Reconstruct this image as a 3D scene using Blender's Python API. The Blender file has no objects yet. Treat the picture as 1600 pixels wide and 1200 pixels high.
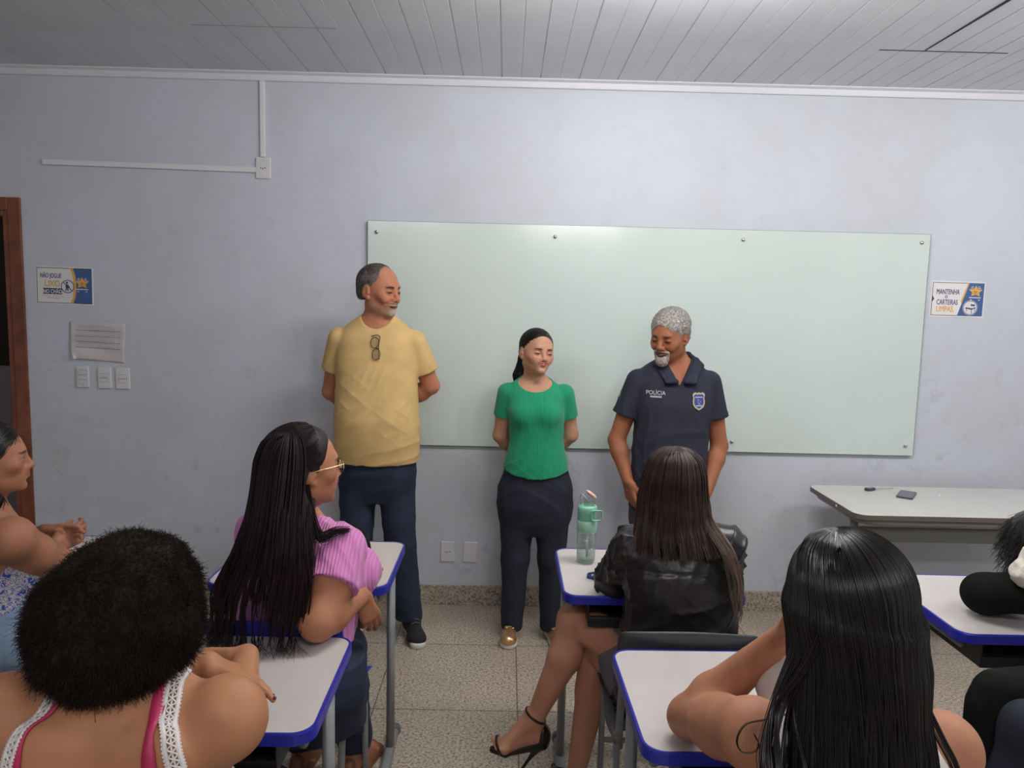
import bpy, bmesh, math, random
import numpy as np
from mathutils import Vector, Matrix
from concurrent.futures import ThreadPoolExecutor

# ------------------------------------------------------------ camera, light, exposure
SC = bpy.context.scene
COL = SC.collection
SC.view_settings.view_transform = 'Standard'
SC.view_settings.look = 'None'
SC.view_settings.gamma = 1.0
SC.view_settings.use_curve_mapping = False
SC.view_settings.exposure = 0.32

F_PX, PITCH, ROLL, YAW, CAM_Z, WALL_Y, CEIL_Z = 1164.63, 0.1069, 0.0237, 0.0087, 1.6888, 4.0493, 2.86
cam_data = bpy.data.cameras.new('camera')
cam_data.sensor_fit = 'HORIZONTAL'; cam_data.sensor_width = 36.0
cam_data.lens = 36.0 * F_PX / 1600.0
cam_data.clip_start = 0.05
cam = bpy.data.objects.new('camera', cam_data); COL.objects.link(cam)
_cp, _sp, _cy, _sy = math.cos(PITCH), math.sin(PITCH), math.cos(YAW), math.sin(YAW)
_fw = Vector((_sy*_cp, _cy*_cp, -_sp)); _r0 = Vector((_cy, -_sy, 0)); _u0 = _r0.cross(_fw)
_r = _r0*math.cos(ROLL) + _u0*math.sin(ROLL); _u = -_r0*math.sin(ROLL) + _u0*math.cos(ROLL)
cam.matrix_world = Matrix(((_r.x, _u.x, -_fw.x, 0), (_r.y, _u.y, -_fw.y, 0), (_r.z, _u.z, -_fw.z, CAM_Z), (0, 0, 0, 1)))
SC.camera = cam

world = bpy.data.worlds.new('world'); SC.world = world; world.use_nodes = True
world.node_tree.nodes['Background'].inputs[0].default_value = (0.55, 0.6, 0.75, 1)
world.node_tree.nodes['Background'].inputs[1].default_value = 0.04

def area_light(name, loc, sx, sy, power, color, rot=(0, 0, 0)):
    l = bpy.data.lights.new(name, 'AREA'); l.shape = 'RECTANGLE'; l.size = sx; l.size_y = sy
    l.energy = power; l.color = color
    o = bpy.data.objects.new(name, l); COL.objects.link(o); o.location = loc; o.rotation_euler = rot
    return o
LAMP_SPOTS = [(0.60, 2.36), (2.75, 2.20), (0.75, -0.75), (-1.25, -0.75)]
LAMP_POWER = [54, 44, 52, 18]
for (lx, ly), pw in zip(LAMP_SPOTS, LAMP_POWER):
    for i in range(4):      # the tubes shine all round, so a row of small point lamps along them
        l = bpy.data.lights.new('tube_light', 'POINT'); l.energy = pw/4; l.color = (1.0, 0.98, 0.965); l.shadow_soft_size = 0.06
        o = bpy.data.objects.new('tube_light', l); COL.objects.link(o); o.location = (lx-0.42+0.28*i, ly, CEIL_Z-0.145)

# ------------------------------------------------------------ helpers: materials
def newmat(name):
    m = bpy.data.materials.new(name); m.use_nodes = True
    return m, m.node_tree, m.node_tree.nodes['Principled BSDF']
def setp(b, **k):
    for n, v in k.items():
        n = {'rough': 'Roughness', 'metal': 'Metallic', 'color': 'Base Color', 'spec': 'Specular IOR Level', 'ior': 'IOR', 'trans': 'Transmission Weight',
             'coat': 'Coat Weight', 'sss': 'Subsurface Weight', 'sheen': 'Sheen Weight', 'alpha': 'Alpha', 'aniso': 'Anisotropic'}[n]
        if n == 'Base Color' and len(v) == 3: v = (*v, 1)
        b.inputs[n].default_value = v
def mat(name, color, rough=0.5, noise=0.0, nscale=30.0, bump=0.0, bscale=80.0, **k):
    m, nt, b = newmat(name)
    setp(b, color=color, rough=rough, **k)
    if noise or bump:
        tc = nt.nodes.new('ShaderNodeTexCoord')
    if noise:
        n = nt.nodes.new('ShaderNodeTexNoise'); n.inputs['Scale'].default_value = nscale; n.inputs['Detail'].default_value = 4
        nt.links.new(tc.outputs['Object'], n.inputs['Vector'])
        r = nt.nodes.new('ShaderNodeValToRGB')
        r.color_ramp.elements[0].position = 0.3; r.color_ramp.elements[1].position = 0.7
        r.color_ramp.elements[0].color = (*[c*(1-noise) for c in color[:3]], 1)
        r.color_ramp.elements[1].color = (*[min(1, c*(1+noise)) for c in color[:3]], 1)
        nt.links.new(n.outputs['Fac'], r.inputs[0]); nt.links.new(r.outputs[0], b.inputs['Base Color'])
    if bump:
        n2 = nt.nodes.new('ShaderNodeTexNoise'); n2.inputs['Scale'].default_value = bscale; n2.inputs['Detail'].default_value = 3
        nt.links.new(tc.outputs['Object'], n2.inputs['Vector'])
        bp = nt.nodes.new('ShaderNodeBump'); bp.inputs['Strength'].default_value = bump; bp.inputs['Distance'].default_value = 0.002
        nt.links.new(n2.outputs['Fac'], bp.inputs['Height']); nt.links.new(bp.outputs[0], b.inputs['Normal'])
    return m
def skin_mat(name):
    m, nt, b = newmat(name)
    a = nt.nodes.new('ShaderNodeVertexColor'); a.layer_name = 'tone'
    tc = nt.nodes.new('ShaderNodeTexCoord')
    n = nt.nodes.new('ShaderNodeTexNoise'); n.inputs['Scale'].default_value = 14; n.inputs['Detail'].default_value = 6
    nt.links.new(tc.outputs['Object'], n.inputs['Vector'])
    mx = nt.nodes.new('ShaderNodeMix'); mx.data_type = 'RGBA'; mx.blend_type = 'MULTIPLY'; mx.inputs[0].default_value = 1.0
    r = nt.nodes.new('ShaderNodeValToRGB')
    r.color_ramp.elements[0].position = 0.35; r.color_ramp.elements[1].position = 0.65
    r.color_ramp.elements[0].color = (.88, .84, .82, 1); r.color_ramp.elements[1].color = (1, 1, 1, 1)
    nt.links.new(n.outputs['Fac'], r.inputs[0])
    nt.links.new(a.outputs[0], mx.inputs[6]); nt.links.new(r.outputs[0], mx.inputs[7]); nt.links.new(mx.outputs[2], b.inputs['Base Color'])
    n2 = nt.nodes.new('ShaderNodeTexNoise'); n2.inputs['Scale'].default_value = 260; n2.inputs['Detail'].default_value = 2
    nt.links.new(tc.outputs['Object'], n2.inputs['Vector'])
    bp = nt.nodes.new('ShaderNodeBump'); bp.inputs['Strength'].default_value = 0.12; bp.inputs['Distance'].default_value = 0.001
    nt.links.new(n2.outputs['Fac'], bp.inputs['Height']); nt.links.new(bp.outputs[0], b.inputs['Normal'])
    setp(b, rough=0.55, spec=0.28, sss=0.08)
    b.inputs['Subsurface Radius'].default_value = (0.012, 0.005, 0.003)
    b.inputs['Subsurface Scale'].default_value = 0.6
    return m
def rib_mat(name, color, freq, rough=0.8, depth=0.5, axis='radial', center=(0, 0)):
    """knit fabric with vertical ribs"""
    m, nt, b = newmat(name); setp(b, color=color, rough=rough, sheen=0.15)
    tc = nt.nodes.new('ShaderNodeTexCoord'); sx = nt.nodes.new('ShaderNodeSeparateXYZ')
    nt.links.new(tc.outputs['Object'], sx.inputs[0])
    if axis == 'x':
        src = sx.outputs[0]
    else:
        at = nt.nodes.new('ShaderNodeMath'); at.operation = 'ARCTAN2'
        nt.links.new(sx.outputs[0], at.inputs[0]); nt.links.new(sx.outputs[1], at.inputs[1]); src = at.outputs[0]
    mu = nt.nodes.new('ShaderNodeMath'); mu.operation = 'MULTIPLY'; mu.inputs[1].default_value = freq
    nt.links.new(src, mu.inputs[0])
    si = nt.nodes.new('ShaderNodeMath'); si.operation = 'SINE'; nt.links.new(mu.outputs[0], si.inputs[0])
    bp = nt.nodes.new('ShaderNodeBump'); bp.inputs['Strength'].default_value = depth; bp.inputs['Distance'].default_value = 0.0015
    nt.links.new(si.outputs[0], bp.inputs['Height']); nt.links.new(bp.outputs[0], b.inputs['Normal'])
    r = nt.nodes.new('ShaderNodeMapRange'); r.inputs[1].default_value = -1; r.inputs[2].default_value = 1; r.inputs[3].default_value = .82; r.inputs[4].default_value = 1.05
    nt.links.new(si.outputs[0], r.inputs[0])
    mx = nt.nodes.new('ShaderNodeMix'); mx.data_type = 'RGBA'; mx.blend_type = 'MULTIPLY'; mx.inputs[0].default_value = 1.0
    mx.inputs[6].default_value = (*color, 1); nt.links.new(r.outputs[0], mx.inputs[7]); nt.links.new(mx.outputs[2], b.inputs['Base Color'])
    return m

# ------------------------------------------------------------ helpers: objects
def link(name, data, parent=None, loc=(0, 0, 0)):
    o = bpy.data.objects.new(name, data); COL.objects.link(o)
    if parent is not None: o.parent = parent
    else: o.location = loc
    return o
def thing(name, label, cat, loc=(0, 0, 0), rotz=0.0, group=None):
    o = link(name, None, None, loc); o.rotation_euler = (0, 0, rotz); o.empty_display_size = 0.1
    o['label'] = label; o['category'] = cat
    if group: o['group'] = group
    return o
def tag(o, label, cat, group=None):
    o['label'] = label; o['category'] = cat
    if group: o['group'] = group
    return o
def struct(o):
    o['kind'] = 'structure'; return o
def mesh_np(name, V, faces, m, smooth=True, color=None):
    """V (N,3); faces list of (M,k) int arrays or lists"""
    me = bpy.data.meshes.new(name)
    V = np.asarray(V, np.float32)
    if isinstance(faces, np.ndarray): faces = [faces]
    ls, starts, tot = [], [], 0
    for f in faces:
        f = np.asarray(f, np.int32)
        if f.size == 0: continue
        k = f.shape[1]; ls.append(f.ravel()); starts.append(tot + np.arange(len(f), dtype=np.int32)*k); tot += f.size
    L = np.concatenate(ls); St = np.concatenate(starts)
    me.vertices.add(len(V)); me.vertices.foreach_set('co', V.ravel())
    me.loops.add(len(L)); me.loops.foreach_set('vertex_index', L)
    me.polygons.add(len(St)); me.polygons.foreach_set('loop_start', St)
    try: me.polygons.foreach_set('use_smooth', np.full(len(St), smooth, bool))
    except Exception: pass
    me.update(calc_edges=True)
    if color is not None:
        at = me.color_attributes.new('tone', 'FLOAT_COLOR', 'POINT')
        c = np.ones((len(V), 4), np.float32); c[:, :3] = color; at.data.foreach_set('color', c.ravel())
    if m is not None: me.materials.append(m)
    return me
def bm_obj(name, bm, m, parent=None, loc=(0, 0, 0), smooth=False, bevel=0.0, seg=2):
    me = bpy.data.meshes.new(name); bmesh.ops.recalc_face_normals(bm, faces=bm.faces[:]); bm.to_mesh(me); bm.free()
    me.materials.append(m)
    o = link(name, me, parent, loc)
    if smooth or bevel: me.polygons.foreach_set('use_smooth', [True]*len(me.polygons))
    if bevel:
        b = o.modifiers.new('bevel', 'BEVEL'); b.width = bevel; b.segments = seg; b.limit_method = 'ANGLE'; b.angle_limit = 0.6; b.harden_normals = True
    return o
def bx(bm, x0, x1, y0, y1, z0, z1):
    v = [bm.verts.new(p) for p in ((x0,y0,z0),(x1,y0,z0),(x1,y1,z0),(x0,y1,z0),(x0,y0,z1),(x1,y0,z1),(x1,y1,z1),(x0,y1,z1))]
    for f in ((0,3,2,1),(4,5,6,7),(0,1,5,4),(1,2,6,5),(2,3,7,6),(3,0,4,7)): bm.faces.new([v[i] for i in f])
def box_obj(name, x0, x1, y0, y1, z0, z1, m, parent=None, bevel=0.0, loc=(0, 0, 0)):
    bm = bmesh.new(); bx(bm, x0, x1, y0, y1, z0, z1); return bm_obj(name, bm, m, parent, loc, bevel=bevel)
def smooth_path(P, n):
    """Catmull-Rom resample"""
    P = np.asarray(P, float)
    if len(P) == 2: 
        t = np.linspace(0, 1, n)[:, None]; return P[0]*(1-t) + P[1]*t
    Q = np.vstack([2*P[0]-P[1], P, 2*P[-1]-P[-2]])
    out = []
    for t in np.linspace(0, len(P)-1, n):
        i = min(int(t), len(P)-2); u = t-i; a, b, c, d = Q[i:i+4]
        out.append(0.5*((2*b) + (-a+c)*u + (2*a-5*b+4*c-d)*u*u + (-a+3*b-3*c+d)*u**3))
    return np.array(out)
def tube_bm(bm, path, r, seg=12, r2=None, up=(0, 0, 1), caps=True, closed=False):
    """r may be a list; elliptical when r2 given (r along side, r2 along up)"""
    P = [Vector(p) for p in path]; n = len(P); rings = []
    rr = r if hasattr(r, '__len__') else [r]*n
    for i, p in enumerate(P):
        if closed: t = (P[(i+1) % n]-P[i-1]).normalized()
        else: t = (P[min(i+1, n-1)]-P[max(i-1, 0)]).normalized()
        upv = Vector(up)
        if abs(t.dot(upv)) > 0.95: upv = Vector((0, 1, 0)) if abs(t.y) < 0.9 else Vector((1, 0, 0))
        s = t.cross(upv).normalized(); u = s.cross(t).normalized()
        k = rr[i]; k2 = (r2/ rr[0] * k) if r2 else k
        rings.append([bm.verts.new(p + s*k*math.cos(2*math.pi*j/seg) + u*k2*math.sin(2*math.pi*j/seg)) for j in range(seg)])
    for i in range(n if closed else n-1):
        a, b = rings[i], rings[(i+1) % n]
        for j in range(seg): bm.faces.new((a[j], a[(j+1) % seg], b[(j+1) % seg], b[j]))
    if caps and not closed:
        bm.faces.new(rings[0][::-1]); bm.faces.new(rings[-1])
def tube_obj(name, path, r, m, parent=None, seg=12, n=None, **k):
    if n: path = smooth_path(path, n)
    bm = bmesh.new(); tube_bm(bm, path, r, seg, **k)
    return bm_obj(name, bm, m, parent, smooth=True)
def lathe_bm(bm, prof, seg=32, c=(0, 0)):
    rings = [[bm.verts.new((c[0]+r*math.cos(2*math.pi*j/seg), c[1]+r*math.sin(2*math.pi*j/seg), z)) for j in range(seg)] for r, z in prof]
    for a, b in zip(rings, rings[1:]):
        for j in range(seg): bm.faces.new((a[j], a[(j+1) % seg], b[(j+1) % seg], b[j]))
    if prof[0][0] > 1e-4: bm.faces.new(rings[0][::-1])
    if prof[-1][0] > 1e-4: bm.faces.new(rings[-1])
def prism_bm(bm, pts, h0, h1, plane='xz'):
    """extrude polygon pts; plane xz: depth along y, plane xy: along z"""
    f = (lambda a, b, h: (a, h, b)) if plane == 'xz' else (lambda a, b, h: (a, b, h))
    A = [bm.verts.new(f(a, b, h0)) for a, b in pts]; B = [bm.verts.new(f(a, b, h1)) for a, b in pts]
    n = len(pts); bm.faces.new(A); bm.faces.new(B[::-1])
    for i in range(n): bm.faces.new((A[i], B[i], B[(i+1) % n], A[(i+1) % n]))
def rrect(x0, x1, y0, y1, r, seg=8):
    out = []
    for cx, cy, a0 in ((x1-r, y1-r, 0), (x0+r, y1-r, 90), (x0+r, y0+r, 180), (x1-r, y0+r, 270)):
        for i in range(seg+1):
            a = math.radians(a0 + 90*i/seg); out.append((cx+r*math.cos(a), cy+r*math.sin(a)))
    return out
def text_bm(body, size, extrude=0.0, spacing=1.0, align='CENTER'):
    c = bpy.data.curves.new('t', 'FONT'); c.body = body; c.size = size; c.extrude = extrude; c.align_x = align; c.space_character = spacing
    c.resolution_u = 4; c.offset = 0
    o = bpy.data.objects.new('t', c); COL.objects.link(o)
    dg = bpy.context.evaluated_depsgraph_get(); me = bpy.data.meshes.new_from_object(o.evaluated_get(dg))
    V = np.array([v.co[:] for v in me.vertices]); Fc = [tuple(p.vertices) for p in me.polygons]
    bpy.data.objects.remove(o); bpy.data.curves.remove(c); bpy.data.meshes.remove(me)
    return V, Fc

# ------------------------------------------------------------ signed distance modelling of soft bodies
def _v(a): return np.asarray(a, np.float32)
def unit(a): a = np.asarray(a, float); return a/np.linalg.norm(a)
def rc(a, b, ra, rb):
    a, b = _v(a), _v(b); ab = b-a; L2 = float(ab@ab)+1e-12
    def f(p):
        t = np.clip((p-a)@ab/L2, 0, 1); q = p-a-t[:, None]*ab
        return np.sqrt((q*q).sum(1)) - (ra+(rb-ra)*t)
    return f, (a+b)/2, math.sqrt(L2)/2+max(ra, rb)
def ell(c, r, R=None):
    c, r = _v(c), _v(r); R = None if R is None else _v(R); mr = float(r.min())
    def f(p):
        q = p-c
        if R is not None: q = q@R.T
        q = q/r; k0 = np.sqrt((q*q).sum(1)); q = q/r; k1 = np.sqrt((q*q).sum(1))
        return np.where(k0 < 1e-3, -mr, k0*(k0-1)/np.maximum(k1, 1e-6))
    return f, c, float(r.max())
def loft(O, S, Fd, U, rows, e=2.0, sm=3):
    """rows: (h, cs, cf, rs, rf); superellipse sections along U"""
    O, S, Fd, U = _v(O), _v(S), _v(Fd), _v(U)
    A = np.array(rows, float); h = np.linspace(A[0, 0], A[-1, 0], 80)
    T = [np.interp(h, A[:, 0], A[:, i]) for i in range(1, 5)]
    ker = np.hanning(2*sm+3)[1:-1]; ker /= ker.sum()
    T = [np.convolve(np.pad(t, sm, mode='reflect', reflect_type='odd'), ker, 'valid') for t in T]
    h0, h1 = h[0], h[-1]
    def f(p):
        q = p-O; s = q@S; n = q@Fd; u = q@U
        uc = np.clip(u, h0, h1)
        cs, cf, rs, rf = [np.interp(uc, h, t) for t in T]
        rs = np.maximum(rs, 1e-3); rf = np.maximum(rf, 1e-3)
        a = (s-cs)/rs; b = (n-cf)/rf
        k0 = (np.abs(a)**e+np.abs(b)**e)**(1/e) if e != 2.0 else np.sqrt(a*a+b*b)
        ke = np.sqrt(a*a+b*b)+1e-6; k1 = np.sqrt((a/rs)**2+(b/rf)**2)/ke
        dr = (k0-1)/np.maximum(k1, 1e-3)
        du = np.abs(u-(h0+h1)/2)-(h1-h0)/2
        return np.where(du > 0, np.sqrt(np.maximum(dr, 0)**2+du**2), np.maximum(dr, du)).astype(np.float32)
    ms, mf = (A[:, 1].min()+A[:, 1].max())/2, (A[:, 2].min()+A[:, 2].max())/2
    c = O+U*(h0+h1)/2+S*ms+Fd*mf
    ex = float(max((np.abs(A[:, 1]-ms)+A[:, 3]).max(), (np.abs(A[:, 2]-mf)+A[:, 4]).max()))
    return f, _v(c), math.hypot((h1-h0)/2, ex)
def sines(seed, n, f0, f1, aniso=(1, 1, 1)):
    r = np.random.RandomState(seed); K = r.normal(size=(n, 3)); K /= np.linalg.norm(K, axis=1)[:, None]
    K *= r.uniform(f0, f1, n)[:, None]; K *= np.array(aniso); ph = r.uniform(0, 6.28, n)
    K = K.astype(np.float32); ph = ph.astype(np.float32)
    return lambda p: np.sin(p@K.T+ph).sum(1)/math.sqrt(n)
class SDF:
    def __init__(s): s.ops = []; s.disp = None
    def u(s, prim, k=0.01): s.ops.append(('u', prim, k)); return s
    def sub(s, prim, k=0.006): s.ops.append(('s', prim, k)); return s
    def both(s, prim, k=0.006): s.ops.append(('i', prim, k)); return s
    def ext(s, other): s.ops += other.ops; return s
    def ev(s, P, pad=None, bc=None, bh=None):
        """P (nb,m,3); block centres bc, half diagonal bh for culling"""
        nb, m = P.shape[:2]; d = np.full((nb, m), 0.3, np.float32)
        for mode, (f, c, r), k in s.ops:
            if mode != 'i' and bc is not None and r < 50:
                idx = np.nonzero(((bc-c)**2).sum(1) < (r+bh+k+0.035)**2)[0]
                if len(idx) == 0: continue
            else: idx = slice(None)
            Q = P[idx]; e = f(Q.reshape(-1, 3)).reshape(Q.shape[:2]); a = d[idx]
            if mode == 'u': h = np.maximum(k-np.abs(a-e), 0)/k; v = np.minimum(a, e)-h*h*k*0.25
            elif mode == 's': e = -e; h = np.maximum(k-np.abs(a-e), 0)/k; v = np.maximum(a, e)+h*h*k*0.25
            else: h = np.maximum(k-np.abs(a-e), 0)/k; v = np.maximum(a, e)+h*h*k*0.25
            d[idx] = v
        if s.disp is not None: d = d - s.disp(P.reshape(-1, 3)).reshape(d.shape)
        return d
    def at(s, p): return s.ev(_v(p)[None])[0]
    def bounds(s):
        lo = np.min([c-r for m, (f, c, r), k in s.ops if m == 'u'], 0); hi = np.max([c+r for m, (f, c, r), k in s.ops if m == 'u'], 0)
        return lo-0.02, hi+0.02
    def hit(s, p, d, tmax=1.0):
        """march from points p along d to the surface"""
        p = _v(p).copy(); d = _v(unit(d)); t = np.zeros(len(p), np.float32)
        for _ in range(70):
            v = s.at(p+t[:, None]*d); t = t+np.clip(v*0.7, -0.02, 0.03)
        return p+t[:, None]*d
    def mesh(s, step=0.006, fine=(), lo=None, hi=None, smooth=2):
        """fine: list of (axis, lo, hi, step)"""
        l, h = s.bounds()
        if lo is not None: l = np.maximum(l, lo)
        if hi is not None: h = np.minimum(h, hi)
        ax = []
        for a in range(3):
            x = l[a]; out = [x]
            fs = [f for f in fine if f[0] == a]
            while x < h[a]:
                st = step
                for _, f0, f1, fstep in fs:
                    if f0 <= x <= f1: st = min(st, fstep)
                x += st; out.append(x)
            while len(out) % 8: out.append(out[-1]+step)
            ax.append(np.array(out, np.float32))
        nx, ny, nz = map(len, ax); bxn, byn, bzn = nx//8, ny//8, nz//8
        def mid(a): a = a.reshape(-1, 8); return (a[:, 0]+a[:, -1])/2, (a[:, -1]-a[:, 0])/2+(a[:, 1]-a[:, 0])
        mx_, hx = mid(ax[0]); my_, hy = mid(ax[1]); mz_, hz = mid(ax[2])
        BI = np.stack(np.meshgrid(np.arange(bxn), np.arange(byn), np.arange(bzn), indexing='ij'), -1).reshape(-1, 3)
        C = np.stack([mx_[BI[:, 0]], my_[BI[:, 1]], mz_[BI[:, 2]]], 1).astype(np.float32)
        H = np.sqrt(hx[BI[:, 0]]**2+hy[BI[:, 1]]**2+hz[BI[:, 2]]**2)
        bh = float(H.max())
        dc = s.ev(C[:, None, :], bc=C, bh=bh)[:, 0]
        vals = np.repeat(np.repeat(np.repeat(dc.reshape(bxn, byn, bzn), 8, 0), 8, 1), 8, 2)
        act = np.nonzero(np.abs(dc) < H*1.25+0.012)[0]
        V8 = vals.reshape(bxn, 8, byn, 8, bzn, 8)
        for i in range(0, len(act), 600):
            ids = act[i:i+600]; B = BI[ids]
            X = ax[0].reshape(-1, 8)[B[:, 0]]; Y = ax[1].reshape(-1, 8)[B[:, 1]]; Z = ax[2].reshape(-1, 8)[B[:, 2]]
            n = len(ids); P = np.empty((n, 8, 8, 8, 3), np.float32)
            P[..., 0] = X[:, :, None, None]; P[..., 1] = Y[:, None, :, None]; P[..., 2] = Z[:, None, None, :]
            e = s.ev(P.reshape(n, 512, 3), bc=C[ids], bh=bh).reshape(n, 8, 8, 8)
            V8[B[:, 0], :, B[:, 1], :, B[:, 2], :] = e
        return nets(vals, ax, smooth)
def nets(vals, ax, smooth=2):
    ins = vals < 0
    ins[0] = ins[-1] = False; ins[:, 0] = ins[:, -1] = False; ins[:, :, 0] = ins[:, :, -1] = False
    c = ins[:-1, :-1, :-1].astype(np.int8)
    for dx, dy, dz in ((1,0,0),(0,1,0),(0,0,1),(1,1,0),(1,0,1),(0,1,1),(1,1,1)):
        c += ins[dx:ins.shape[0]-1+dx, dy:ins.shape[1]-1+dy, dz:ins.shape[2]-1+dz]
    I, J, K = np.nonzero((c > 0) & (c < 8))
    idx = np.full(c.shape, -1, np.int32); idx[I, J, K] = np.arange(len(I), dtype=np.int32)
    corner = {}
    for o in [(a, b, d) for a in (0, 1) for b in (0, 1) for d in (0, 1)]:
        corner[o] = (vals[I+o[0], J+o[1], K+o[2]], ins[I+o[0], J+o[1], K+o[2]])
    acc = np.zeros((len(I), 3), np.float32); cnt = np.zeros(len(I), np.float32)
    for o in corner:
        for a in range(3):
            if o[a]: continue
            q = list(o); q[a] = 1; q = tuple(q)
            v0, i0 = corner[o]; v1, i1 = corner[q]; m = i0 != i1
            t = np.clip(v0/(v0-v1+1e-12), 0.02, 0.98)
            pt = np.zeros((len(I), 3), np.float32); pt += np.array(o, np.float32); pt[:, a] = t
            acc += pt*m[:, None]; cnt += m
    acc /= np.maximum(cnt, 1)[:, None]
    V = np.empty_like(acc)
    for a, ii in enumerate((I, J, K)):
        V[:, a] = ax[a][ii]+(ax[a][ii+1]-ax[a][ii])*acc[:, a]
    F = []
    for a in range(3):
        sl0 = [slice(None)]*3; sl1 = [slice(None)]*3; sl0[a] = slice(0, -1); sl1[a] = slice(1, None)
        A, B = ins[tuple(sl0)], ins[tuple(sl1)]
        E = np.nonzero(A != B); flip = A[E]
        b, d = (a+1) % 3, (a+2) % 3
        def cell(db, dd):
            q = list(E); q[b] = q[b]-db; q[d] = q[d]-dd
            return idx[tuple(q)]
        quad = np.stack([cell(1, 1), cell(0, 1), cell(0, 0), cell(1, 0)], 1)
        quad[~flip] = quad[~flip][:, ::-1]
        F.append(quad)
    F = np.concatenate(F)
    F = F[(F >= 0).all(1)]
    if smooth:
        e = np.concatenate([F[:, [0, 1]], F[:, [1, 2]], F[:, [2, 3]], F[:, [3, 0]]])
        n = len(V); deg = np.maximum(np.bincount(e[:, 0], minlength=n), 1)
        for it in range(smooth):
            for lam in (0.5, -0.45):
                A = np.stack([np.bincount(e[:, 0], V[e[:, 1], k], minlength=n) for k in range(3)], 1)/deg[:, None]
                V = (V+lam*(A-V)).astype(np.float32)
    return V, F
# ------------------------------------------------------------ body parts
class Frame:
    """head frame: x = side, y = forward, z = up"""
    def __init__(s, o, fwd, up=(0, 0, 1), scale=1.0, q=1.0):
        s.q = q
        s.o = np.array(o, float); y = unit(fwd); x = unit(np.cross(y, up)); z = np.cross(x, y)
        s.R = np.array([x, y, z]); s.k = scale
    def p(s, x, y, z):
        z = z*s.q if z < 0 else z
        return s.o + s.k*(x*s.R[0]+y*s.R[1]+z*s.R[2])
    def ell(s, c, r, rot=None):
        R = s.R if rot is None else np.array(Matrix.Rotation(rot[1], 3, rot[0]))@s.R
        return ell(s.p(*c), np.array(r)*s.k, R)
    def rc(s, a, b, ra, rb): return rc(s.p(*a), s.p(*b), ra*s.k, rb*s.k)
    def local(s, P):
        L = ((P-s.o)@s.R.T)/s.k; L[:, 2] = np.where(L[:, 2] < 0, L[:, 2]/s.q, L[:, 2]); return L

def head(S, H, smile=0.0, lids=0.5, female=False, jaw=1.0, nose=1.0, ears=True, grin=False, bridge=1.0):
    S.u(H.ell((0, -.012, .034), (.073, .096, .080)), .01)
    S.u(H.ell((0, .022, -.020), (.060*jaw, .064, .078)), .045)
    S.u(H.ell((0, .036, -.074), (.041*jaw, .044, .034)), .030)
    S.u(H.ell((0, .074, -.099), (.018*jaw, .015, .013)), .025)
    for s in (-1, 1):
        S.u(H.ell((s*.043*jaw, .000, -.056), (.014, .020, .020)), .035)
        S.u(H.ell((s*.042, .055, -.022), (.018, .018, .014)), .028)
        if smile: S.u(H.ell((s*.034, .069, -.038), (.015, .013*smile, .012)), .026)
    S.u(H.rc((-.028, .078, .021), (.028, .078, .021), .010, .010), .020)
    for s in (-1, 1):
        S.sub(H.ell((s*.031, .098, .000), (.019, .0145, .0125)), .014)
        S.u(H.ell((s*.031, .0750, .000), (.0128, .0125, .0115)), .004)
        S.u(H.ell((s*.031, .0758, .0072-.0055*lids), (.0150, .0132, .0088)), .0035)
        S.u(H.ell((s*.031, .0745, -.0090), (.0145, .0130, .0055)), .005)
    n = nose
    S.u(H.rc((0, .082, .014), (0, .1035+.004*(n-1), -.028), .0070*bridge, .0085*n), .013)
    S.u(H.ell((0, .0985, -.034), (.0115*n, .012, .0085)), .008)
    for s in (-1, 1): S.u(H.ell((s*.0125*n, .090, -.036), (.0075, .010, .0065)), .007)
    for s in (-1, 1): S.sub(H.ell((s*.0065, .100, -.0435), (.0035, .0055, .003)), .003)
    S.u(H.ell((0, .071, -.058), (.028, .023, .022)), .022)
    up = .0080*smile; mw = .021+.0085*smile
    if smile and not female:
        for s in (-1, 1): S.sub(H.rc((s*.0200, .0900, -.036), (s*.0360, .0740, -.053), .0018, .0018), .012)
    for s in (-1, 1):
        S.u(H.rc((0, .0945, -.0555), (s*mw, .0800-.0085*smile, -.0585+up), .0042, .0022), .005)
        S.u(H.rc((0, .0935-(.003 if grin else 0), -.0665-(.013 if grin else 0)), (s*(mw-.003), .0800-.0085*smile, -.0610+up), .0055, .0022), .005)
        if not grin: S.sub(H.rc((0, .100, -.0608), (s*(mw+.002), .0850-.0095*smile, -.0595+up), .0018, .0012), .002)
    if grin:
        for s in (-1, 1): S.sub(H.ell((0, .0950, -.0660), (.027, .021, .0100)), .003) if s > 0 else None
        S.u(H.ell((0, .0800, -.0600), (.023, .010, .0045)), .001)
    S.sub(H.rc((-.008, .093, -.081), (.008, .093, -.081), .004, .004), .012)
    if ears:
        for s in (-1, 1):
            rot = ('X', 0.20)
            S.u(H.ell((s*.0745, -.014, -.006), (.0085, .0185, .030), rot), .006)
            S.u(H.ell((s*.072, -.003, -.034), (.006, .009, .011)), .007)
            S.sub(H.ell((s*.085, -.009, -.004), (.0065, .0095, .018), rot), .004)
            S.u(H.ell((s*.076, .004, -.013), (.005, .004, .006)), .004)

def arm(S, sh, el_, wr, k=1.0, fat=1.0):
    sh, el_, wr = map(np.array, (sh, el_, wr)); m = el_*.72+wr*.28
    S.u(rc(sh, el_*.45+sh*.55, .050*k*fat, .046*k*fat), .03)
    S.u(rc(el_*.45+sh*.55, el_, .046*k*fat, .038*k*fat**.5), .02)
    S.u(rc(el_, m, .038*k*fat**.5, .040*k*fat**.5), .02)
    S.u(rc(m, wr, .040*k*fat**.5, .0255*k), .02)

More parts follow.
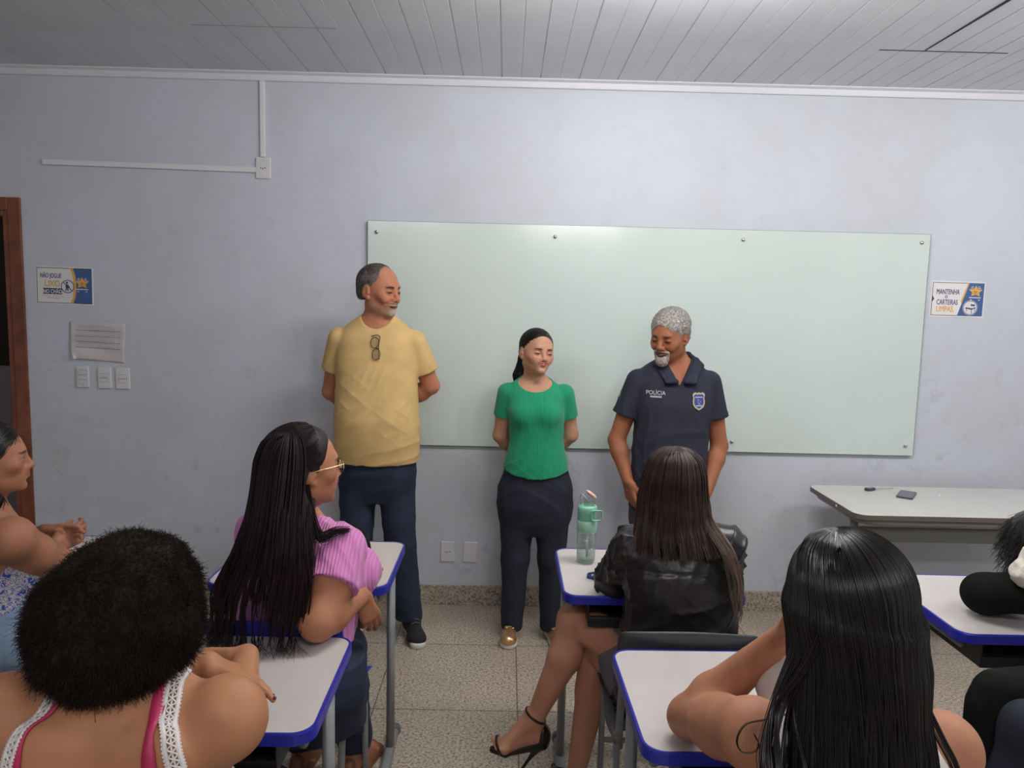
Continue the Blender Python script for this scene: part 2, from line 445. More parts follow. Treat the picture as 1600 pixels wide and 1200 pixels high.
def hand(S, W, D, N, side=1, k=1.0, curl=(.3, .35, .4, .45), bend=(.5, .6, .4), thumb=(.5, .5), spread=.06):
    """D towards fingers, N palm normal (fingers curl towards N); thumb on side*cross(D,N)"""
    W = np.array(W, float); D = unit(D); N = np.array(N, float); N = unit(N-D*(N@D)); T = np.cross(D, N)*side
    tips = []
    off = (.027, .009, -.009, -.025); plen = (.088, .092, .087, .080); fl = (.070, .080, .074, .056)
    for i in range(4):
        K = W+D*plen[i]*k+T*off[i]*k
        S.u(rc(W+T*off[i]*.55*k+D*.008*k, K, .0145*k, .0105*k), .012)
        d = unit(D+T*off[i]*spread*20); a = 0; p = K
        for j, (fr, bb) in enumerate(zip((.45, .31, .24), bend)):
            a += curl[i]*bb*2.0; q = p+(d*math.cos(a)+N*math.sin(a))*fl[i]*fr*k
            r0 = (.0088, .0080, .0074)[j]*(0.9 if i == 3 else 1)*k; r1 = (.0080, .0074, .0062)[j]*(0.9 if i == 3 else 1)*k
            S.u(rc(p, q, r0, r1), .0035); p = q
        tips.append(p)
    B = W+D*.022*k+T*.018*k+N*.006*k
    S.u(rc(W+D*.01*k, B+T*.006*k, .014*k, .014*k), .012)
    t1 = B+(D*.75+T*thumb[0]+N*.25)*.036*k; t2 = t1+unit(D*.9+T*(thumb[0]*.4)+N*thumb[1]*.6)*.030*k; t3 = t2+unit(D+N*thumb[1]-T*.1)*.024*k
    S.u(rc(B, t1, .0145*k, .0105*k), .010); S.u(rc(t1, t2, .0100*k, .0088*k), .004); S.u(rc(t2, t3, .0088*k, .0068*k), .003)
    tips.append(t3)
    return tips

def leg(S, hip, kn, an, k=1.0, thigh=.080):
    hip, kn, an = map(np.array, (hip, kn, an)); m = kn*.68+an*.32
    S.u(rc(hip, kn, thigh*k, .052*k), .03)
    S.u(rc(kn, m, .050*k, .052*k), .02); S.u(rc(m, an, .052*k, .032*k), .02)

def foot(S, an, D, k=1.0, drop=.07, up=(0, 0, 1)):
    an = np.array(an, float); D = unit(D); U = np.array(up, float); U = unit(U-D*(U@D)); T = np.cross(D, U)
    heel = an-U*(drop-.025)*k-D*.02*k
    S.u(rc(an, heel, .034*k, .026*k), .02)
    S.u(rc(heel, an-U*(drop-.022)*k+D*.13*k, .026*k, .024*k), .02)
    S.u(rc(an+D*.01*k, an-U*(drop-.022)*k+D*.13*k, .030*k, .022*k), .02)
    S.u(rc(an-U*(drop-.020)*k+D*.12*k+T*.018*k, an-U*(drop-.018)*k+D*.12*k-T*.018*k, .022*k, .018*k), .015)
    for i in range(5):
        o = (i-2)*.0155*k; b = an-U*(drop-.016)*k+D*(.135-.006*abs(i-1.0))*k+T*o
        S.u(rc(b, b+D*(.035-.004*i)*k-U*.004*k, .0105*k-(.002*k if i else 0), .0085*k-(.002*k if i else 0)), .004)

def tone(V, base, blobs):
    """blobs: (frame, centre, radii, colour, softness, strength)"""
    C = np.tile(np.array(base, np.float32), (len(V), 1))
    for H, c, r, col, soft, st in blobs:
        q = (H.local(V)-np.array(c))/np.array(r); k0 = np.sqrt((q*q).sum(1))
        w = np.clip((1+soft-k0)/(2*soft), 0, 1)[:, None]*st
        C = C*(1-w)+np.array(col, np.float32)*w
    return C
LIP = (.42, .13, .10); DARK = (.03, .018, .014)
def face_tones(H, base, lip=LIP, brow=DARK, lash=.7, iris=True, smile=0.0, broww=1.0, open_=True, teeth=False):
    b = []
    b.append((H, (0, .080, -.030), (.030, .040, .020), [base[0]*1.08, base[1]*.92, base[2]*.88], .6, .6))
    for s in (-1, 1):
        b.append((H, (s*.040, .070, -.030), (.022, .030, .018), [min(1, base[0]*1.1), base[1]*.86, base[2]*.80], .7, .5))
        b.append((H, (s*.031, .086, -.001), (.020, .020, .0115), [base[0]*.62, base[1]*.52, base[2]*.50], .45, .45))  # eye socket shade, painted into the skin tone
        if open_:
            b.append((H, (s*.031, .086, -.0010), (.0120, .012, .0038), (.50, .45, .42), .25, .9))
            b.append((H, (s*.031+.002, .090, -.0006), (.0052, .012, .0042), (.025, .015, .010), .2, 1.0))
        b.append((H, (s*.031, .088, (.0032 if open_ else -.0038)), (.0155, .014, .0030 if open_ else .0036), DARK, .35, lash))
        b.append((H, (s*.022, .096, .0182), (.0100, .022, .0040*broww), brow, .3, .92))
        b.append((H, (s*.032, .092, .0200), (.0110, .022, .0034*broww), brow, .3, .92))
        b.append((H, (s*.042, .085, .0180), (.0080, .022, .0026*broww), brow, .3, .85))
        b.append((H, (s*.0065, .102, -.0435), (.0045, .007, .0035), DARK, .4, .8))
    up = .0080*smile; mw = .021+.0085*smile
    for s in (-1, 0, 1):
        k = abs(s)
        b.append((H, (s*mw*.55, .090-.006*k, -.0550+up*.28*k), (mw*.55, .014, .0044-.0008*k), lip, .25, .9))
        b.append((H, (s*mw*.52, .090-.006*k, -.0662+up*.30*k), (mw*.52, .014, .0054-.0012*k), lip, .25, .9))
    if not teeth:
        for s in (-1, 1): b.append((H, (s*mw*.55, .085, -.0605+up*.30), (mw*.50, .016, .0052), lip, .3, .6))
    for s in (-1, 1):
        b.append((H, (s*mw*.5, .090, -.0603+up*.22), (mw*.42, .016, .0011), (.06, .02, .015), .4, .9 if not teeth else 0))
        b.append((H, (s*mw*.95, .085, -.0590+up*.85), (.0045, .014, .0018), (.16, .07, .05), .4, .6))
    if teeth: b.append((H, (0, .090, -.0665), (.027, .021, .0098), (.13, .04, .032), .2, 1.0)); b.append((H, (0, .084, -.0600), (.0245, .020, .0046), (.78, .72, .64), .2, 1.0))
    for s in (-1, 1): b.append((H, (s*.022, .088, -.0595+up), (.007, .012, .0012), (.06, .02, .015), .4, .8))
    return b

# ------------------------------------------------------------ hair
def strands(paths, widths, sides=3):
    """paths (n,m,3), widths (n,m) -> V,F of thin tapering tubes"""
    P = np.asarray(paths, np.float32); n, m = P.shape[:2]
    T = np.gradient(P, axis=1); T /= np.linalg.norm(T, axis=2, keepdims=True)+1e-9
    ref = np.array([.31, .82, .48], np.float32)
    A = np.cross(T, ref); A /= np.linalg.norm(A, axis=2, keepdims=True)+1e-9; B = np.cross(T, A)
    W = np.asarray(widths, np.float32)[..., None]
    R = [P+W*(A*math.cos(6.2832*j/sides)+B*math.sin(6.2832*j/sides)) for j in range(sides)]
    V = np.stack(R, 2).reshape(-1, 3)
    base = (np.arange(n)[:, None]*m+np.arange(m-1)[None])*sides
    F = []
    for j in range(sides):
        j2 = (j+1) % sides
        F.append(np.stack([base+j, base+j2, base+sides+j2, base+sides+j], -1).reshape(-1, 4))
    return V, np.concatenate(F).astype(np.int32)
def curtain(levels, a0, a1, n, seed, width=.0012, end=(.8, 1.0), wave=.004, clump=12, tight=.5, m=26, thick=.03, gap=0.0, taper=.35, bow=0.0):
    """levels rows (z, cx, cy, rx, ry) top to bottom; angle 0 faces the camera (-y), positive to +x"""
    L = np.array(levels, float); r = np.random.RandomState(seed)
    s = np.concatenate([[0], np.cumsum(np.hypot(np.diff(L[:, 0]), np.diff(L[:, 3])*.5))]); s /= s[-1]
    ss = np.linspace(0, 1, 120); D = [np.interp(ss, s, L[:, i]) for i in range(5)]
    ker = np.hanning(9)[1:-1]; ker /= ker.sum(); D = [np.convolve(np.pad(d, 3, mode='reflect', reflect_type='odd'), ker, 'valid') for d in D]
    nc = max(1, n//clump); ca = r.uniform(a0, a1, nc); ce = r.uniform(end[0], end[1], nc); cph = r.uniform(0, 6.28, nc); cr = r.uniform(0, 1, nc)**1.6
    ci = r.randint(0, nc, n); t = np.linspace(0.02, 1, m)[None]*(ce[ci]*(1-.03*r.rand(n)))[:, None]
    sp = r.normal(0, 1, n)*(a1-a0)/nc*1.2
    a = ca[ci][:, None]+sp[:, None]*(1-tight*np.clip(t*1.3-.3, 0, 1))
    z, cx, cy, rx, ry = [np.interp(t, ss, d) for d in D]
    inn = 1-(cr[ci][:, None]*thick/np.maximum(rx, .03)+r.uniform(0, .35, n)[:, None]*thick/np.maximum(rx, .03)*.6)
    w1 = wave*np.sin(t*9+cph[ci][:, None])*np.clip(t*2-.6, 0, 1); w2 = wave*.6*np.sin(t*17+cph[ci][:, None]*2.3)*np.clip(t*2-.6, 0, 1)
    X = cx+rx*inn*np.sin(a)+w1; Y = cy-ry*inn*np.cos(a)+w2*.6
    w = width*(1-(1-taper)*np.clip(t*1.2-.2, 0, 1)**2)*r.uniform(.7, 1.3, n)[:, None]
    return np.stack([X, Y, z], -1), w
def merge(*VF):
    Vs, Fs, o = [], [], 0
    for V, F in VF:
        Vs.append(V); Fs.append(F+o); o += len(V)
    return np.concatenate(Vs), np.concatenate(Fs)
def curtain_vol(levels, shrink=.008):
    L = np.array(levels, float)[::-1]
    rows = [(l[0], l[1], l[2], max(l[3]-shrink, .004), max(l[4]-shrink, .004)) for l in L]
    return loft((0, 0, 0), (1, 0, 0), (0, 1, 0), (0, 0, 1), rows, sm=2)
def comb(S, pts, dirfn, L, m, width, seed=0, lift=.001, curve=0.0):
    """strands that lie along the surface of S, starting at pts, following dirfn"""
    r = np.random.RandomState(seed); p = _v(pts).copy(); n = len(p); path = [p.copy()]; L = np.asarray(L)*np.ones(n); lf = lift*r.uniform(.2, 1.6, n)
    for i in range(m-1):
        g = grad(S, p).astype(np.float32); d = dirfn(p); t = d-g*(d*g).sum(1)[:, None]; t /= np.linalg.norm(t, axis=1)[:, None]+1e-6
        p = p+t*(L/(m-1))[:, None]; p = p-g*(S.at(p)-lf)[:, None]*.9; p = p.astype(np.float32); path.append(p.copy())
    P = np.stack(path, 1); w = width*r.uniform(.7, 1.3, n)[:, None]*np.linspace(1, .45, m)[None]
    return strands(P, w)
def creases(seed, n, k0, k1, amp, aniso=(1, 1, 1), lowf=9):
    """sharp-edged cloth folds in patches"""
    r = np.random.RandomState(seed); K = r.normal(size=(n, 3))*np.array(aniso); K /= np.linalg.norm(K, axis=1)[:, None]; K = (K*r.uniform(k0, k1, n)[:, None]).astype(np.float32)
    ph = r.uniform(0, 6.28, n); W = [sines(seed*7+i, 4, 10, 26) for i in range(n)]; Mk = [sines(seed*13+i, 4, lowf*.6, lowf*1.6) for i in range(n)]
    def f(p):
        v = 0
        for i in range(n):
            a = 1-np.abs(np.sin((p@K[i])*.5+ph[i]+.9*W[i](p))); v = v+a**1.7*np.clip(Mk[i](p)*.8+.1, 0, 1)
        return (amp*v).astype(np.float32)
    return f
def ribbon(P, N, w, th=.0012):
    """flat strap: points P, surface normals N"""
    P = np.asarray(P, float); N = np.asarray(N, float); N /= np.linalg.norm(N, axis=1)[:, None]
    T = np.gradient(P, axis=0); T /= np.linalg.norm(T, axis=1)[:, None]; S = np.cross(T, N); S /= np.linalg.norm(S, axis=1)[:, None]
    w = np.asarray(w, float).reshape(-1, 1)*np.ones((len(P), 1))
    V = np.concatenate([P-S*w/2, P+S*w/2, P+S*w/2+N*th, P-S*w/2+N*th]); n = len(P); F = []
    for a, b in ((0, 1), (1, 2), (2, 3), (3, 0)):
        i = np.arange(n-1); F.append(np.stack([a*n+i, b*n+i, b*n+i+1, a*n+i+1], 1))
    return V, np.concatenate(F).astype(np.int32)
def grad(S, P, e=.004):
    g = np.stack([S.at(P+np.eye(3, dtype=np.float32)[k]*e)-S.at(P-np.eye(3, dtype=np.float32)[k]*e) for k in range(3)], 1)
    return g/(np.linalg.norm(g, axis=1)[:, None]+1e-9)
JOBS = []   # (parent root, name, function giving V,F, material, tone function or None, label)
def job(root, name, fn, m, tonef=None, label=None): JOBS.append((root, name, fn, m, tonef, label))
def run_jobs():
    def work(j):
        V, F = j[2](); c = j[4](V) if j[4] else None
        return V, F, c
    with ThreadPoolExecutor(4) as ex: res = list(ex.map(work, JOBS))
    made = {}
    for (root, name, fn, m, tf, lab), (V, F, c) in zip(JOBS, res):
        loc = np.array(root.location[:], np.float32); par = root
        if '/' in name: pn, name = name.split('/'); par = made[(root.name, pn)]      # a sub-part of the last part of that name
        o = link(name, mesh_np(name, V-loc, F, m, True, c), par)
        made[(root.name, name)] = o
        if lab: o['label'] = lab
    return made
# ------------------------------------------------------------ materials
def wall_paint():
    m, nt, b = newmat('wall_paint'); N = nt.nodes; Lk = nt.links
    tc = N.new('ShaderNodeTexCoord'); base = (.59, .622, .695, 1)
    n1 = N.new('ShaderNodeTexNoise'); n1.inputs['Scale'].default_value = 1.3; n1.inputs['Detail'].default_value = 8; n1.inputs['Roughness'].default_value = .65
    n2 = N.new('ShaderNodeTexNoise'); n2.inputs['Scale'].default_value = 7; n2.inputs['Detail'].default_value = 8; n2.inputs['Roughness'].default_value = .75
    for n in (n1, n2): Lk.new(tc.outputs['Object'], n.inputs['Vector'])
    r1 = N.new('ShaderNodeValToRGB'); r1.color_ramp.elements[0].position = .36; r1.color_ramp.elements[1].position = .60
    r1.color_ramp.elements[0].color = (.545, .570, .605, 1); r1.color_ramp.elements[1].color = base; Lk.new(n1.outputs['Fac'], r1.inputs[0])
    # dirt: patchy marks, stronger on the lower wall where bags and chairs rub
    r2 = N.new('ShaderNodeValToRGB'); r2.color_ramp.elements[0].position = .57; r2.color_ramp.elements[1].position = .72
    r2.color_ramp.elements[0].color = (0, 0, 0, 1); r2.color_ramp.elements[1].color = (1, 1, 1, 1); Lk.new(n2.outputs['Fac'], r2.inputs[0])
    sx = N.new('ShaderNodeSeparateXYZ'); Lk.new(tc.outputs['Object'], sx.inputs[0])
    mr = N.new('ShaderNodeMapRange'); mr.inputs[1].default_value = 0.2; mr.inputs[2].default_value = 2.2; mr.inputs[3].default_value = .62; mr.inputs[4].default_value = .14
    Lk.new(sx.outputs[2], mr.inputs[0])
    mm = N.new('ShaderNodeMath'); mm.operation = 'MULTIPLY'; Lk.new(r2.outputs[0], mm.inputs[0]); Lk.new(mr.outputs[0], mm.inputs[1])
    mx = N.new('ShaderNodeMix'); mx.data_type = 'RGBA'; Lk.new(mm.outputs[0], mx.inputs[0]); Lk.new(r1.outputs[0], mx.inputs[6]); mx.inputs[7].default_value = (.33, .33, .34, 1)
    Lk.new(mx.outputs[2], b.inputs['Base Color']); setp(b, rough=.55, spec=.35)
    bp = N.new('ShaderNodeBump'); bp.inputs['Strength'].default_value = .25; bp.inputs['Distance'].default_value = .004
    n3 = N.new('ShaderNodeTexNoise'); n3.inputs['Scale'].default_value = 22; n3.inputs['Detail'].default_value = 6; Lk.new(tc.outputs['Object'], n3.inputs['Vector'])
    Lk.new(n3.outputs['Fac'], bp.inputs['Height']); Lk.new(bp.outputs[0], b.inputs['Normal'])
    return m
def granite(name, tiled=True, dark=1.0):
    m, nt, b = newmat(name); N = nt.nodes; Lk = nt.links
    tc = N.new('ShaderNodeTexCoord')
    n1 = N.new('ShaderNodeTexNoise'); n1.inputs['Scale'].default_value = 95; n1.inputs['Detail'].default_value = 3; n1.inputs['Roughness'].default_value = .7
    Lk.new(tc.outputs['Object'], n1.inputs['Vector'])
    r = N.new('ShaderNodeValToRGB'); cr = r.color_ramp
    cr.elements[0].position = .36; cr.elements[0].color = (.15*dark, .115*dark, .085*dark, 1)
    cr.elements[1].position = .62; cr.elements[1].color = (.60*dark, .52*dark, .42*dark, 1)
    e = cr.elements.new(.47); e.color = (.41*dark, .34*dark, .265*dark, 1)
    Lk.new(n1.outputs['Fac'], r.inputs[0])
    n2 = N.new('ShaderNodeTexNoise'); n2.inputs['Scale'].default_value = 2.0; n2.inputs['Detail'].default_value = 5; Lk.new(tc.outputs['Object'], n2.inputs['Vector'])
    mr = N.new('ShaderNodeMapRange'); mr.inputs[1].default_value = .3; mr.inputs[2].default_value = .7; mr.inputs[3].default_value = .86; mr.inputs[4].default_value = 1.06; Lk.new(n2.outputs['Fac'], mr.inputs[0])
    mx = N.new('ShaderNodeMix'); mx.data_type = 'RGBA'; mx.blend_type = 'MULTIPLY'; mx.inputs[0].default_value = 1; Lk.new(r.outputs[0], mx.inputs[6]); Lk.new(mr.outputs[0], mx.inputs[7])
    out = mx.outputs[2]
    if tiled:
        br = N.new('ShaderNodeTexBrick'); br.offset = 0; br.inputs['Scale'].default_value = 1; br.inputs['Brick Width'].default_value = .6; br.inputs['Row Height'].default_value = .6
        br.inputs['Mortar Size'].default_value = .0028; br.inputs['Mortar Smooth'].default_value = .1; br.inputs['Color1'].default_value = (1, 1, 1, 1); br.inputs['Color2'].default_value = (.94, .94, .94, 1); br.inputs['Mortar'].default_value = (.33, .29, .25, 1)
        mp = N.new('ShaderNodeMapping'); mp.inputs['Location'].default_value = (-.0805, -2.946, 0)
        Lk.new(tc.outputs['Object'], mp.inputs[0]); Lk.new(mp.outputs[0], br.inputs['Vector'])
        m2 = N.new('ShaderNodeMix'); m2.data_type = 'RGBA'; m2.blend_type = 'MULTIPLY'; m2.inputs[0].default_value = 1; Lk.new(out, m2.inputs[6]); Lk.new(br.outputs[0], m2.inputs[7]); out = m2.outputs[2]
    Lk.new(out, b.inputs['Base Color']); setp(b, rough=.38 if tiled else .5, spec=.4)
    return m
M = {}
M['wall'] = wall_paint()
M['floor'] = granite('granite_floor'); M['base'] = granite('granite_baseboard', False, .95)
M['pvc'] = mat('pvc_ceiling', (.62, .62, .66), .32, noise=.05, nscale=3)
M['cove'] = mat('pvc_cove', (.68, .68, .72), .4)
M['dark'] = mat('dark_void', (.02, .02, .022), .8)
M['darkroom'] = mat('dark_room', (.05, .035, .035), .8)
M['wood'] = mat('door_wood', (.19, .058, .026), .38, noise=.35, nscale=9)
M['plastic_white'] = mat('white_plastic', (.70, .69, .70), .35)
M['plastic_hole'] = mat('socket_hole', (.03, .03, .03), .6)
M['duct'] = mat('duct_plastic', (.74, .74, .76), .4)
M['glass_board'] = mat('board_glass', (.62, .71, .665), .16, noise=.035, nscale=1.6, spec=.5)
M['board_edge'] = mat('glass_edge', (.10, .20, .17), .25)
M['steel'] = mat('steel', (.55, .54, .52), .3, metal=1.0)
M['laminate'] = mat('white_laminate', (.56, .515, .49), .33, noise=.03, nscale=6)
M['laminate_teacher'] = mat('grey_laminate', (.60, .59, .555), .4, noise=.03, nscale=5)
M['blue_edge'] = mat('blue_plastic', (.018, .024, .33), .32)
M['edge_teacher'] = mat('edge_brown', (.13, .105, .085), .45)
M['tube'] = mat('grey_paint', (.21, .22, .225), .38, noise=.12, nscale=20)
M['tube_teacher'] = mat('grey_green_paint', (.19, .195, .17), .42)
M['cap'] = mat('grey_cap', (.10, .11, .14), .45)
M['black_plastic'] = mat('black_plastic', (.012, .012, .014), .4)
M['chair_plastic'] = mat('charcoal_plastic', (.045, .048, .052), .42, bump=.15, bscale=300)
M['paper'] = mat('paper', (.62, .59, .58), .7)
M['poster_white'] = mat('poster_white', (.78, .75, .74), .5)
M['poster_blue'] = mat('poster_blue', (.055, .12, .30), .45)
M['ink_navy'] = mat('ink_navy', (.06, .07, .16), .5)
M['ink_orange'] = mat('ink_orange', (.75, .42, .08), .5)
M['ink_grey'] = mat('ink_grey', (.36, .33, .33), .6)
M['frame_line'] = mat('poster_line', (.09, .09, .12), .5)
M['phone'] = mat('phone_black', (.05, .06, .07), .3)
M['metal_key'] = mat('key_metal', (.6, .58, .5), .3, metal=1.0)

# ------------------------------------------------------------ room shell
X0, X1, Y0, Y1 = -3.9, 4.3, -3.4, WALL_Y
def quad_obj(name, pts, m, kind=True):
    o = link(name, mesh_np(name, pts, np.array([[0, 1, 2, 3]]), m, False))
    if kind: struct(o)
    return o
struct(box_obj('floor', X0-1.5, X1+.2, Y0-.2, Y1+1.6, -.1, 0, M['floor']))
DX, DZ, DW = -2.66, 2.12, .82      # door opening: right edge, top, width
bm = bmesh.new()
bx(bm, DX, X1+.15, Y1, Y1+.15, 0, 3.0); bx(bm, X0-.15, DX-DW, Y1, Y1+.15, 0, 3.0); bx(bm, DX-DW, DX, Y1, Y1+.15, DZ, 3.0)
struct(bm_obj('wall_front', bm, M['wall']))
struct(box_obj('wall_left', X0-.15, X0, Y0, Y1, 0, 3.0, M['wall'])); struct(box_obj('wall_right', X1, X1+.15, Y0, Y1, 0, 3.0, M['wall']))
struct(box_obj('wall_back', X0-.15, X1+.15, Y0-.15, Y0, 0, 3.0, M['wall']))
# corridor seen through the open doorway
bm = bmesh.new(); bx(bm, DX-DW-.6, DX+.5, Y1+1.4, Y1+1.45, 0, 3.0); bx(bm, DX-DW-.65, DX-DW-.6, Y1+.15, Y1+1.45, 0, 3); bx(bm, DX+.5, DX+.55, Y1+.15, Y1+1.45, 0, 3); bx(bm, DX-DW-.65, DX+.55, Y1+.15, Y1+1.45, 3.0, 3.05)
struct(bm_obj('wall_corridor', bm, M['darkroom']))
struct(box_obj('trim_1', DX-DW-.58, DX+.48, Y1+1.36, Y1+1.398, 0, 1.155, mat('corridor_paint', (.40, .36, .42), .6)))
l = bpy.data.lights.new('corridor_fill', 'POINT'); l.energy = 3.5; l.color = (1, .9, .85); l.shadow_soft_size = .08  # unseen fill light, added to brighten the corridor
o = bpy.data.objects.new('corridor_fill', l); COL.objects.link(o); o.location = (DX-.4, Y1+.6, 2.75)
# door frame of the open doorway
t = link('door_1', None, None, (DX, Y1, 0)); struct(t)
bm = bmesh.new()
W_ = .068
for x0, x1, z0, z1 in ((0, W_, 0, DZ+W_), (-DW-W_, -DW, 0, DZ+W_), (-DW, 0, DZ, DZ+W_)): bx(bm, x0, x1, -.012, .01, z0, z1)
bm_obj('casing', bm, M['wood'], t, bevel=.004)
bm = bmesh.new()
for x0, x1, z0, z1 in ((-.03, .0, 0, DZ), (-DW, -DW+.03, 0, DZ), (-DW+.03, -.03, DZ-.03, DZ)): bx(bm, x0, x1, -.005, .15, z0, z1)
bm_obj('jamb', bm, M['wood'], t, bevel=.003)
# panelled ceiling: 0.2 m pvc planks with a groove down each joint and a shallow one mid-plank
G0 = -.055
xs, zs = [], []
x = G0-40*.1; k = 0
while x < X1+.3:
    d, w = ((.004, .0035) if k % 2 == 0 else (.0018, .003))
    xs += [x-w, x-w*.5, x+w*.5, x+w]; zs += [0, d, d, 0]; x += .1; k += 1
xs = np.array(xs); zs = np.array(zs)+CEIL_Z; n = len(xs)
V = np.concatenate([np.stack([xs, np.full(n, Y0), zs], 1), np.stack([xs, np.full(n, Y1+.02), zs], 1)])
F = np.stack([np.arange(n-1), np.arange(n-1)+1, np.arange(n-1)+1+n, np.arange(n-1)+n], 1)
struct(link('ceiling', mesh_np('ceiling', V, F, M['pvc'], False)))
struct(box_obj('ceiling_slab', X0-.15, X1+.15, Y0-.15, Y1+.15, 2.93, 3.0, M['dark']))
# cross joint where two plank runs were patched, with a dark open seam beside it, and the faint one on the left
def strip(name, x0, x1, y0, y1, m, z=CEIL_Z-.001, h=.0012, parent=None):
    return box_obj(name, x0, x1, y0, y1, z-h, z, m, parent)
seam = struct(bm_obj('trim_2', (lambda b: (bx(b, 1.64, 2.22, 3.468, 3.474, CEIL_Z-.0015, CEIL_Z), b)[1])(bmesh.new()), M['dark']))
bm = bmesh.new(); v = [bm.verts.new(p) for p in ((1.838, 3.46, CEIL_Z-.0012), (1.846, 3.46, CEIL_Z-.0012), (1.862, 2.2, CEIL_Z-.0012), (1.834, 2.2, CEIL_Z-.0012))]
v2 = [bm.verts.new(a.co+Vector((0, 0, .001))) for a in v]; bm.faces.new(v); bm.faces.new(v2[::-1]); [bm.faces.new((v[i], v[(i+1) % 4], v2[(i+1) % 4], v2[i])) for i in range(4)]
struct(bm_obj('trim_3', bm, M['dark']))
struct(strip('trim_4', -1.40, -.77, 3.384, 3.388, M['ink_grey']))
# cove moulding along the wall top
bm = bmesh.new(); prism_bm(bm, [(0, 0), (-.030, 0), (-.030, -.006), (-.012, -.014), (-.010, -.040), (-.014, -.046), (0, -.046)], X0, X1, 'xz')
for vv in bm.verts: vv.co = Vector((vv.co.y, Y1+vv.co.x, CEIL_Z+vv.co.z))
struct(bm_obj('trim_5', bm, M['cove']))
struct(box_obj('baseboard_front', DX+W_, X1, Y1-.014, Y1, 0, .112, M['base'], bevel=.002))
struct(box_obj('baseboard_left', X0, X0+.014, Y0, Y1, 0, .112, M['base'])); struct(box_obj('baseboard_right', X1-.014, X1, Y0, Y1, 0, .112, M['base']))

# ceiling lamps; the rear one on the door side is an added, unseen fill
for i, (lx, ly) in enumerate(LAMP_SPOTS):
    t = thing('ceiling_lamp', ['white twin tube ceiling lamp above the middle of the front desks', 'white twin tube ceiling lamp on the window side above the teacher desk', 'white twin tube ceiling lamp behind the camera, middle row', 'added white twin tube lamp behind the camera on the door side, unseen fill light'][i], 'lamp', (lx, ly, CEIL_Z), group='ceiling lamps')
    box_obj('lamp_body', -.60, .60, -.06, .06, -.05, 0, M['plastic_white'], t, bevel=.006)
    em, nt, b = newmat('lamp_tube'); b.inputs['Emission Color'].default_value = (1, .98, .95, 1); b.inputs['Emission Strength'].default_value = 2.0
    for s in (-1, 1): tube_obj('lamp_tube', [(-.57, s*.035, -.075), (.57, s*.035, -.075)], .013, em, t)

# ------------------------------------------------------------ glass board
BX, BZ, BW, BH = -.749, 2.11, 3.0, 1.2
t = thing('glass_board', 'long pale green glass writing board screwed to the blue wall', 'whiteboard', (BX+BW/2, Y1, BZ-BH/2))
box_obj('glass_panel', -BW/2, BW/2, -.022, -.014, -BH/2, BH/2, M['glass_board'], t)
bm = bmesh.new()
for a, b_, c, d in ((-BW/2-.0015, -BW/2, -BH/2, BH/2), (BW/2, BW/2+.0015, -BH/2, BH/2), (-BW/2, BW/2, BH/2, BH/2+.0015), (-BW/2, BW/2, -BH/2-.0015, -BH/2)): bx(bm, a, b_, -.0225, -.013, c, d)
bm_obj('glass_edge', bm, M['board_edge'], t)
for (sxp, szp) in [(-.702, 2.052), (.246, 2.05), (1.249, 2.059), (2.204, 2.065), (2.205, .966), (1.247, .966), (.25, .966), (-.70, .966)]:
    bm = bmesh.new(); lathe_bm(bm, [(.008, 0), (.0095, .002), (.0095, .008), (.007, .011), (0, .0115)], 20)
    for vv in bm.verts: vv.co = Vector((vv.co.x+sxp-(BX+BW/2), -.022-vv.co.z, vv.co.y+szp-(BZ-BH/2)))
    bm_obj('screw', bm, M['steel'], t, smooth=True)
    bm = bmesh.new(); lathe_bm(bm, [(.009, .002), (.009, .014)], 14)
    for vv in bm.verts: vv.co = Vector((vv.co.x+sxp-(BX+BW/2), -vv.co.z, vv.co.y+szp-(BZ-BH/2)))
    bm_obj('spacer', bm, M['steel'], t, smooth=True)

# ------------------------------------------------------------ wall plates, ducts
def plate(name, label, cat, x0, x1, z0, z1, kind, rot=0.0, group=None):
    cx, cz = (x0+x1)/2, (z0+z1)/2; w, h = x1-x0, z1-z0
    t = thing(name, label, cat, (cx, Y1, cz), group=group); t.rotation_euler = (0, rot, 0)
    box_obj('cover_plate', -w/2, w/2, -.010, 0, -h/2, h/2, M['plastic_white'], t, bevel=.004)
    for s in (-1, 1):
        if kind != 'blank':
            bm = bmesh.new(); lathe_bm(bm, [(.0032, 0), (.0028, .0015), (0, .0017)], 12)
            for vv in bm.verts: vv.co = Vector((vv.co.x, -.0098-vv.co.z, vv.co.y+s*h*.38))
            bm_obj('screw', bm, M['steel'], t, smooth=True)
    if kind.startswith('switch'):
        n = int(kind[-1]); hh = .020
        for i in range(n):
            zc = (i-(n-1)/2)*.026
            o = box_obj('switch_rocker', -.021, .021, -.0145, -.0095, zc-hh/2, zc+hh/2, M['plastic_white'], t, bevel=.0015); o.rotation_euler = (.07, 0, 0)
            box_obj('rocker_gap', -.0225, .0225, -.0104, -.0100, zc-hh/2-.0015, zc+hh/2+.0015, M['ink_grey'], t)
    if kind == 'socket':
        bm = bmesh.new(); prism_bm(bm, [(.024*math.cos(a)*(1 if abs(math.cos(a)) < .6 else 1), .012*math.sin(a)) for a in np.linspace(0, 2*math.pi, 25)[:-1]], -.0115, -.0095); bm_obj('socket_face', bm, M['plastic_white'], t)
        for dx, dz in ((-.011, 0), (.011, 0), (0, -.003)):
            bm = bmesh.new(); lathe_bm(bm, [(.0032, 0), (.0032, .0006)], 12)
            for vv in bm.verts: vv.co = Vector((vv.co.x+dx, -.0115-vv.co.z, vv.co.y+dz))
            bm_obj('socket_hole', bm, M['plastic_hole'], t)
    return t
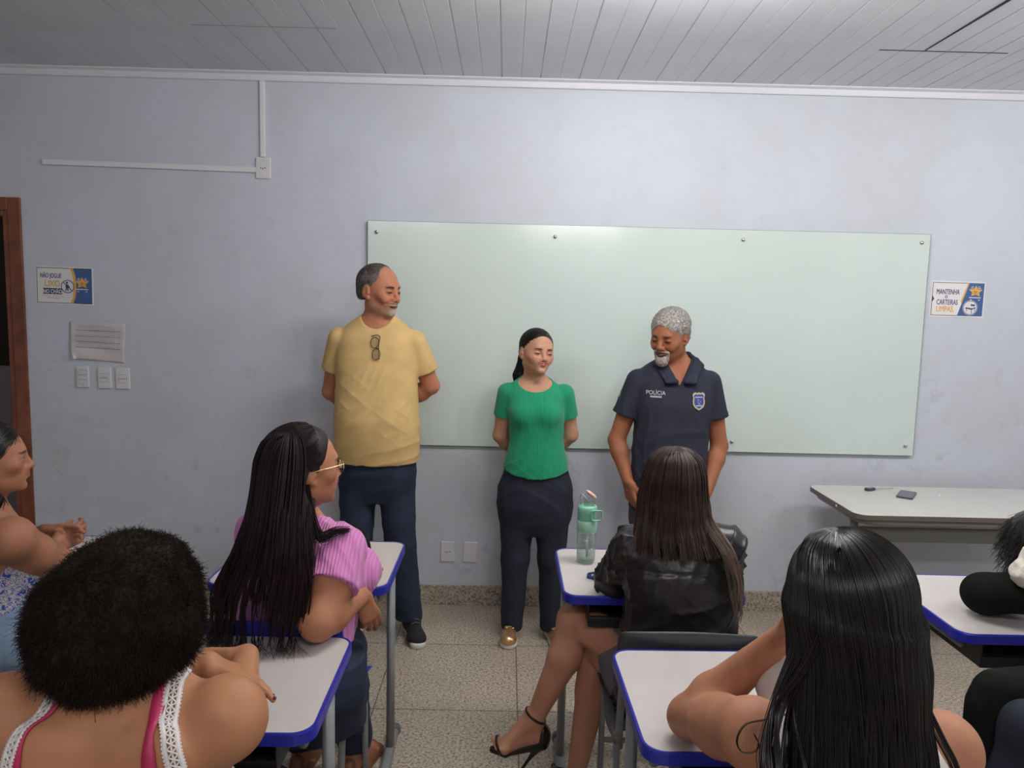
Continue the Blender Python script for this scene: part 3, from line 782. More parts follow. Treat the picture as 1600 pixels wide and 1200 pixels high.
plate('light_switch', 'white light switch plate nearest the door, leftmost under the timetable sheet', 'light switch', -2.330, -2.262, 1.183, 1.298, 'switch3', -.01, 'light switches under the timetable sheet')
plate('light_switch', 'middle white light switch plate of the three under the timetable sheet', 'light switch', -2.214, -2.142, 1.180, 1.296, 'switch2', -.01, 'light switches under the timetable sheet')
plate('light_switch', 'white light switch plate farthest from the door, rightmost of three', 'light switch', -2.118, -2.042, 1.178, 1.292, 'switch2', -.01, 'light switches under the timetable sheet')
plate('power_socket', 'white power socket plate high on the wall where the two cable ducts meet', 'socket', -1.344, -1.266, 2.316, 2.426, 'socket')
plate('power_socket', 'white power socket plate low on the wall between the yellow and green shirts', 'socket', -.341, -.263, .248, .364, 'socket')
plate('blank_plate', 'plain white blank cover plate low on the wall beside the power socket', 'cover plate', -.216, -.136, .247, .363, 'blank', .03)
plate('power_socket', 'white power socket plate low on the wall half hidden behind the woman in black leather', 'socket', .60, .675, .24, .352, 'socket')
t = thing('cable_duct', 'white vertical cable duct from the ceiling cove down to the high socket', 'cable duct', (-1.306, Y1, 2.62))
box_obj('duct_cover', -.012, .012, -.013, 0, -.192, .195, M['duct'], t, bevel=.002)
t = thing('cable_duct', 'white horizontal cable duct running left from the high socket', 'cable duct', (-1.90, Y1, 2.368)); t.rotation_euler = (0, .0135, 0)
box_obj('duct_cover', -.563, .556, -.013, 0, -.014, .014, M['duct'], t, bevel=.002)

# ------------------------------------------------------------ posters
def flat(name, polys, m, y, parent, th=.0006, holes=None):
    bm = bmesh.new()
    for p in polys: prism_bm(bm, p, y-th, y)
    return bm_obj(name, bm, m, parent)
def letters(name, items, m, y, parent):
    bm = bmesh.new()
    for body, size, x, z, sx in items:
        V, Fc = text_bm(body, size)
        for k, (ox, oz) in enumerate(((-.022, .012), (.022, -.012), (.022, .012), (-.022, -.012), (0, 0))):     # bold: a few slightly shifted copies
            vs = [bm.verts.new((x+(v[0]+ox*size)*sx, y-.00004*k, z+v[1]+oz*size)) for v in V]
            for f in Fc:
                try: bm.faces.new([vs[i] for i in f])
                except ValueError: pass
    me_o = bm_obj(name, bm, m, parent); return me_o
def star(cx, cz, R, r=.42, n=5, sx=1.0):
    return [(cx+sx*(R if i % 2 == 0 else R*r)*math.sin(math.pi*i/n), cz+(R if i % 2 == 0 else R*r)*math.cos(math.pi*i/n)) for i in range(2*n)]
def circ(cx, cz, R, n=28): return [(cx+R*math.cos(2*math.pi*i/n), cz+R*math.sin(2*math.pi*i/n)) for i in range(n)]
def ring(bm, cx, cz, R, w, y, th=.0006, n=36):
    a, b = circ(cx, cz, R, n), circ(cx, cz, R-w, n); A = [bm.verts.new((x, y, z)) for x, z in a]; B = [bm.verts.new((x, y, z)) for x, z in b]
    for i in range(n): bm.faces.new((A[i], A[(i+1) % n], B[(i+1) % n], B[i]))
def emblem(t, cx, cz, k):
    flat('emblem_star', [star(cx, cz, .030*k, .50, sx=1.25)], M['ink_orange'], -.0040, t)
    letters('emblem_letters', [('EE', .020*k, cx, cz-.011*k, .9)], mat('ink_brown', (.35, .16, .05), .5), -.0050, t)
    for s in (-1, 1):
        for i in range(3): flat('emblem_bar', [[(cx+s*(.011+.002*i)*k, cz+(.022-.007*i)*k), (cx+s*(.022+.004*i)*k, cz+(.022-.007*i)*k), (cx+s*(.022+.004*i)*k, cz+(.025-.007*i)*k), (cx+s*(.011+.002*i)*k, cz+(.025-.007*i)*k)]], M['poster_white'], -.0034, t)
        flat('emblem_corner', [[(cx+s*.016*k, cz-.042*k), (cx+s*.021*k, cz-.047*k), (cx+s*.026*k, cz-.040*k)]], M['poster_white'], -.0034, t)
    bars = []
    for i in range(9):
        x = cx+(-.031+.0068*i)*k; bars.append([(x, cz-.034*k), (x+.0055*k, cz-.034*k), (x+.0055*k, cz-.029*k), (x, cz-.029*k)])
    flat('caption_lettering', bars, M['poster_white'], -.0034, t)
# left poster
t = thing('poster', 'blue and white poster reading NÃO JOGUE LIXO NO CHÃO beside the door', 'poster', (-2.378, Y1, 1.730)); t.rotation_euler = (0, .012, 0)
w, h = .147, .094
box_obj('sheet', -w-.006, w+.006, -.002, 0, -h-.006, h+.006, M['poster_white'], t)
flat('poster_line', [[(-w, -h), (w, -h), (w, -h+.003), (-w, -h+.003)], [(-w, h-.003), (w, h-.003), (w, h), (-w, h)], [(-w, -h), (-w+.003, -h), (-w+.003, h), (-w, h)]], M['frame_line'], -.0022, t)
arc = [(w, -h)]+[(w, h)]+[(.040, h)]+[(.036+.026*math.cos(a), h*math.sin(a)) for a in np.linspace(1.2, -1.2, 12)]+[(.036, -h)]
arc_o = [(.052, h)]+[(.026, h)]+[(.024+.026*math.cos(a), h*math.sin(a)) for a in np.linspace(1.2, -1.2, 12)]+[(.026, -h), (.050, -h)]+[(.038+.026*math.cos(a), h*math.sin(a)) for a in np.linspace(-1.2, 1.2, 12)]
flat('blue_panel', [arc], M['poster_blue'], -.0022, t); flat('orange_band', [arc_o], M['ink_orange'], -.0024, t)
letters('lettering', [('NÃO JOGUE', .034, -.072, .040, .60)], M['ink_navy'], -.0026, t)
letters('lettering', [('LIXO', .046, -.064, -.006, .80)], M['ink_orange'], -.0026, t)
flat('lettering_box', [[(-.113, -.047), (-.013, -.047), (-.013, -.015), (-.113, -.015)]], M['ink_navy'], -.0024, t)
letters('lettering', [('NO CHÃO', .029, -.063, -.042, .72)], M['poster_white'], -.0034, t)
flat('small_print', [[(-.118, -.058), (-.002, -.058), (-.002, -.0565), (-.118, -.0565)], [(-.092, -.068), (-.03, -.068), (-.03, -.0655), (-.092, -.0655)]], M['ink_grey'], -.0024, t)
bm = bmesh.new(); ring(bm, .018, -.004, .035, .004, -.0040); bm_obj('ban_ring', bm, M['ink_navy'], t)
flat('ban_disc', [circ(.018, -.004, .033)], M['poster_white'], -.0030, t)
flat('ban_picture', [circ(.014, .016, .006), [(.004, -.006), (.012, .008), (.022, .006), (.030, -.008), (.026, -.010), (.021, -.002), (.022, -.028), (.016, -.028), (.015, -.012), (.010, -.028), (.004, -.027), (.010, -.006)]], M['ink_navy'], -.0036, t)
flat('ban_bar', [[(-.008, .018), (-.005, .021), (.044, -.026), (.041, -.029)]], M['ink_navy'], -.0042, t)
emblem(t, .096, .016, 1.05)
# right poster
t = thing('poster', 'blue and white poster reading MANTENHA AS CARTEIRAS LIMPAS right of the glass board', 'poster', (2.436, Y1, 1.771)); t.rotation_euler = (0, .004, 0)
w, h = .140, .089
box_obj('sheet', -w-.007, w+.007, -.002, 0, -h-.007, h+.007, M['poster_white'], t)
flat('poster_line', [[(-w, -h), (w, -h), (w, -h+.003), (-w, -h+.003)], [(-w, h-.003), (w, h-.003), (w, h), (-w, h)], [(-w, -h), (-w+.003, -h), (-w+.003, h), (-w, h)], [(-w, .02), (-w+.014, 0), (-w, -.02)]], M['frame_line'], -.0022, t)
flat('blue_panel', [[(w, -h), (w, h), (.058, h), (.004, -h)]], M['poster_blue'], -.0024, t)
flat('orange_band', [[(.058, h), (.051, h), (.018, -.012), (.022, -.020), (.030, -.004)]], M['ink_orange'], -.0026, t)
letters('lettering', [('MANTENHA', .038, -.055, .026, .60), ('AS', .024, -.062, .004, .60), ('CARTEIRAS', .039, -.055, -.030, .59)], M['ink_navy'], -.0026, t)
letters('lettering', [('LIMPAS.', .043, -.063, -.068, .68)], M['ink_orange'], -.0026, t)
emblem(t, .094, .044, 1.05)
flat('picture_disc', [circ(.072, -.044, .040)], M['poster_white'], -.0028, t)
bm = bmesh.new(); ring(bm, .072, -.044, .038, .003, -.0036); bm_obj('picture_ring', bm, M['ink_navy'], t)
flat('desk_picture', [[(.046, -.042), (.082, -.046), (.102, -.040), (.100, -.046), (.080, -.055), (.046, -.049)], [(.050, -.05), (.053, -.05), (.056, -.066), (.053, -.066)], [(.079, -.05), (.082, -.05), (.082, -.075), (.079, -.075)], [(.097, -.045), (.100, -.045), (.098, -.062), (.095, -.062)], [(.074, -.024), (.098, -.026), (.096, -.036), (.074, -.034)]], M['ink_navy'], -.0036, t)
# timetable sheet: hangs a little loose, torn lower corner
t = thing('timetable_sheet', 'wrinkled white paper timetable with a torn corner above the light switches', 'paper', (-2.213, Y1, 1.437))
nx, nz = 28, 20; Vs = []
for j in range(nz+1):
    for i in range(nx+1):
        u_, v_ = i/nx, j/nz; x = -.145+.295*u_+.012*(v_-.5)*(1 if u_ > .5 else .3); z = -.098+.200*v_-.014*u_*(1-v_)-.004*u_
        y = -.003-.006*(math.sin(u_*7+v_*3)*.5+.5)*(1-v_*.6)-.003*math.sin(v_*13)*math.sin(u_*5)
        if u_ < .12 and v_ < .22: y -= .02*(1-u_/.12)*(1-v_/.22); x += .028*(1-v_/.22)*(1-u_/.12)
        Vs.append((x, y, z))
Fq = [(j*(nx+1)+i, j*(nx+1)+i+1, (j+1)*(nx+1)+i+1, (j+1)*(nx+1)+i) for j in range(nz) for i in range(nx)]
o = link('sheet', mesh_np('sheet', Vs, np.array(Fq), M['paper']), t); md = o.modifiers.new('thick', 'SOLIDIFY'); md.thickness = .0004
bm = bmesh.new(); r_ = random.Random(3)
def sheet_pt(u_, v_):
    i, j = min(int(u_*nx), nx-1), min(int(v_*nz), nz-1); a = np.array(Vs[j*(nx+1)+i]); b_ = np.array(Vs[(j+1)*(nx+1)+i+1]); q = (a+b_)/2; return q+np.array([0, -.0012, 0])
for j in range(16):
    for i in range(22):
        u_ = .13+.80*i/22; v_ = .30+.60*j/16
        if r_.random() < .94:
            p = sheet_pt(u_, v_); w2 = .0095*r_.uniform(.6, 1)
            q = [bm.verts.new((p[0]-w2/2+a, p[1], p[2]+b_)) for a, b_ in ((0, 0), (w2, 0), (w2, .0028), (0, .0028))]; bm.faces.new(q)
bm_obj('printed_grid', bm, mat('faint_ink', (.40, .37, .37), .7), t)
# small scuffs: scratches of the painted wall near the board are part of the wall paint

# ------------------------------------------------------------ school desks
def desk(label, cx, cy, rot=0.0, w=.60, d=.475):
    t = thing('school_desk', label, 'desk', (cx, cy, 0), rot, 'student desks with blue edges')
    H = .760
    bm = bmesh.new(); prism_bm(bm, rrect(-w/2+.006, w/2-.006, -d/2+.006, d/2-.006, .045), H-.018, H, 'xy'); bm_obj('tabletop', bm, M['laminate'], t, bevel=.0015)
    bm = bmesh.new(); o_ = rrect(-w/2, w/2, -d/2, d/2, .050); i_ = rrect(-w/2+.007, w/2-.007, -d/2+.007, d/2-.007, .044)
    rings = []
    for pts, z in ((o_, H-.028), (o_, H-.003), ([(p[0]*.995, p[1]*.995) for p in o_], H+.001), (i_, H+.001), (i_, H-.028)):
        rings.append([bm.verts.new((p[0], p[1], z)) for p in pts])
    rings.append(rings[0]); n = len(o_)
    for a, b_ in zip(rings, rings[1:]):
        for i in range(n): bm.faces.new((a[i], a[(i+1) % n], b_[(i+1) % n], b_[i]))
    bm_obj('edge_band', bm, M['blue_edge'], t, smooth=False)
    # book tray
    bm = bmesh.new(); tx, ty0, ty1, tz0, tz1 = .215, -d/2+.030, d/2-.12, H-.115, H-.026
    bx(bm, -tx, tx, ty0, ty1, tz0, tz0+.004); bx(bm, -tx, -tx+.004, ty0, ty1, tz0, tz1); bx(bm, tx-.004, tx, ty0, ty1, tz0, tz1); bx(bm, -tx, tx, ty1-.004, ty1, tz0, tz1); bx(bm, -tx, tx, ty0, ty0+.004, tz0, tz0+.030)
    bx(bm, -tx, tx, ty0, ty0+.012, tz0+.028, tz0+.034)
    bm_obj('book_tray', bm, M['black_plastic'], t, bevel=.002)
    for s in (-1, 1):
        x = s*(w/2-.030); yc = d/2-.19
        bm = bmesh.new(); tube_bm(bm, [(x, yc, .03), (x, yc, H-.030)], .015, 16, r2=.028, up=(0, 1, 0)); l = bm_obj('leg', bm, M['tube'], t, smooth=True)
        p = smooth_path([(x, d/2-.085, .040), (x, d/2-.15, .034), (x, yc-.12, .026), (x, -d/2+.02, .022), (x, -d/2-.02, .020)], 14)
        bm = bmesh.new(); tube_bm(bm, p, .019, 14, r2=.017); bm_obj('foot_tube', bm, M['tube'], t, smooth=True)
        for yy, zz, dr in ((d/2-.082, .041, 1), (-d/2-.022, .020, -1)):
            bm = bmesh.new(); lathe_bm(bm, [(.012, -.022), (.023, -.020), (.025, -.006), (.024, .006), (.018, .013), (0, .015)], 18)
            for vv in bm.verts: vv.co = Vector((x+vv.co.x, yy+dr*vv.co.z, max(zz+vv.co.y*.95, .001)))
            bm_obj('end_cap', bm, M['cap'], t, smooth=True)
        tube_obj('side_rail', [(x, -d/2+.04, H-.045), (x, d/2-.04, H-.045)], .012, M['tube'], t)
    tube_obj('cross_rail', [(-w/2+.03, d/2-.19, H-.07), (w/2-.03, d/2-.19, H-.07)], .014, M['tube'], t)
    return t
D_A = desk('blue-edged white school desk holding the mint water bottle', .502, 2.545, 0)
D_B = desk('blue-edged white school desk in front of the woman in pink, near the man in yellow', -.670, 2.580, 0)
D_C = desk('blue-edged white school desk under the folded arms of the woman with afro hair', -.700, 1.745, .01)
D_D = desk('blue-edged white school desk at bottom centre beside the wet-haired woman', .605, 1.710, .02)
D_E = desk('blue-edged white school desk at the left edge beneath clasped hands', -1.610, 2.575, 0)
D_F = desk('blue-edged white school desk on the right with a black sleeve resting on it', 1.645, 2.325, 0, d=.50)

# ------------------------------------------------------------ chairs
def chair(label, cx, cy, rot=0.0, shell_mat=None):
    shell_mat = shell_mat or M['chair_plastic']
    t = thing('school_chair', label, 'chair', (cx, cy, 0), rot, 'plastic school chairs')
    # seat facing +y; backrest at -y
    def shell(name, f, nu, nv, m, th):
        V = [f(i/nu, j/nv) for j in range(nv+1) for i in range(nu+1)]
        F_ = np.array([(j*(nu+1)+i, j*(nu+1)+i+1, (j+1)*(nu+1)+i+1, (j+1)*(nu+1)+i) for j in range(nv) for i in range(nu)])
        o = link(name, mesh_np(name, V, F_, m), t); s = o.modifiers.new('t', 'SOLIDIFY'); s.thickness = th; s.offset = 0
        b = o.modifiers.new('s', 'SUBSURF'); b.levels = 1; b.render_levels = 1; return o
    def seat(u, v):
        x = (u-.5)*.41*(1-.06*(1-v)); y = -.19+.39*v
        z = .455-.012*math.cos((u-.5)*math.pi)*math.sin(v*math.pi)-(.03*max(0, v-.85)/.15)**1+.01*(abs(u-.5)*2)**4
        return (x, y, z)
    def back(u, v):
        rx = (u-.5)*2; x = rx*.205*(1-.05*v); z = .60+.21*v-.018*rx*rx*(v-.3)*1.2
        y = -.215-.055*v+.040*(1-rx*rx)*-.35+.012*abs(rx)**4
        return (x, y, z)
    shell('seat', seat, 10, 10, shell_mat, .010); shell('backrest', back, 12, 6, shell_mat, .013)
    for s in (-1, 1):
        x = s*.175
        tube_obj('back_post', [(x, -.232, .765), (x, -.222, .62), (x, -.20, .47), (x, -.15, .43)], .0105, M['tube'], t, n=14)
        tube_obj('seat_rail', [(x, -.20, .44), (x, .17, .435)], .0105, M['tube'], t)
        tube_obj('leg', [(x, .10, .435), (x, .16, .425), (x, .18, .38), (x, .20, .012)], .0105, M['tube'], t, n=14)
        tube_obj('leg', [(x, -.10, .435), (x, -.15, .42), (x, -.17, .38), (x, -.23, .012)], .0105, M['tube'], t, n=14)
        for yy in (.20, -.23):
            bm = bmesh.new(); lathe_bm(bm, [(.013, 0), (.014, .006), (.0125, .028), (.0105, .03)], 14, (x, yy)); bm_obj('foot_cap', bm, M['cap'], t, smooth=True)
    tube_obj('cross_bar', [(-.175, .19, .20), (.175, .19, .20)], .009, M['tube'], t)
    tube_obj('cross_bar', [(-.175, -.19, .20), (.175, -.19, .20)], .009, M['tube'], t)
    return t

# ------------------------------------------------------------ teacher's desk
t = thing('teacher_desk', 'long grey laminate teacher desk under the glass board', 'desk', (2.235, 3.630, 0))
w, d, H = 1.20, .58, .76
bm = bmesh.new(); prism_bm(bm, rrect(-w/2, w/2, -d/2, d/2, .06), H-.020, H, 'xy'); bm_obj('tabletop', bm, M['laminate_teacher'], t, bevel=.001)
bm = bmesh.new(); o_ = rrect(-w/2-.003, w/2+.003, -d/2-.003, d/2+.003, .062); i_ = rrect(-w/2+.001, w/2-.001, -d/2+.001, d/2-.001, .059); rings = [[bm.verts.new((p[0], p[1], z)) for p in pts] for pts, z in ((o_, H-.024), (o_, H-.001), (i_, H-.001), (i_, H-.024))]; rings.append(rings[0]); n = len(o_)
for a, b_ in zip(rings, rings[1:]):
    for i in range(n): bm.faces.new((a[i], a[(i+1) % n], b_[(i+1) % n], b_[i]))
bm_obj('edge_band', bm, M['edge_teacher'], t)
p = rrect(-w/2+.035, w/2-.035, -d/2+.02, d/2-.02, .08)
bm = bmesh.new(); tube_bm(bm, [(a, b_, H-.040) for a, b_ in p], .015, 12, closed=True); bm_obj('top_frame', bm, M['tube_teacher'], t, smooth=True)
box_obj('front_beam', -w/2+.05, w/2-.05, -d/2+.125, -d/2+.150, .595, .665, M['tube_teacher'], t, bevel=.004)
for s in (-1, 1):
    x = s*(w/2-.055)
    bm = bmesh.new(); tube_bm(bm, [(x, -d/2+.14, .03), (x, -d/2+.14, H-.04)], .015, 16, r2=.028, up=(0, 1, 0)); bm_obj('leg', bm, M['tube_teacher'], t, smooth=True)
    tube_obj('foot_tube', [(x, -d/2+.02, .022), (x, d/2-.02, .022)], .02, M['tube_teacher'], t)
    for yy in (-d/2+.015, d/2-.015):
        bm = bmesh.new(); lathe_bm(bm, [(.012, -.02), (.023, -.018), (.024, .006), (.017, .012), (0, .014)], 16)
        for vv in bm.verts: vv.co = Vector((x+vv.co.x, yy+vv.co.z*(1 if yy > 0 else -1), max(.022+vv.co.y*.9, .001)))
        bm_obj('end_cap', bm, M['cap'], t, smooth=True)
for s, yy in ((1, -.02),):
    box_obj('edge_chip', -w/2-.0045, -w/2-.0028, -.085, -.070, H-.020, H-.008, M['poster_white'], t)

# ------------------------------------------------------------ small things on desks
t = thing('mobile_phone', 'black mobile phone lying on the teacher desk', 'phone', (2.065, 3.722, .76), -.62)
bm = bmesh.new(); prism_bm(bm, rrect(-.038, .038, -.080, .080, .010), 0, .010, 'xy'); bm_obj('phone_body', bm, M['phone'], t, bevel=.002)
bm = bmesh.new(); prism_bm(bm, rrect(-.035, .035, -.077, .077, .008), .010, .0106, 'xy'); bm_obj('screen', bm, mat('phone_glass', (.10, .115, .12), .12), t)
t = thing('car_key', 'black car key with metal ring and chain on the teacher desk', 'key', (1.925, 3.820, .76), .5)
bm = bmesh.new(); prism_bm(bm, rrect(-.030, .030, -.016, .016, .010), 0, .014, 'xy'); bm_obj('key_fob', bm, M['phone'], t, bevel=.003)
bm = bmesh.new(); prism_bm(bm, rrect(-.014, .014, -.008, .008, .004), .0145, .0155, 'xy'); bm_obj('fob_emblem', bm, M['metal_key'], t)
bm = bmesh.new(); tube_bm(bm, [(.045+.013*math.cos(a), -.004+.013*math.sin(a), .004) for a in np.linspace(0, 6.283, 21)[:-1]], .0014, 8, closed=True); bm_obj('key_ring', bm, M['metal_key'], t, smooth=True)
bm = bmesh.new()
for i in range(5): tube_bm(bm, [(.062+.011*i+.006*math.cos(a), -.008-.003*i+.004*math.sin(a), .004+.002*(i % 2)) for a in np.linspace(0, 6.283, 13)[:-1]], .0012, 6, closed=True)
bm_obj('chain', bm, M['metal_key'], t, smooth=True)
bm = bmesh.new(); prism_bm(bm, [(.115, -.026), (.150, -.034), (.152, -.028), (.128, -.020), (.118, -.018)], .002, .0045, 'xy'); bm_obj('key_blade', bm, M['metal_key'], t)
o = bm_obj('chalk_piece', (lambda b: (lathe_bm(b, [(.004, 0), (.005, .002), (.005, .010), (.003, .012)], 12), b)[1])(bmesh.new()), M['poster_white'], None, (2.230, 3.712, .76), smooth=True)
tag(o, 'tiny white chalk crumb on the teacher desk right of the phone', 'chalk')
# water bottle
BXp = (.306, 2.628, .76)
t = thing('water_bottle', 'mint green and clear plastic water bottle with pink drinking cap', 'bottle', BXp, .1)
mint = mat('mint_plastic', (.20, .52, .36), .38); mint2 = mat('mint_silicone', (.30, .56, .42), .55); pink = mat('pink_plastic', (.80, .42, .36), .4)
def thin_clear(name, tint, gloss):
    m, nt, b = newmat(name); nt.nodes.remove(b); out = nt.nodes['Material Output']
    tr = nt.nodes.new('ShaderNodeBsdfTransparent'); tr.inputs[0].default_value = (*tint, 1); gs = nt.nodes.new('ShaderNodeBsdfGlossy'); gs.inputs['Roughness'].default_value = .08
    fr = nt.nodes.new('ShaderNodeLayerWeight'); fr.inputs[0].default_value = .25; mth = nt.nodes.new('ShaderNodeMath'); mth.operation = 'MULTIPLY_ADD'; mth.inputs[1].default_value = .35; mth.inputs[2].default_value = gloss
    nt.links.new(fr.outputs[1], mth.inputs[0]); mx = nt.nodes.new('ShaderNodeMixShader'); nt.links.new(mth.outputs[0], mx.inputs[0]); nt.links.new(tr.outputs[0], mx.inputs[1]); nt.links.new(gs.outputs[0], mx.inputs[2]); nt.links.new(mx.outputs[0], out.inputs[0]); return m
gl = thin_clear('clear_plastic', (.90, .94, .92), .05); wt = thin_clear('water', (.86, .91, .89), .06)
bm = bmesh.new(); lathe_bm(bm, [(0, .004), (.030, .003), (.0335, .008), (.0345, .020), (.0345, .148), (.0330, .148), (.0330, .020), (.031, .013), (0, .010)], 40); bm_obj('clear_body', bm, gl, t, smooth=True)
bm = bmesh.new(); lathe_bm(bm, [(0, .012), (.031, .014), (.0326, .021), (.0326, .068), (0, .068)], 40); bm_obj('water', bm, wt, t, smooth=True)
tube_obj('straw', [(.004, 0, .020), (.002, 0, .15)], .0045, mat('straw_plastic', (.7, .75, .72), .4), t)
bm = bmesh.new(); lathe_bm(bm, [(.0352, .118), (.0362, .120), (.0365, .158), (.0352, .160)], 40); bm_obj('grip_sleeve', bm, mint2, t, smooth=True)
bm = bmesh.new(); lathe_bm(bm, [(.0350, .158), (.0355, .160), (.0345, .180), (.0352, .181), (.0350, .206), (.0325, .212), (.016, .213), (0, .213)], 40); bm_obj('screw_lid', bm, mint, t, smooth=True)
bm = bmesh.new(); tube_bm(bm, [(.036+(.0), -.030, 0)]*0 or [(x_, -.037, z_) for x_, z_ in rrect(.008, .046, .166, .202, .008)], .0032, 10, closed=True); bm_obj('latch_loop', bm, mint, t, smooth=True)
bm = bmesh.new(); lathe_bm(bm, [(.010, .212), (.010, .224), (.007, .232), (.004, .236), (0, .236)], 20, (-.002, 0)); bm_obj('spout', bm, gl, t, smooth=True)
# pink cap: half dome over the spout with a carrying wire
bm = bmesh.new(); bmesh.ops.create_uvsphere(bm, u_segments=24, v_segments=14, radius=1)
for vv in bm.verts: vv.co = Vector((.006+vv.co.x*.022, vv.co.y*.020, .233+vv.co.z*.032))
bm_obj('dome_cap', bm, gl, t, smooth=True)
bm = bmesh.new(); bmesh.ops.create_uvsphere(bm, u_segments=24, v_segments=14, radius=1)
for vv in bm.verts:
    a = -.65; x_, z_ = vv.co.x*.024, vv.co.z*.0075; vv.co = Vector((.013+x_*math.cos(a)-z_*math.sin(a), vv.co.y*.016, .253+x_*math.sin(a)+z_*math.cos(a)))
bm_obj('pink_button', bm, pink, t, smooth=True)
tube_obj('carry_wire', [(.022, -.012, .213), (-.005, -.020, .238), (-.024, -.014, .256), (-.028, 0, .240), (-.022, .010, .214)], .0022, M['steel'], t, n=24)
# lanyard
t = thing('lanyard', 'looped navy and white lanyard lying on the desk by the leather sleeve', 'lanyard', (.330, 2.462, .7612))
nv = mat('lanyard_navy', (.03, .05, .16), .6)
def band(name, pts, m, wdt=.014):
    P = smooth_path(pts, 40); Nn = np.tile([0., 0., 1.], (len(P), 1)); T = np.gradient(P, axis=0); T /= np.linalg.norm(T, axis=1)[:, None]
    Nn = np.cross(T, [0, 0, 1.0]); Nn[:, 2] += .15
    V, F = ribbon(P, Nn, wdt); link(name, mesh_np(name, V, F, m), t)
band('strap', [(.06, .028, .008), (.02, .026, .009), (-.012, .024, .009), (-.034, .010, .009), (-.030, -.008, .009), (-.005, -.014, .009), (.045, -.010, .009)], nv)
band('strap', [(.05, .012, .008), (.01, .010, .008), (-.016, .010, .008), (-.020, .002, .008), (-.004, -.002, .008), (.05, 0, .008)], mat('lanyard_white', (.6, .6, .62), .6), .008)
tube_obj('cord', [(-.02, -.018, .003), (.0, -.026, .003), (.03, -.024, .003)], .0012, M['phone'], t, n=10)
o = box_obj('yellow_eraser', -.012, .012, -.008, .008, 0, .010, mat('yellow_rubber', (.75, .62, .12), .6), None, .002, (.795, 2.42, .76)); tag(o, 'small yellow eraser on the desk right of the leather jacket', 'eraser')
t = thing('mobile_phone', 'dark phone in a red-edged case beside the afro-haired woman', 'phone', (-.770, 1.742, .76), .0)
bm = bmesh.new(); prism_bm(bm, rrect(-.075, .075, -.036, .036, .010), 0, .010, 'xy'); bm_obj('phone_body', bm, mat('phone_case', (.30, .03, .05), .45), t, bevel=.002)
bm = bmesh.new(); prism_bm(bm, rrect(-.072, .070, -.034, .034, .008), .010, .0108, 'xy'); bm_obj('screen', bm, M['phone'], t)
# ------------------------------------------------------------ cloth and hair materials
def fabric(name, color, **k): return mat(name, color, k.pop('rough', .85), noise=k.pop('noise', .08), nscale=k.pop('nscale', 14), bump=k.pop('bump', .25), bscale=k.pop('bscale', 420), **k)
M['skin'] = skin_mat('skin')
M['yellow'] = fabric('yellow_cotton', (.62, .42, .17)); M['denim'] = fabric('dark_denim', (.011, .019, .042), noise=.35, nscale=9)
M['green'] = rib_mat('green_rib_knit', (.0, .29, .13), 900, axis='x'); M['navy'] = fabric('navy_trousers', (.010, .013, .026))
M['polo'] = fabric('navy_pique', (.016, .018, .036), bscale=700); M['slate'] = fabric('grey_trousers', (.05, .048, .045))
M['pink'] = rib_mat('pink_rib_knit', (.60, .20, .47), 700, axis='x'); M['leather'] = mat('black_leather', (.012, .010, .010), .36, bump=.6, bscale=45, spec=.45)
M['grey_cloth'] = fabric('grey_cloth', (.14, .14, .145)); M['white_cloth'] = fabric('white_cotton', (.70, .66, .64))
M['black_cloth'] = fabric('black_fleece', (.009, .010, .008), bscale=200, bump=.4, spec=.10); M['sherpa'] = mat('sherpa', (.72, .66, .58), .95, noise=.12, nscale=60, bump=1.0, bscale=120)
M['lt_denim'] = fabric('pale_denim', (.17, .24, .33), noise=.3, nscale=10)
M['hair_black'] = mat('hair_black', (.009, .006, .006), .36, noise=.3, nscale=25, spec=.6)
M['hair_wet'] = mat('hair_wet', (.007, .004, .004), .30, noise=.3, nscale=25, spec=.7)
M['hair_plum'] = mat('hair_plum', (.014, .006, .007), .5, noise=.4, nscale=25, spec=.28)
M['hair_brown'] = mat('hair_brown', (.034, .019, .015), .48, noise=.4, nscale=30, spec=.35)
M['hair_blond'] = mat('hair_streak', (.13, .085, .060), .45, noise=.3, nscale=30, spec=.5)
M['hair_afro'] = mat('hair_afro', (.020, .014, .011), .9, noise=.4, nscale=30, spec=.15)
M['hair_grey'] = mat('hair_grey', (.15, .13, .12), .7, noise=.55, nscale=70, bump=.6, bscale=260)
M['hair_white'] = mat('hair_white', (.40, .37, .34), .8, noise=.55, nscale=110, bump=.9, bscale=230)
M['beard_white'] = mat('beard_white', (.30, .25, .22), .85, noise=.5, nscale=160, bump=.8, bscale=320)
M['rubber_white'] = mat('rubber_white', (.62, .60, .56), .6); M['sneaker'] = fabric('sneaker_mesh', (.014, .014, .015), bscale=800)
M['gold'] = mat('gold_leather', (.62, .36, .19), .28, metal=.75, bump=.2, bscale=200); M['patent'] = mat('patent_black', (.008, .006, .006), .15)
M['gold_metal'] = mat('gold_metal', (.80, .55, .25), .25, metal=1.0); M['lens'] = mat('spectacle_frame', (.03, .02, .018), .3)
M['magenta'] = fabric('magenta_strap', (.42, .018, .085), rough=.5); M['nail'] = mat('nail_polish', (.10, .012, .02), .2)
M['brown_leather'] = mat('brown_leather', (.22, .09, .045), .5)
lensm, _nt, _b = newmat('spectacle_lens'); setp(_b, color=(.95, .97, 1), rough=.02, trans=1.0, ior=1.1)
NZ = sines(5, 10, 18, 45, (1, 1, .8)); NZ2 = sines(8, 10, 40, 95); CURL = sines(11, 14, 260, 420); CURL2 = sines(21, 14, 120, 220)
def folds(seed, f0=14, f1=40, aniso=(1, 1, 1), amp=.003):
    g = sines(seed, 7, f0, f1, aniso)
    return lambda p: (amp*np.tanh(g(p))).astype(np.float32)

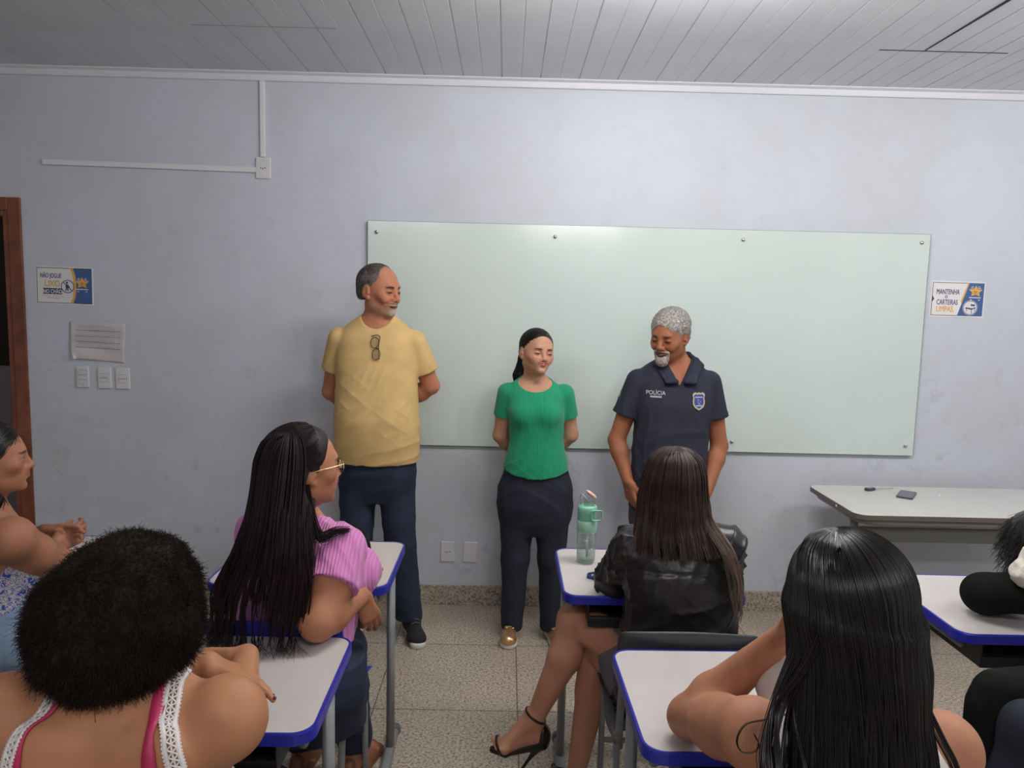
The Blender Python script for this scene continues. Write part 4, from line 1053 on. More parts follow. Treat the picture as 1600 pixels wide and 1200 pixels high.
# ============================================================ man in the yellow t-shirt
def man_yellow():
    R = thing('person', 'tall man in yellow t-shirt and jeans looking right, spectacles hung on his collar', 'person', (-.62, 3.62, 0))
    H = Frame((-.617, 3.61, 1.738), (.87, -.49, -.07), scale=1.09, q=.97); base = (.48, .205, .112)
    rows = [(.86, -.625, 3.63, .185, .115), (1.0, -.625, 3.62, .190, .135), (1.12, -.625, 3.61, .188, .142), (1.28, -.627, 3.62, .183, .130), (1.40, -.630, 3.63, .188, .118), (1.49, -.630, 3.635, .187, .102), (1.545, -.630, 3.64, .170, .080), (1.59, -.630, 3.64, .115, .062), (1.63, -.628, 3.64, .062, .05)]
    tor = lambda g: [(r[0], r[1], r[2], r[3]+g, r[4]+g) for r in rows]
    shL, elL, wrL = (-.812, 3.64, 1.488), (-.870, 3.70, 1.235), (-.70, 3.80, 1.10)
    shR, elR, wrR = (-.448, 3.64, 1.484), (-.372, 3.70, 1.275), (-.56, 3.80, 1.14)
    def body():
        S = SDF(); L = loft((0, 0, 0), (1, 0, 0), (0, 1, 0), (0, 0, 1), tor(0), e=2.3); S.u(L)
        S.u(rc((-.622, 3.65, 1.50), H.p(0, -.012, -.07), .060, .053), .03); head(S, H, smile=1.0, lids=1.3, nose=1.2, jaw=.97, grin=True)
        arm(S, shL, elL, wrL, 1.08); arm(S, shR, elR, wrR, 1.08)
        hand(S, wrL, (.8, .25, -.4), (0, -1, 0), 1); hand(S, wrR, (-.8, .25, -.5), (0, -1, 0), -1)
        leg(S, (-.715, 3.63, .88), (-.725, 3.62, .49), (-.740, 3.64, .09), .9, .088); leg(S, (-.535, 3.63, .88), (-.510, 3.61, .50), (-.462, 3.64, .09), .9, .088)
        foot(S, (-.740, 3.66, .09), (-.25, -1, 0), .80); foot(S, (-.455, 3.66, .09), (.32, -1, 0), .80)
        return S.mesh(.008, [(2, 1.56, 1.92, .0024), (0, -.76, -.48, .0024), (1, 3.44, 3.74, .0024)])
    def tn(V):
        b = face_tones(H, base, smile=1.0, brow=(.05, .035, .03), teeth=True, lash=1, open_=False, lip=(.36, .14, .10), broww=1.35)
        grey = (.42, .31, .25)
        b += [(H, (0, .075, -.094), (.040, .045, .026), grey, .3, .9), (H, (0, .095, -.047), (.030, .02, .0065), (.33, .24, .19), .4, .8), (H, (.05, .03, -.075), (.03, .05, .028), (.34, .21, .15), .6, .5), (H, (-.05, .03, -.075), (.03, .05, .028), (.34, .21, .15), .6, .5)]
        b = b[-4:]+b[:-4]
        return tone(V, base, b)
    job(R, 'body', body, M['skin'], tn)
    def hair():
        S = SDF(); S.u(H.ell((0, -.016, .034), (.0765, .0965, .0830)), .01); S.u(H.ell((0, -.060, -.012), (.062, .040, .052)), .02)
        S.sub(H.ell((0, .078, .056), (.058, .070, .070)), .012); S.sub(H.ell((0, .100, -.035), (.12, .082, .080)), .01); S.sub(H.ell((0, -.02, -.105), (.2, .2, .060)), .008)
        for s in (-1, 1): S.sub(H.ell((s*.085, -.012, -.034), (.030, .022, .034)), .006)
        V, F = S.mesh(.003); r = np.random.RandomState(2); v = V[r.choice(len(V), 5200)]; d = (-H.R[1]*.8-H.R[2]*.75).astype(np.float32)
        v2 = V[r.choice(len(V), 9000)]; l2 = H.local(v2); v2 = v2[(l2[:, 2] > .095)][:900]
        return merge((V, F), comb(S, v, lambda p: d[None]+.35*np.sin(p*90), .016, 5, .0006, 1, .0016), comb(S, v2, lambda p: np.tile((H.R[1]*.5+H.R[0]*.9).astype(np.float32), (len(p), 1)), .03, 6, .0005, 2, .002))
    job(R, 'hair', hair, M['hair_grey'])
    W1 = sines(31, 6, 20, 34, (.55, .3, 1.3))
    def shirt_sdf():
        S = SDF(); rr = [(z, cx, cy, rs+g, rf+g) for (z, cx, cy, rs, rf), g in zip(tor(0), (.022, .020, .018, .014, .011, .009, .008, .007, .006))]
        rr[0] = (.905, -.626, 3.625, .204, .138); S.u(loft((0, 0, 0), (1, 0, 0), (0, 1, 0), (0, 0, 1), rr, e=2.3))
        for sh, el_, o in ((shL, elL, -.003), (shR, elR, .003)):
            sh, el_ = np.array(sh), np.array(el_); d = unit(el_-sh)
            S.u(capped(rc(sh+d*-.01, sh+d*.22, .060, .0685), sh+d*.150, d), .014)
        S.sub(ell((-.627, 3.60, 1.640), (.077, .085, .094)), .005)
        c1 = creases(33, 5, 70, 120, .0042, (.6, .3, 1.2), 10)
        def dsp(p):
            z = p[:, 2]; x = p[:, 0]+.625; w = np.clip((1.50-z)/.2, .12, 1); ax_ = np.abs(x)
            u = np.abs(np.sin(38*(z-1.18)+30*ax_*np.sign(1.18-z)*.9)); u2 = np.abs(np.sin(33*(z-1.34)-10*np.sin(x*8)))
            v = c1(p)*w + .0040*(1-u)**2*np.exp(-((z-1.17)/.13)**2)*np.clip(ax_/.06, .2, 1)*(ax_ < .17) + .0038*(1-u2)**2*np.exp(-((z-1.33)/.055)**2)*np.exp(-(x/.13)**2)
            return v.astype(np.float32)
        S.disp = dsp
        return S
    job(R, 't_shirt', lambda: shirt_sdf().mesh(.0055), M['yellow'], None, 'yellow crew-neck t-shirt')
    def trousers():
        S = SDF(); S.u(loft((0, 0, 0), (1, 0, 0), (0, 1, 0), (0, 0, 1), [(.70, -.622, 3.63, .120, .085), (.78, -.622, 3.63, .170, .115), (.85, -.624, 3.63, .190, .130), (.98, -.625, 3.63, .192, .128)], e=2.3), .02)
        for hx, kx, ax_ in ((-.715, -.728, -.742), (-.530, -.508, -.464)):
            S.u(rc((hx, 3.63, .84), (kx, 3.62, .50), .098, .076), .02); S.u(rc((kx, 3.62, .50), (ax_, 3.645, .085), .076, .066), .02)
        S.sub(boxcut((0, 0, .088), (0, 0, -1)), .004); c2 = creases(35, 4, 70, 130, .0045, (.5, .5, 1.3), 12); S.disp = lambda p: (c2(p)+.002*NZ(p)).astype(np.float32)
        return S.mesh(.008)
    job(R, 'jeans', trousers, M['denim'], None, 'dark blue jeans')
    for ax_, dx in ((-.742, -.25), (-.448, .32)): sneaker(R, (ax_, 3.655, 0), (dx, -1, 0))
    return R, shirt_sdf
def boxcut(c, n):
    """half space beyond c along n (removed when subtracted)"""
    c, n = _v(c), _v(unit(n))
    return (lambda p: -((p-c)@n)), _v((0, 0, 0)), 100.0
def capped(prim, c, n):
    f, cc, r = prim; c, n = _v(c), _v(unit(n))
    return (lambda p: np.maximum(f(p), (p-c)@n)), cc, r
def halfspace(c, n): return boxcut(c, n)
def localcut(c, n, r):
    """half space beyond c along n, limited to a ball of radius r"""
    c, n = _v(c), _v(unit(n))
    return (lambda p: np.maximum(-((p-c)@n), np.sqrt(((p-c)**2).sum(1))-r)), c, r
JPOST = []
def sneaker(R, a, D, k=1.0, m=None, sole=None):
    a = np.array(a, float); D = unit(D)
    T = np.cross(D, (0, 0, 1))
    def upper():
        S = SDF(); S.u(rc(a+D*-.035+(0, 0, .055), a+D*.01+(0, 0, .085), .038, .042), .02); S.u(rc(a+D*-.03+(0, 0, .045), a+D*.13+(0, 0, .040), .038, .038), .03); S.u(rc(a+D*.12+T*.012+(0, 0, .038), a+D*.145-T*.008+(0, 0, .036), .038, .030), .03)
        S.u(rc(a+D*.02+(0, 0, .080), a+D*.12+(0, 0, .050), .032, .026), .02); S.sub(halfspace(a+np.array((0, 0, .024)), (0, 0, -1)), .003); S.disp = lambda p: (.001*NZ2(p)).astype(np.float32)
        return S.mesh(.0045)
    def solef():
        S = SDF(); S.u(rc(a+D*-.040+(0, 0, .018), a+D*.06+(0, 0, .018), .040, .036), .02); S.u(rc(a+D*.05+(0, 0, .018), a+D*.145+(0, 0, .018), .038, .040), .02)
        S.both(((lambda p: np.abs(p[:, 2]-.0155)-.0145), _v((0, 0, 0)), 100.), .004); return S.mesh(.0045)
    job(R, 'shoe', upper, m or M['sneaker']); job(R, 'shoe/shoe_sole', solef, sole or M['rubber_white'])
    def laces():
        P = []
        for i in range(5):
            c = a+D*(.050+.018*i)+np.array((0, 0, .121-.0112*i)); P.append(smooth_path([c-T*.022-(0, 0, .008), c, c+T*.022-(0, 0, .008)], 8))
        return strands(P, np.full((5, 8), .0022), 6)
    job(R, 'shoe/laces', laces, M['cap'])

# ============================================================ woman in the green top
def woman_green():
    R = thing('person', 'woman with ponytail in green ribbed top and navy trousers, eyes closed, hands behind back', 'person', (.155, 3.62, 0))
    H = Frame((.147, 3.60, 1.458), (.36, -.93, .02), up=(.10, 0, 1), scale=.99, q=.86); base = (.53, .285, .185)
    rows = [(.80, .160, 3.64, .165, .115), (.92, .160, 3.63, .140, .105), (1.02, .158, 3.62, .118, .090), (1.12, .155, 3.615, .125, .095), (1.18, .150, 3.61, .132, .100), (1.25, .146, 3.62, .135, .085), (1.295, .143, 3.63, .115, .065), (1.33, .142, 3.635, .070, .05), (1.35, .142, 3.635, .045, .04)]
    shL, elL, wrL = (.012, 3.63, 1.255), (-.020, 3.68, 1.035), (.09, 3.78, .90)
    shR, elR, wrR = (.288, 3.63, 1.255), (.332, 3.68, 1.045), (.21, 3.78, .92)
    def torso(S, g):
        S.u(loft((0, 0, 0), (1, 0, 0), (0, 1, 0), (0, 0, 1), [(r[0], r[1], r[2], r[3]+g, r[4]+g) for r in rows], e=2.2))
        for s in (-1, 1): S.u(ell((.150+s*.058, 3.555, 1.160), (.056+g, .052+g, .052+g)), .03)
    def body():
        S = SDF(); torso(S, 0); S.u(rc((.143, 3.645, 1.28), H.p(0, -.025, -.07), .050, .046), .025)
        head(S, H, smile=.9, lids=1.75, female=True, jaw=1.0, nose=.95)
        arm(S, shL, elL, wrL, .92); arm(S, shR, elR, wrR, .92); hand(S, wrL, (.8, .2, -.3), (0, -1, 0), 1, .9); hand(S, wrR, (-.8, .2, -.4), (0, -1, 0), -1, .9)
        leg(S, (.075, 3.64, .72), (.072, 3.63, .42), (.058, 3.64, .08), .85, .085); leg(S, (.245, 3.64, .72), (.250, 3.63, .42), (.262, 3.64, .08), .85, .085)
        foot(S, (.058, 3.66, .075), (-.10, -1, 0), .70); foot(S, (.262, 3.66, .075), (.18, -1, 0), .70)
        return S.mesh(.007, [(2, 1.30, 1.60, .0023), (0, .05, .26, .0023), (1, 3.46, 3.72, .0023)])
    job(R, 'body', body, M['skin'], lambda V: tone(V, base, face_tones(H, base, smile=.9, open_=False, lash=1.0, lip=(.50, .13, .11), broww=.75)))
    def hair():
        S = SDF(); S.u(H.ell((0, -.017, .036), (.0785, .100, .0835)), .01); S.u(H.ell((0, -.055, -.012), (.066, .045, .050)), .02)
        S.sub(H.ell((0, .096, .006), (.058, .060, .076)), .008); S.sub(H.ell((0, .112, -.070), (.12, .078, .085)), .01); S.sub(H.ell((0, -.01, -.120), (.2, .2, .068)), .008)
        for s in (-1, 1): S.sub(H.ell((s*.085, -.010, -.022), (.030, .020, .030)), .006)
        b = H.p(0, -.105, .018)
        S.u(ell(b, (.026, .026, .026)), .01); q = b+np.array((-.02, .03, -.05)); S.u(rc(b, q, .022, .026), .015); S.u(rc(q, q+np.array((-.022, -.01, -.09)), .026, .030), .015); S.u(rc(q+np.array((-.022, -.01, -.09)), q+np.array((-.035, -.02, -.17)), .030, .010), .015)
        V, F = S.mesh(.003); r = np.random.RandomState(2); v = V[r.choice(len(V), 5200)]; tgt = _v(b)+_v((0, .02, -.01))
        def dr(p): d = tgt-p; d = d/np.linalg.norm(d, axis=1)[:, None]; low = (p[:, 2] < b[2]-.03)[:, None]; return np.where(low, np.array((-.25, -.05, -1.), np.float32), d).astype(np.float32)
        return merge((V, F), comb(S, v, dr, .05, 9, .0006, 1, .0012))
    job(R, 'hair', hair, M['hair_black'])
    def top():
        S = SDF(); torso(S, .009); S.u(loft((0, 0, 0), (1, 0, 0), (0, 1, 0), (0, 0, 1), [(.845, .161, 3.625, .150, .118), (.92, .160, 3.625, .147, .116), (.97, .159, 3.62, .131, .104), (1.03, .158, 3.62, .122, .095), (1.10, .156, 3.615, .122, .09)], e=2.2), .03)
        for sh, el_ in ((shL, elL), (shR, elR)):
            sh, el_ = np.array(sh), np.array(el_); d = unit(el_-sh); S.u(capped(rc(sh, sh+d*.20, .051, .052), sh+d*.120, d), .016)
        S.sub(ell((.145, 3.590, 1.355), (.094, .085, .100)), .005)
        S.sub(((lambda p: p[:, 2]-(.885-.032*np.cos((p[:, 0]-.16)*9)*1.0)), _v((0, 0, 0)), 100.), .004)
        W = creases(44, 5, 80, 150, .0038, (.7, .4, 1.1), 14); S.disp = lambda p: (W(p)*np.clip((1.17-p[:, 2])/.08, .15, 1)).astype(np.float32)
        return S.mesh(.0045)
    job(R, 'top', top, M['green'], None, 'green ribbed short-sleeved top')
    def trousers():
        S = SDF(); S.u(loft((0, 0, 0), (1, 0, 0), (0, 1, 0), (0, 0, 1), [(.55, .160, 3.64, .110, .080), (.62, .160, 3.64, .170, .112), (.70, .160, 3.64, .188, .128), (.78, .160, 3.64, .184, .128), (.88, .160, 3.635, .155, .112), (.93, .160, 3.63, .142, .106)], e=2.2), .02)
        for hx, kx, ax_ in ((.075, .070, .060), (.245, .252, .258)):
            S.u(rc((hx, 3.64, .68), (kx, 3.63, .42), .093, .068), .03); S.u(rc((kx, 3.63, .42), (ax_, 3.64, .07), .067, .055), .03)
        S.sub(halfspace((0, 0, .050), (0, 0, -1)), .004); c2 = creases(46, 4, 60, 110, .0035, (.5, .5, 1.3), 10); S.disp = lambda p: (.0020*NZ(p)+c2(p)).astype(np.float32); return S.mesh(.006)
    job(R, 'trousers', trousers, M['navy'], None, 'loose navy trousers')
    for ax_, dx in ((.056, -.12), (.268, .20)):
        a = np.array((ax_, 3.65, 0)); D = unit((dx, -1, 0)); T = np.cross(D, (0, 0, 1))
        def up(a=a, D=D, T=T):
            S = SDF(); S.u(rc(a+D*-.03+(0, 0, .035), a+D*.12+(0, 0, .034), .034, .032), .03); S.u(ell(a+D*.11+(0, 0, .036), (.040, .045, .027)), .02); S.u(rc(a+D*.03+(0, 0, .050), a+D*.09+(0, 0, .046), .030, .026), .02)
            S.sub(rc(a+D*-.01+(0, 0, .085), a+D*.035+(0, 0, .090), .034, .028), .006); S.sub(halfspace((0, 0, .020), (0, 0, -1)), .003); return S.mesh(.004)
        def so(a=a, D=D, T=T):
            S = SDF(); S.u(rc(a+D*-.034+(0, 0, .012), a+D*.06+(0, 0, .012), .036, .034), .02); S.u(ell(a+D*.105+(0, 0, .012), (.044, .050, .05)), .03); S.both(((lambda p: np.abs(p[:, 2]-.0125)-.0115), _v((0, 0, 0)), 100.), .004); return S.mesh(.004)
        def bit(a=a, D=D, T=T):
            P = []
            for s in (-1, 1):
                c = a+D*.070+T*s*.015+np.array((0, 0, .074)); P.append([c+(0, 0, .008)+T*.010*math.cos(q)+D*.007*math.sin(q)+np.array((0, 0, -.003*abs(s))) for q in np.linspace(0, 6.283, 14)])
            P.append([a+D*.070+T*x+np.array((0, 0, .083)) for x in np.linspace(-.012, .012, 14)])
            return strands(P, np.full((3, 14), .0022), 6)
        job(R, 'shoe', up, M['gold'], None, 'gold metallic loafer'); job(R, 'shoe/shoe_sole', so, M['rubber_white']); job(R, 'shoe/shoe_buckle', bit, M['gold_metal'])
    def ear():
        S = SDF(); S.u(ell(H.p(-.078, -.004, -.036), (.0042, .0042, .0042))); return S.mesh(.0015)
    job(R, 'earring', ear, M['poster_white'])
    return R

# ============================================================ man in the navy polo
def man_polo():
    R = thing('person', 'grey-haired bearded man in navy police polo shirt, head bowed and smiling', 'person', (.82, 3.62, 0))
    H = Frame((.784, 3.585, 1.556), (-.60, -.76, -.25), up=(0, -.1, 1), scale=1.08, q=.96); base = (.35, .135, .068)
    rows = [(.62, .820, 3.64, .165, .115), (.80, .818, 3.63, .165, .120), (.95, .818, 3.62, .163, .122), (1.10, .820, 3.62, .168, .122), (1.22, .822, 3.625, .180, .118), (1.31, .822, 3.635, .182, .105), (1.385, .822, 3.64, .155, .080), (1.43, .828, 3.64, .095, .06), (1.455, .832, 3.64, .05, .05)]
    shL, elL, wrL = (.648, 3.635, 1.318), (.558, 3.650, 1.030), (.607, 3.565, .845)
    shR, elR, wrR = (1.000, 3.635, 1.318), (1.072, 3.655, 1.010), (.985, 3.53, .80)
    def torso(S, g, bot=0): S.u(loft((0, 0, 0), (1, 0, 0), (0, 1, 0), (0, 0, 1), [(r[0], r[1], r[2], r[3]+g, r[4]+g) for r in rows[bot:]], e=2.3))
    def body():
        S = SDF(); torso(S, 0); S.u(rc((.832, 3.65, 1.36), H.p(0, -.030, -.055), .064, .058), .03); head(S, H, smile=.9, lids=1.35, nose=1.3, jaw=1.0, bridge=1.25)
        arm(S, shL, elL, wrL, 1.06); arm(S, shR, elR, wrR, 1.06)
        hand(S, wrL, (.24, -.04, -1), (.85, .5, 0), 1, 1.08, curl=(.22, .28, .35, .4)); hand(S, wrR, (-.10, -.10, -1), (-1, .25, 0), -1, 1.0)
        leg(S, (.735, 3.64, .74), (.72, 3.63, .43), (.71, 3.64, .09), .85, .085); leg(S, (.905, 3.64, .74), (.92, 3.63, .43), (.93, 3.64, .09), .85, .085)
        foot(S, (.71, 3.66, .09), (-.1, -1, 0), .78); foot(S, (.93, 3.66, .09), (.15, -1, 0), .78)
        return S.mesh(.007, [(2, 1.38, 1.72, .0024), (0, .66, .90, .0024), (1, 3.42, 3.72, .0024), (2, .60, .86, .004), (0, .58, .70, .004), (1, 3.46, 3.60, .004)])
    def tn(V):
        b = face_tones(H, base, smile=.9, brow=(.09, .055, .04), lip=(.24, .08, .06), lash=1, open_=False, broww=1.1)
        b += [(H, (0, .08, -.080), (.028, .05, .020), (.17, .09, .065), .3, .8)]
        return tone(V, base, b)
    job(R, 'body', body, M['skin'], tn)
    def hair():
        S = SDF(); S.u(H.ell((0, -.016, .040), (.0810, .1015, .0835)), .01); S.u(H.ell((0, -.062, -.010), (.066, .042, .050)), .02)
        S.sub(H.ell((0, .098, .006), (.060, .056, .064)), .006); S.sub(H.ell((0, .112, -.060), (.12, .090, .085)), .008); S.sub(H.ell((0, -.02, -.105), (.2, .2, .058)), .008)
        for s in (-1, 1): S.sub(H.ell((s*.085, -.004, -.020), (.030, .024, .032)), .006)
        S.disp = lambda p: (.0014*CURL2(p)+.0012*CURL(p)).astype(np.float32); V, F = S.mesh(.0026); r = np.random.RandomState(4); v = V[r.choice(len(V), 5000)]; g = grad(S, v).astype(np.float32); e = np.cross(g, r.normal(size=g.shape)); e /= np.linalg.norm(e, axis=1)[:, None]; e2 = np.cross(g, e)
        q = np.linspace(0, 5.0, 8)[None, :, None]; P = v[:, None]+g[:, None]*(.001+.0022*np.sin(q*.62))+(e[:, None]*np.cos(q)+e2[:, None]*np.sin(q))*.0022
        return merge((V, F), strands(P, np.full((len(v), 8), .0005)))
    job(R, 'hair', hair, M['hair_white'], None, 'short curly grey hair')
    def beard():
        S = SDF()
        S.u(H.ell((0, .082, -.100), (.030, .026, .026)), .01); S.u(H.ell((0, .078, -.082), (.029, .020, .018)), .01)
        for s in (-1, 1): S.u(H.rc((0, .099, -.0475), (s*.031, .080, -.055), .0062, .0055), .006); S.u(H.rc((s*.032, .079, -.056), (s*.026, .078, -.090), .0055, .008), .006)
        S.sub(H.ell((0, .100, -.0640), (.024, .030, .0130)), .005); S.disp = lambda p: (.0008*CURL(p)).astype(np.float32); return S.mesh(.0022)
    job(R, 'beard', beard, M['beard_white'], None, 'short white goatee and moustache')
    W1 = creases(61, 6, 60, 120, .0050, (.8, .4, 1.0), 11)
    def shirt():
        S = SDF(); torso(S, .012, 1)
        S.u(loft((0, 0, 0), (1, 0, 0), (0, 1, 0), (0, 0, 1), [(.70, .820, 3.63, .186, .135), (.85, .819, 3.63, .180, .137), (1.0, .818, 3.62, .172, .134), (1.10, .820, 3.62, .165, .12)], e=2.3), .03)
        for sh, el_ in ((shL, elL), (shR, elR)):
            sh, el_ = np.array(sh), np.array(el_); d = unit(el_-sh); S.u(capped(rc(sh-d*.01, sh+d*.24, .060, .069), sh+d*.165, d), .016)
        S.sub(ell((.830, 3.60, 1.475), (.074, .085, .085)), .005)
        S.sub(((lambda p: np.maximum(np.maximum(1.318-p[:, 2], p[:, 1]-3.60), np.abs(p[:, 0]-.832)-(p[:, 2]-1.318)*.52)), _v((.83, 3.5, 1.36)), .12), .004)
        S.disp = lambda p: (W1(p)*np.clip((1.40-p[:, 2])/.2, .15, 1)*(1-.8*np.exp(-((p[:, 2]-1.26)/.05)**2)*(np.abs(p[:, 0]-.82) < .14))).astype(np.float32); return S
    job(R, 'polo_shirt', lambda: shirt().mesh(.0055), M['polo'], None, 'navy polo shirt')
    def collar():
        S = SDF(); c = .832
        for s in (-1, 1):
            A, B, T1 = (c+s*.068, 3.665, 1.462), (c+s*.088, 3.595, 1.440), (c+s*.022, 3.510, 1.340); B2, T2 = (c+s*.112, 3.590, 1.412), (c+s*.066, 3.512, 1.338)
            S.u(rc(A, B, .012, .012), .012); S.u(rc((c+s*.082, 3.67, 1.440), B2, .012, .012), .012); S.u(rc(B, T1, .011, .008), .012); S.u(rc(B2, T2, .010, .008), .016); S.u(rc(T1, T2, .008, .007), .014); S.u(rc(tuple((np.array(B)+B2)/2), tuple((np.array(T1)+T2)/2), .011, .008), .016)
            S.u(rc(A, (c, 3.705, 1.478), .012, .012), .01)
        S.disp = lambda p: (.0006*NZ2(p)).astype(np.float32); return S.mesh(.0036)
    job(R, 'polo_shirt/collar', collar, M['polo'])
    for sh, el_ in ((shL, elL), (shR, elR)):
        def cuff(sh=np.array(sh), el_=np.array(el_)):
            S = SDF(); d = unit(el_-sh); S.u(capped(capped(rc(sh+d*.1, sh+d*.24, .0655, .0720), sh+d*.169, d), sh+d*.145, -d), .004); return S.mesh(.004)
        job(R, 'polo_shirt/sleeve_cuff', cuff, M['polo'])
    def trousers():
        S = SDF(); S.u(loft((0, 0, 0), (1, 0, 0), (0, 1, 0), (0, 0, 1), [(.54, .820, 3.64, .120, .085), (.62, .820, 3.64, .174, .122), (.75, .820, 3.64, .180, .130), (.92, .820, 3.63, .172, .126)], e=2.3), .02)
        for hx, kx, ax_ in ((.735, .722, .71), (.905, .92, .93)):
            S.u(rc((hx, 3.64, .70), (kx, 3.63, .43), .095, .076), .03); S.u(rc((kx, 3.63, .43), (ax_, 3.64, .09), .076, .066), .03)
        S.sub(halfspace((0, 0, .07), (0, 0, -1)), .004); S.disp = lambda p: (.003*NZ(p)).astype(np.float32); return S.mesh(.008)
    job(R, 'trousers', trousers, M['slate'])
    for ax_, dx in ((.71, -.12), (.93, .15)): sneaker(R, (ax_, 3.655, 0), (dx, -1, 0), m=M['phone'], sole=M['phone'])
    return R, shirt

# ============================================================ seated student, leather jacket
def woman_leather():
    R = thing('person', 'woman in black leather jacket with long brown hair, legs crossed in high heels', 'person', (.53, 2.20, 0))
    H = Frame((.507, 2.185, 1.150), (-.02, 1, -.05), scale=.98); base = (.50, .25, .155)
    sh = [(.405, 2.18, .975), (.665, 2.19, .985)]
    kn1, an1 = (.258, 2.48, .605), (.128, 2.475, .245); kn2, an2 = (.335, 2.53, .50), (.270, 2.40, .075)
    def body():
        S = SDF(); S.u(loft((0, 0, 0), (1, 0, 0), (0, 1, 0), (0, 0, 1), [(.46, .54, 2.20, .165, .11), (.58, .54, 2.20, .15, .10), (.72, .54, 2.19, .125, .09), (.90, .535, 2.19, .145, .095), (1.0, .53, 2.20, .11, .07), (1.04, .52, 2.20, .05, .05)], e=2.2))
        S.u(rc((.52, 2.19, 1.0), H.p(0, -.02, -.07), .05, .047), .025); head(S, H, jaw=.92)
        arm(S, sh[0], (.368, 2.33, .812), (.47, 2.50, .80), .88); arm(S, sh[1], (.715, 2.36, .812), (.60, 2.50, .80), .92)
        hand(S, (.47, 2.50, .80), (1, .15, 0), (0, 0, -1), -1, .88, curl=(.15,)*4); hand(S, (.60, 2.50, .82), (-1, .2, .0), (0, 0, -1), 1, .88, curl=(.15,)*4)
        hip1, hip2 = (.60, 2.22, .53), (.47, 2.22, .52)
        for hp, kn, an, k in ((hip1, kn1, an1, 1.0), (hip2, kn2, an2, .98)):
            hp, kn, an = map(np.array, (hp, kn, an)); m = kn*.66+an*.34+np.array((.012, -.018, 0))
            S.u(rc(hp, kn, .085*k, .060*k), .012); S.u(rc(kn, m, .056*k, .057*k), .02); S.u(rc(m, an, .056*k, .031*k), .02)
        # raised foot: arched in a high heel, toes to the left and down
        D = unit((-.80, -.10, -.46)); an = np.array(an1); hl = an+np.array((.018, -.004, -.060)); ball = an+D*.105+np.array((-.012, 0, -.045))
        S.u(rc(an, hl, .032, .025), .02); S.u(rc(an+np.array((-.01, 0, 0)), ball, .031, .023), .02); S.u(rc(hl, ball, .024, .021), .02)
        S.u(rc(ball+np.array((0, .016, 0)), ball-np.array((0, .018, 0)), .021, .019), .01)
        for i in range(5):
            b = ball+np.array((-.012, (2-i)*.0145, .003)); S.u(rc(b, b+np.array((-.032+.0035*i, 0, .008-.0005*i)), .0100-(.0022 if i else 0), .0085-(.0018 if i else 0)), .003)
        foot(S, an2, (-.35, .9, -.55), .92)
        return S.mesh(.007, [(2, .04, .72, .0042), (0, -.10, .36, .0042), (1, 2.36, 2.60, .0042)])
    job(R, 'body', body, M['skin'], lambda V: tone(V, base, face_tones(H, base)))
    def shoe_parts():
        an = np.array(an1); D = unit((-.80, -.10, -.46)); hl = an+np.array((.018, -.004, -.060)); ball = an+D*.105+np.array((-.012, 0, -.045))
        S = SDF()
        down = np.array((.10, 0, -1)); down = down/np.linalg.norm(down)
        S.u(rc(hl+down*.026+np.array((.004, 0, 0)), ball+down*.024, .024, .016), .012); S.u(rc(ball+down*.020+np.array((0, .014, 0)), ball+down*.020+np.array((-.045, .006, .006)), .014, .009), .012); S.u(rc(ball+down*.020-np.array((0, .014, 0)), ball+down*.020+np.array((-.045, -.006, .006)), .014, .009), .012)
        S.u(ell(hl+np.array((.012, 0, -.002)), (.030, .032, .046)), .012)       # heel cup
        S.sub(ell(hl+np.array((-.016, 0, .030)), (.034, .024, .046)), .004)
        tip = hl+np.array((-.085, .0, -.170)); S.u(rc(hl+np.array((.006, 0, -.030)), hl*.5+tip*.5+np.array((.012, 0, .0)), .021, .0062), .012); S.u(rc(hl*.5+tip*.5+np.array((.012, 0, .0)), tip, .0062, .0045), .004)
        return S.mesh(.0032)
    job(R, 'high_heel_shoe', shoe_parts, M['patent'], None, 'black patent stiletto sandal')
    def straps():
        an = np.array(an1); D = unit((-.80, -.10, -.46)); ball = an+D*.105+np.array((-.012, 0, -.045)); P = []
        ax_ = unit(np.array(kn1)-an); e1 = unit(np.cross(ax_, (0, 1, 0))); e2 = np.cross(ax_, e1); c = an+ax_*.012
        P.append([c+(e1*math.cos(q)+e2*math.sin(q))*.0390+ax_*(.008*math.cos(q)) for q in np.linspace(0, 6.283, 24)])
        d2 = unit((-.9, 0, -.35)); f1 = np.array((0, 1, 0)); f2 = np.cross(d2, f1); c2 = ball+np.array((-.020, 0, .004))
        P.append([c2+f1*math.cos(q)*.037+f2*math.sin(q)*.0265 for q in np.linspace(0, 6.283, 24)])
        return strands(P, np.full((2, 24), .0046), 6)
    job(R, 'high_heel_shoe/shoe_straps', straps, M['patent'])
    def shoe2():
        a = np.array(an2); D = unit((-.35, .9, 0)); S = SDF(); S.u(rc(a+(0, -.01, -.045), a+D*.12+(0, 0, -.060), .030, .022), .02); S.u(rc(a+D*.10+(0, 0, -.058), a+D*.17+(0, 0, -.062), .026, .012), .02); S.u(rc(a+(0, -.03, -.03), (a[0], a[1]-.04, .006), .012, .005), .008); return S.mesh(.005, lo=(-9, -9, .002))
    job(R, 'high_heel_shoe', shoe2, M['patent'])
    W = creases(71, 7, 90, 190, .0085, (1, 1, 1), 16); W2 = creases(72, 5, 50, 100, .0100, (1, .6, 1.2), 10)
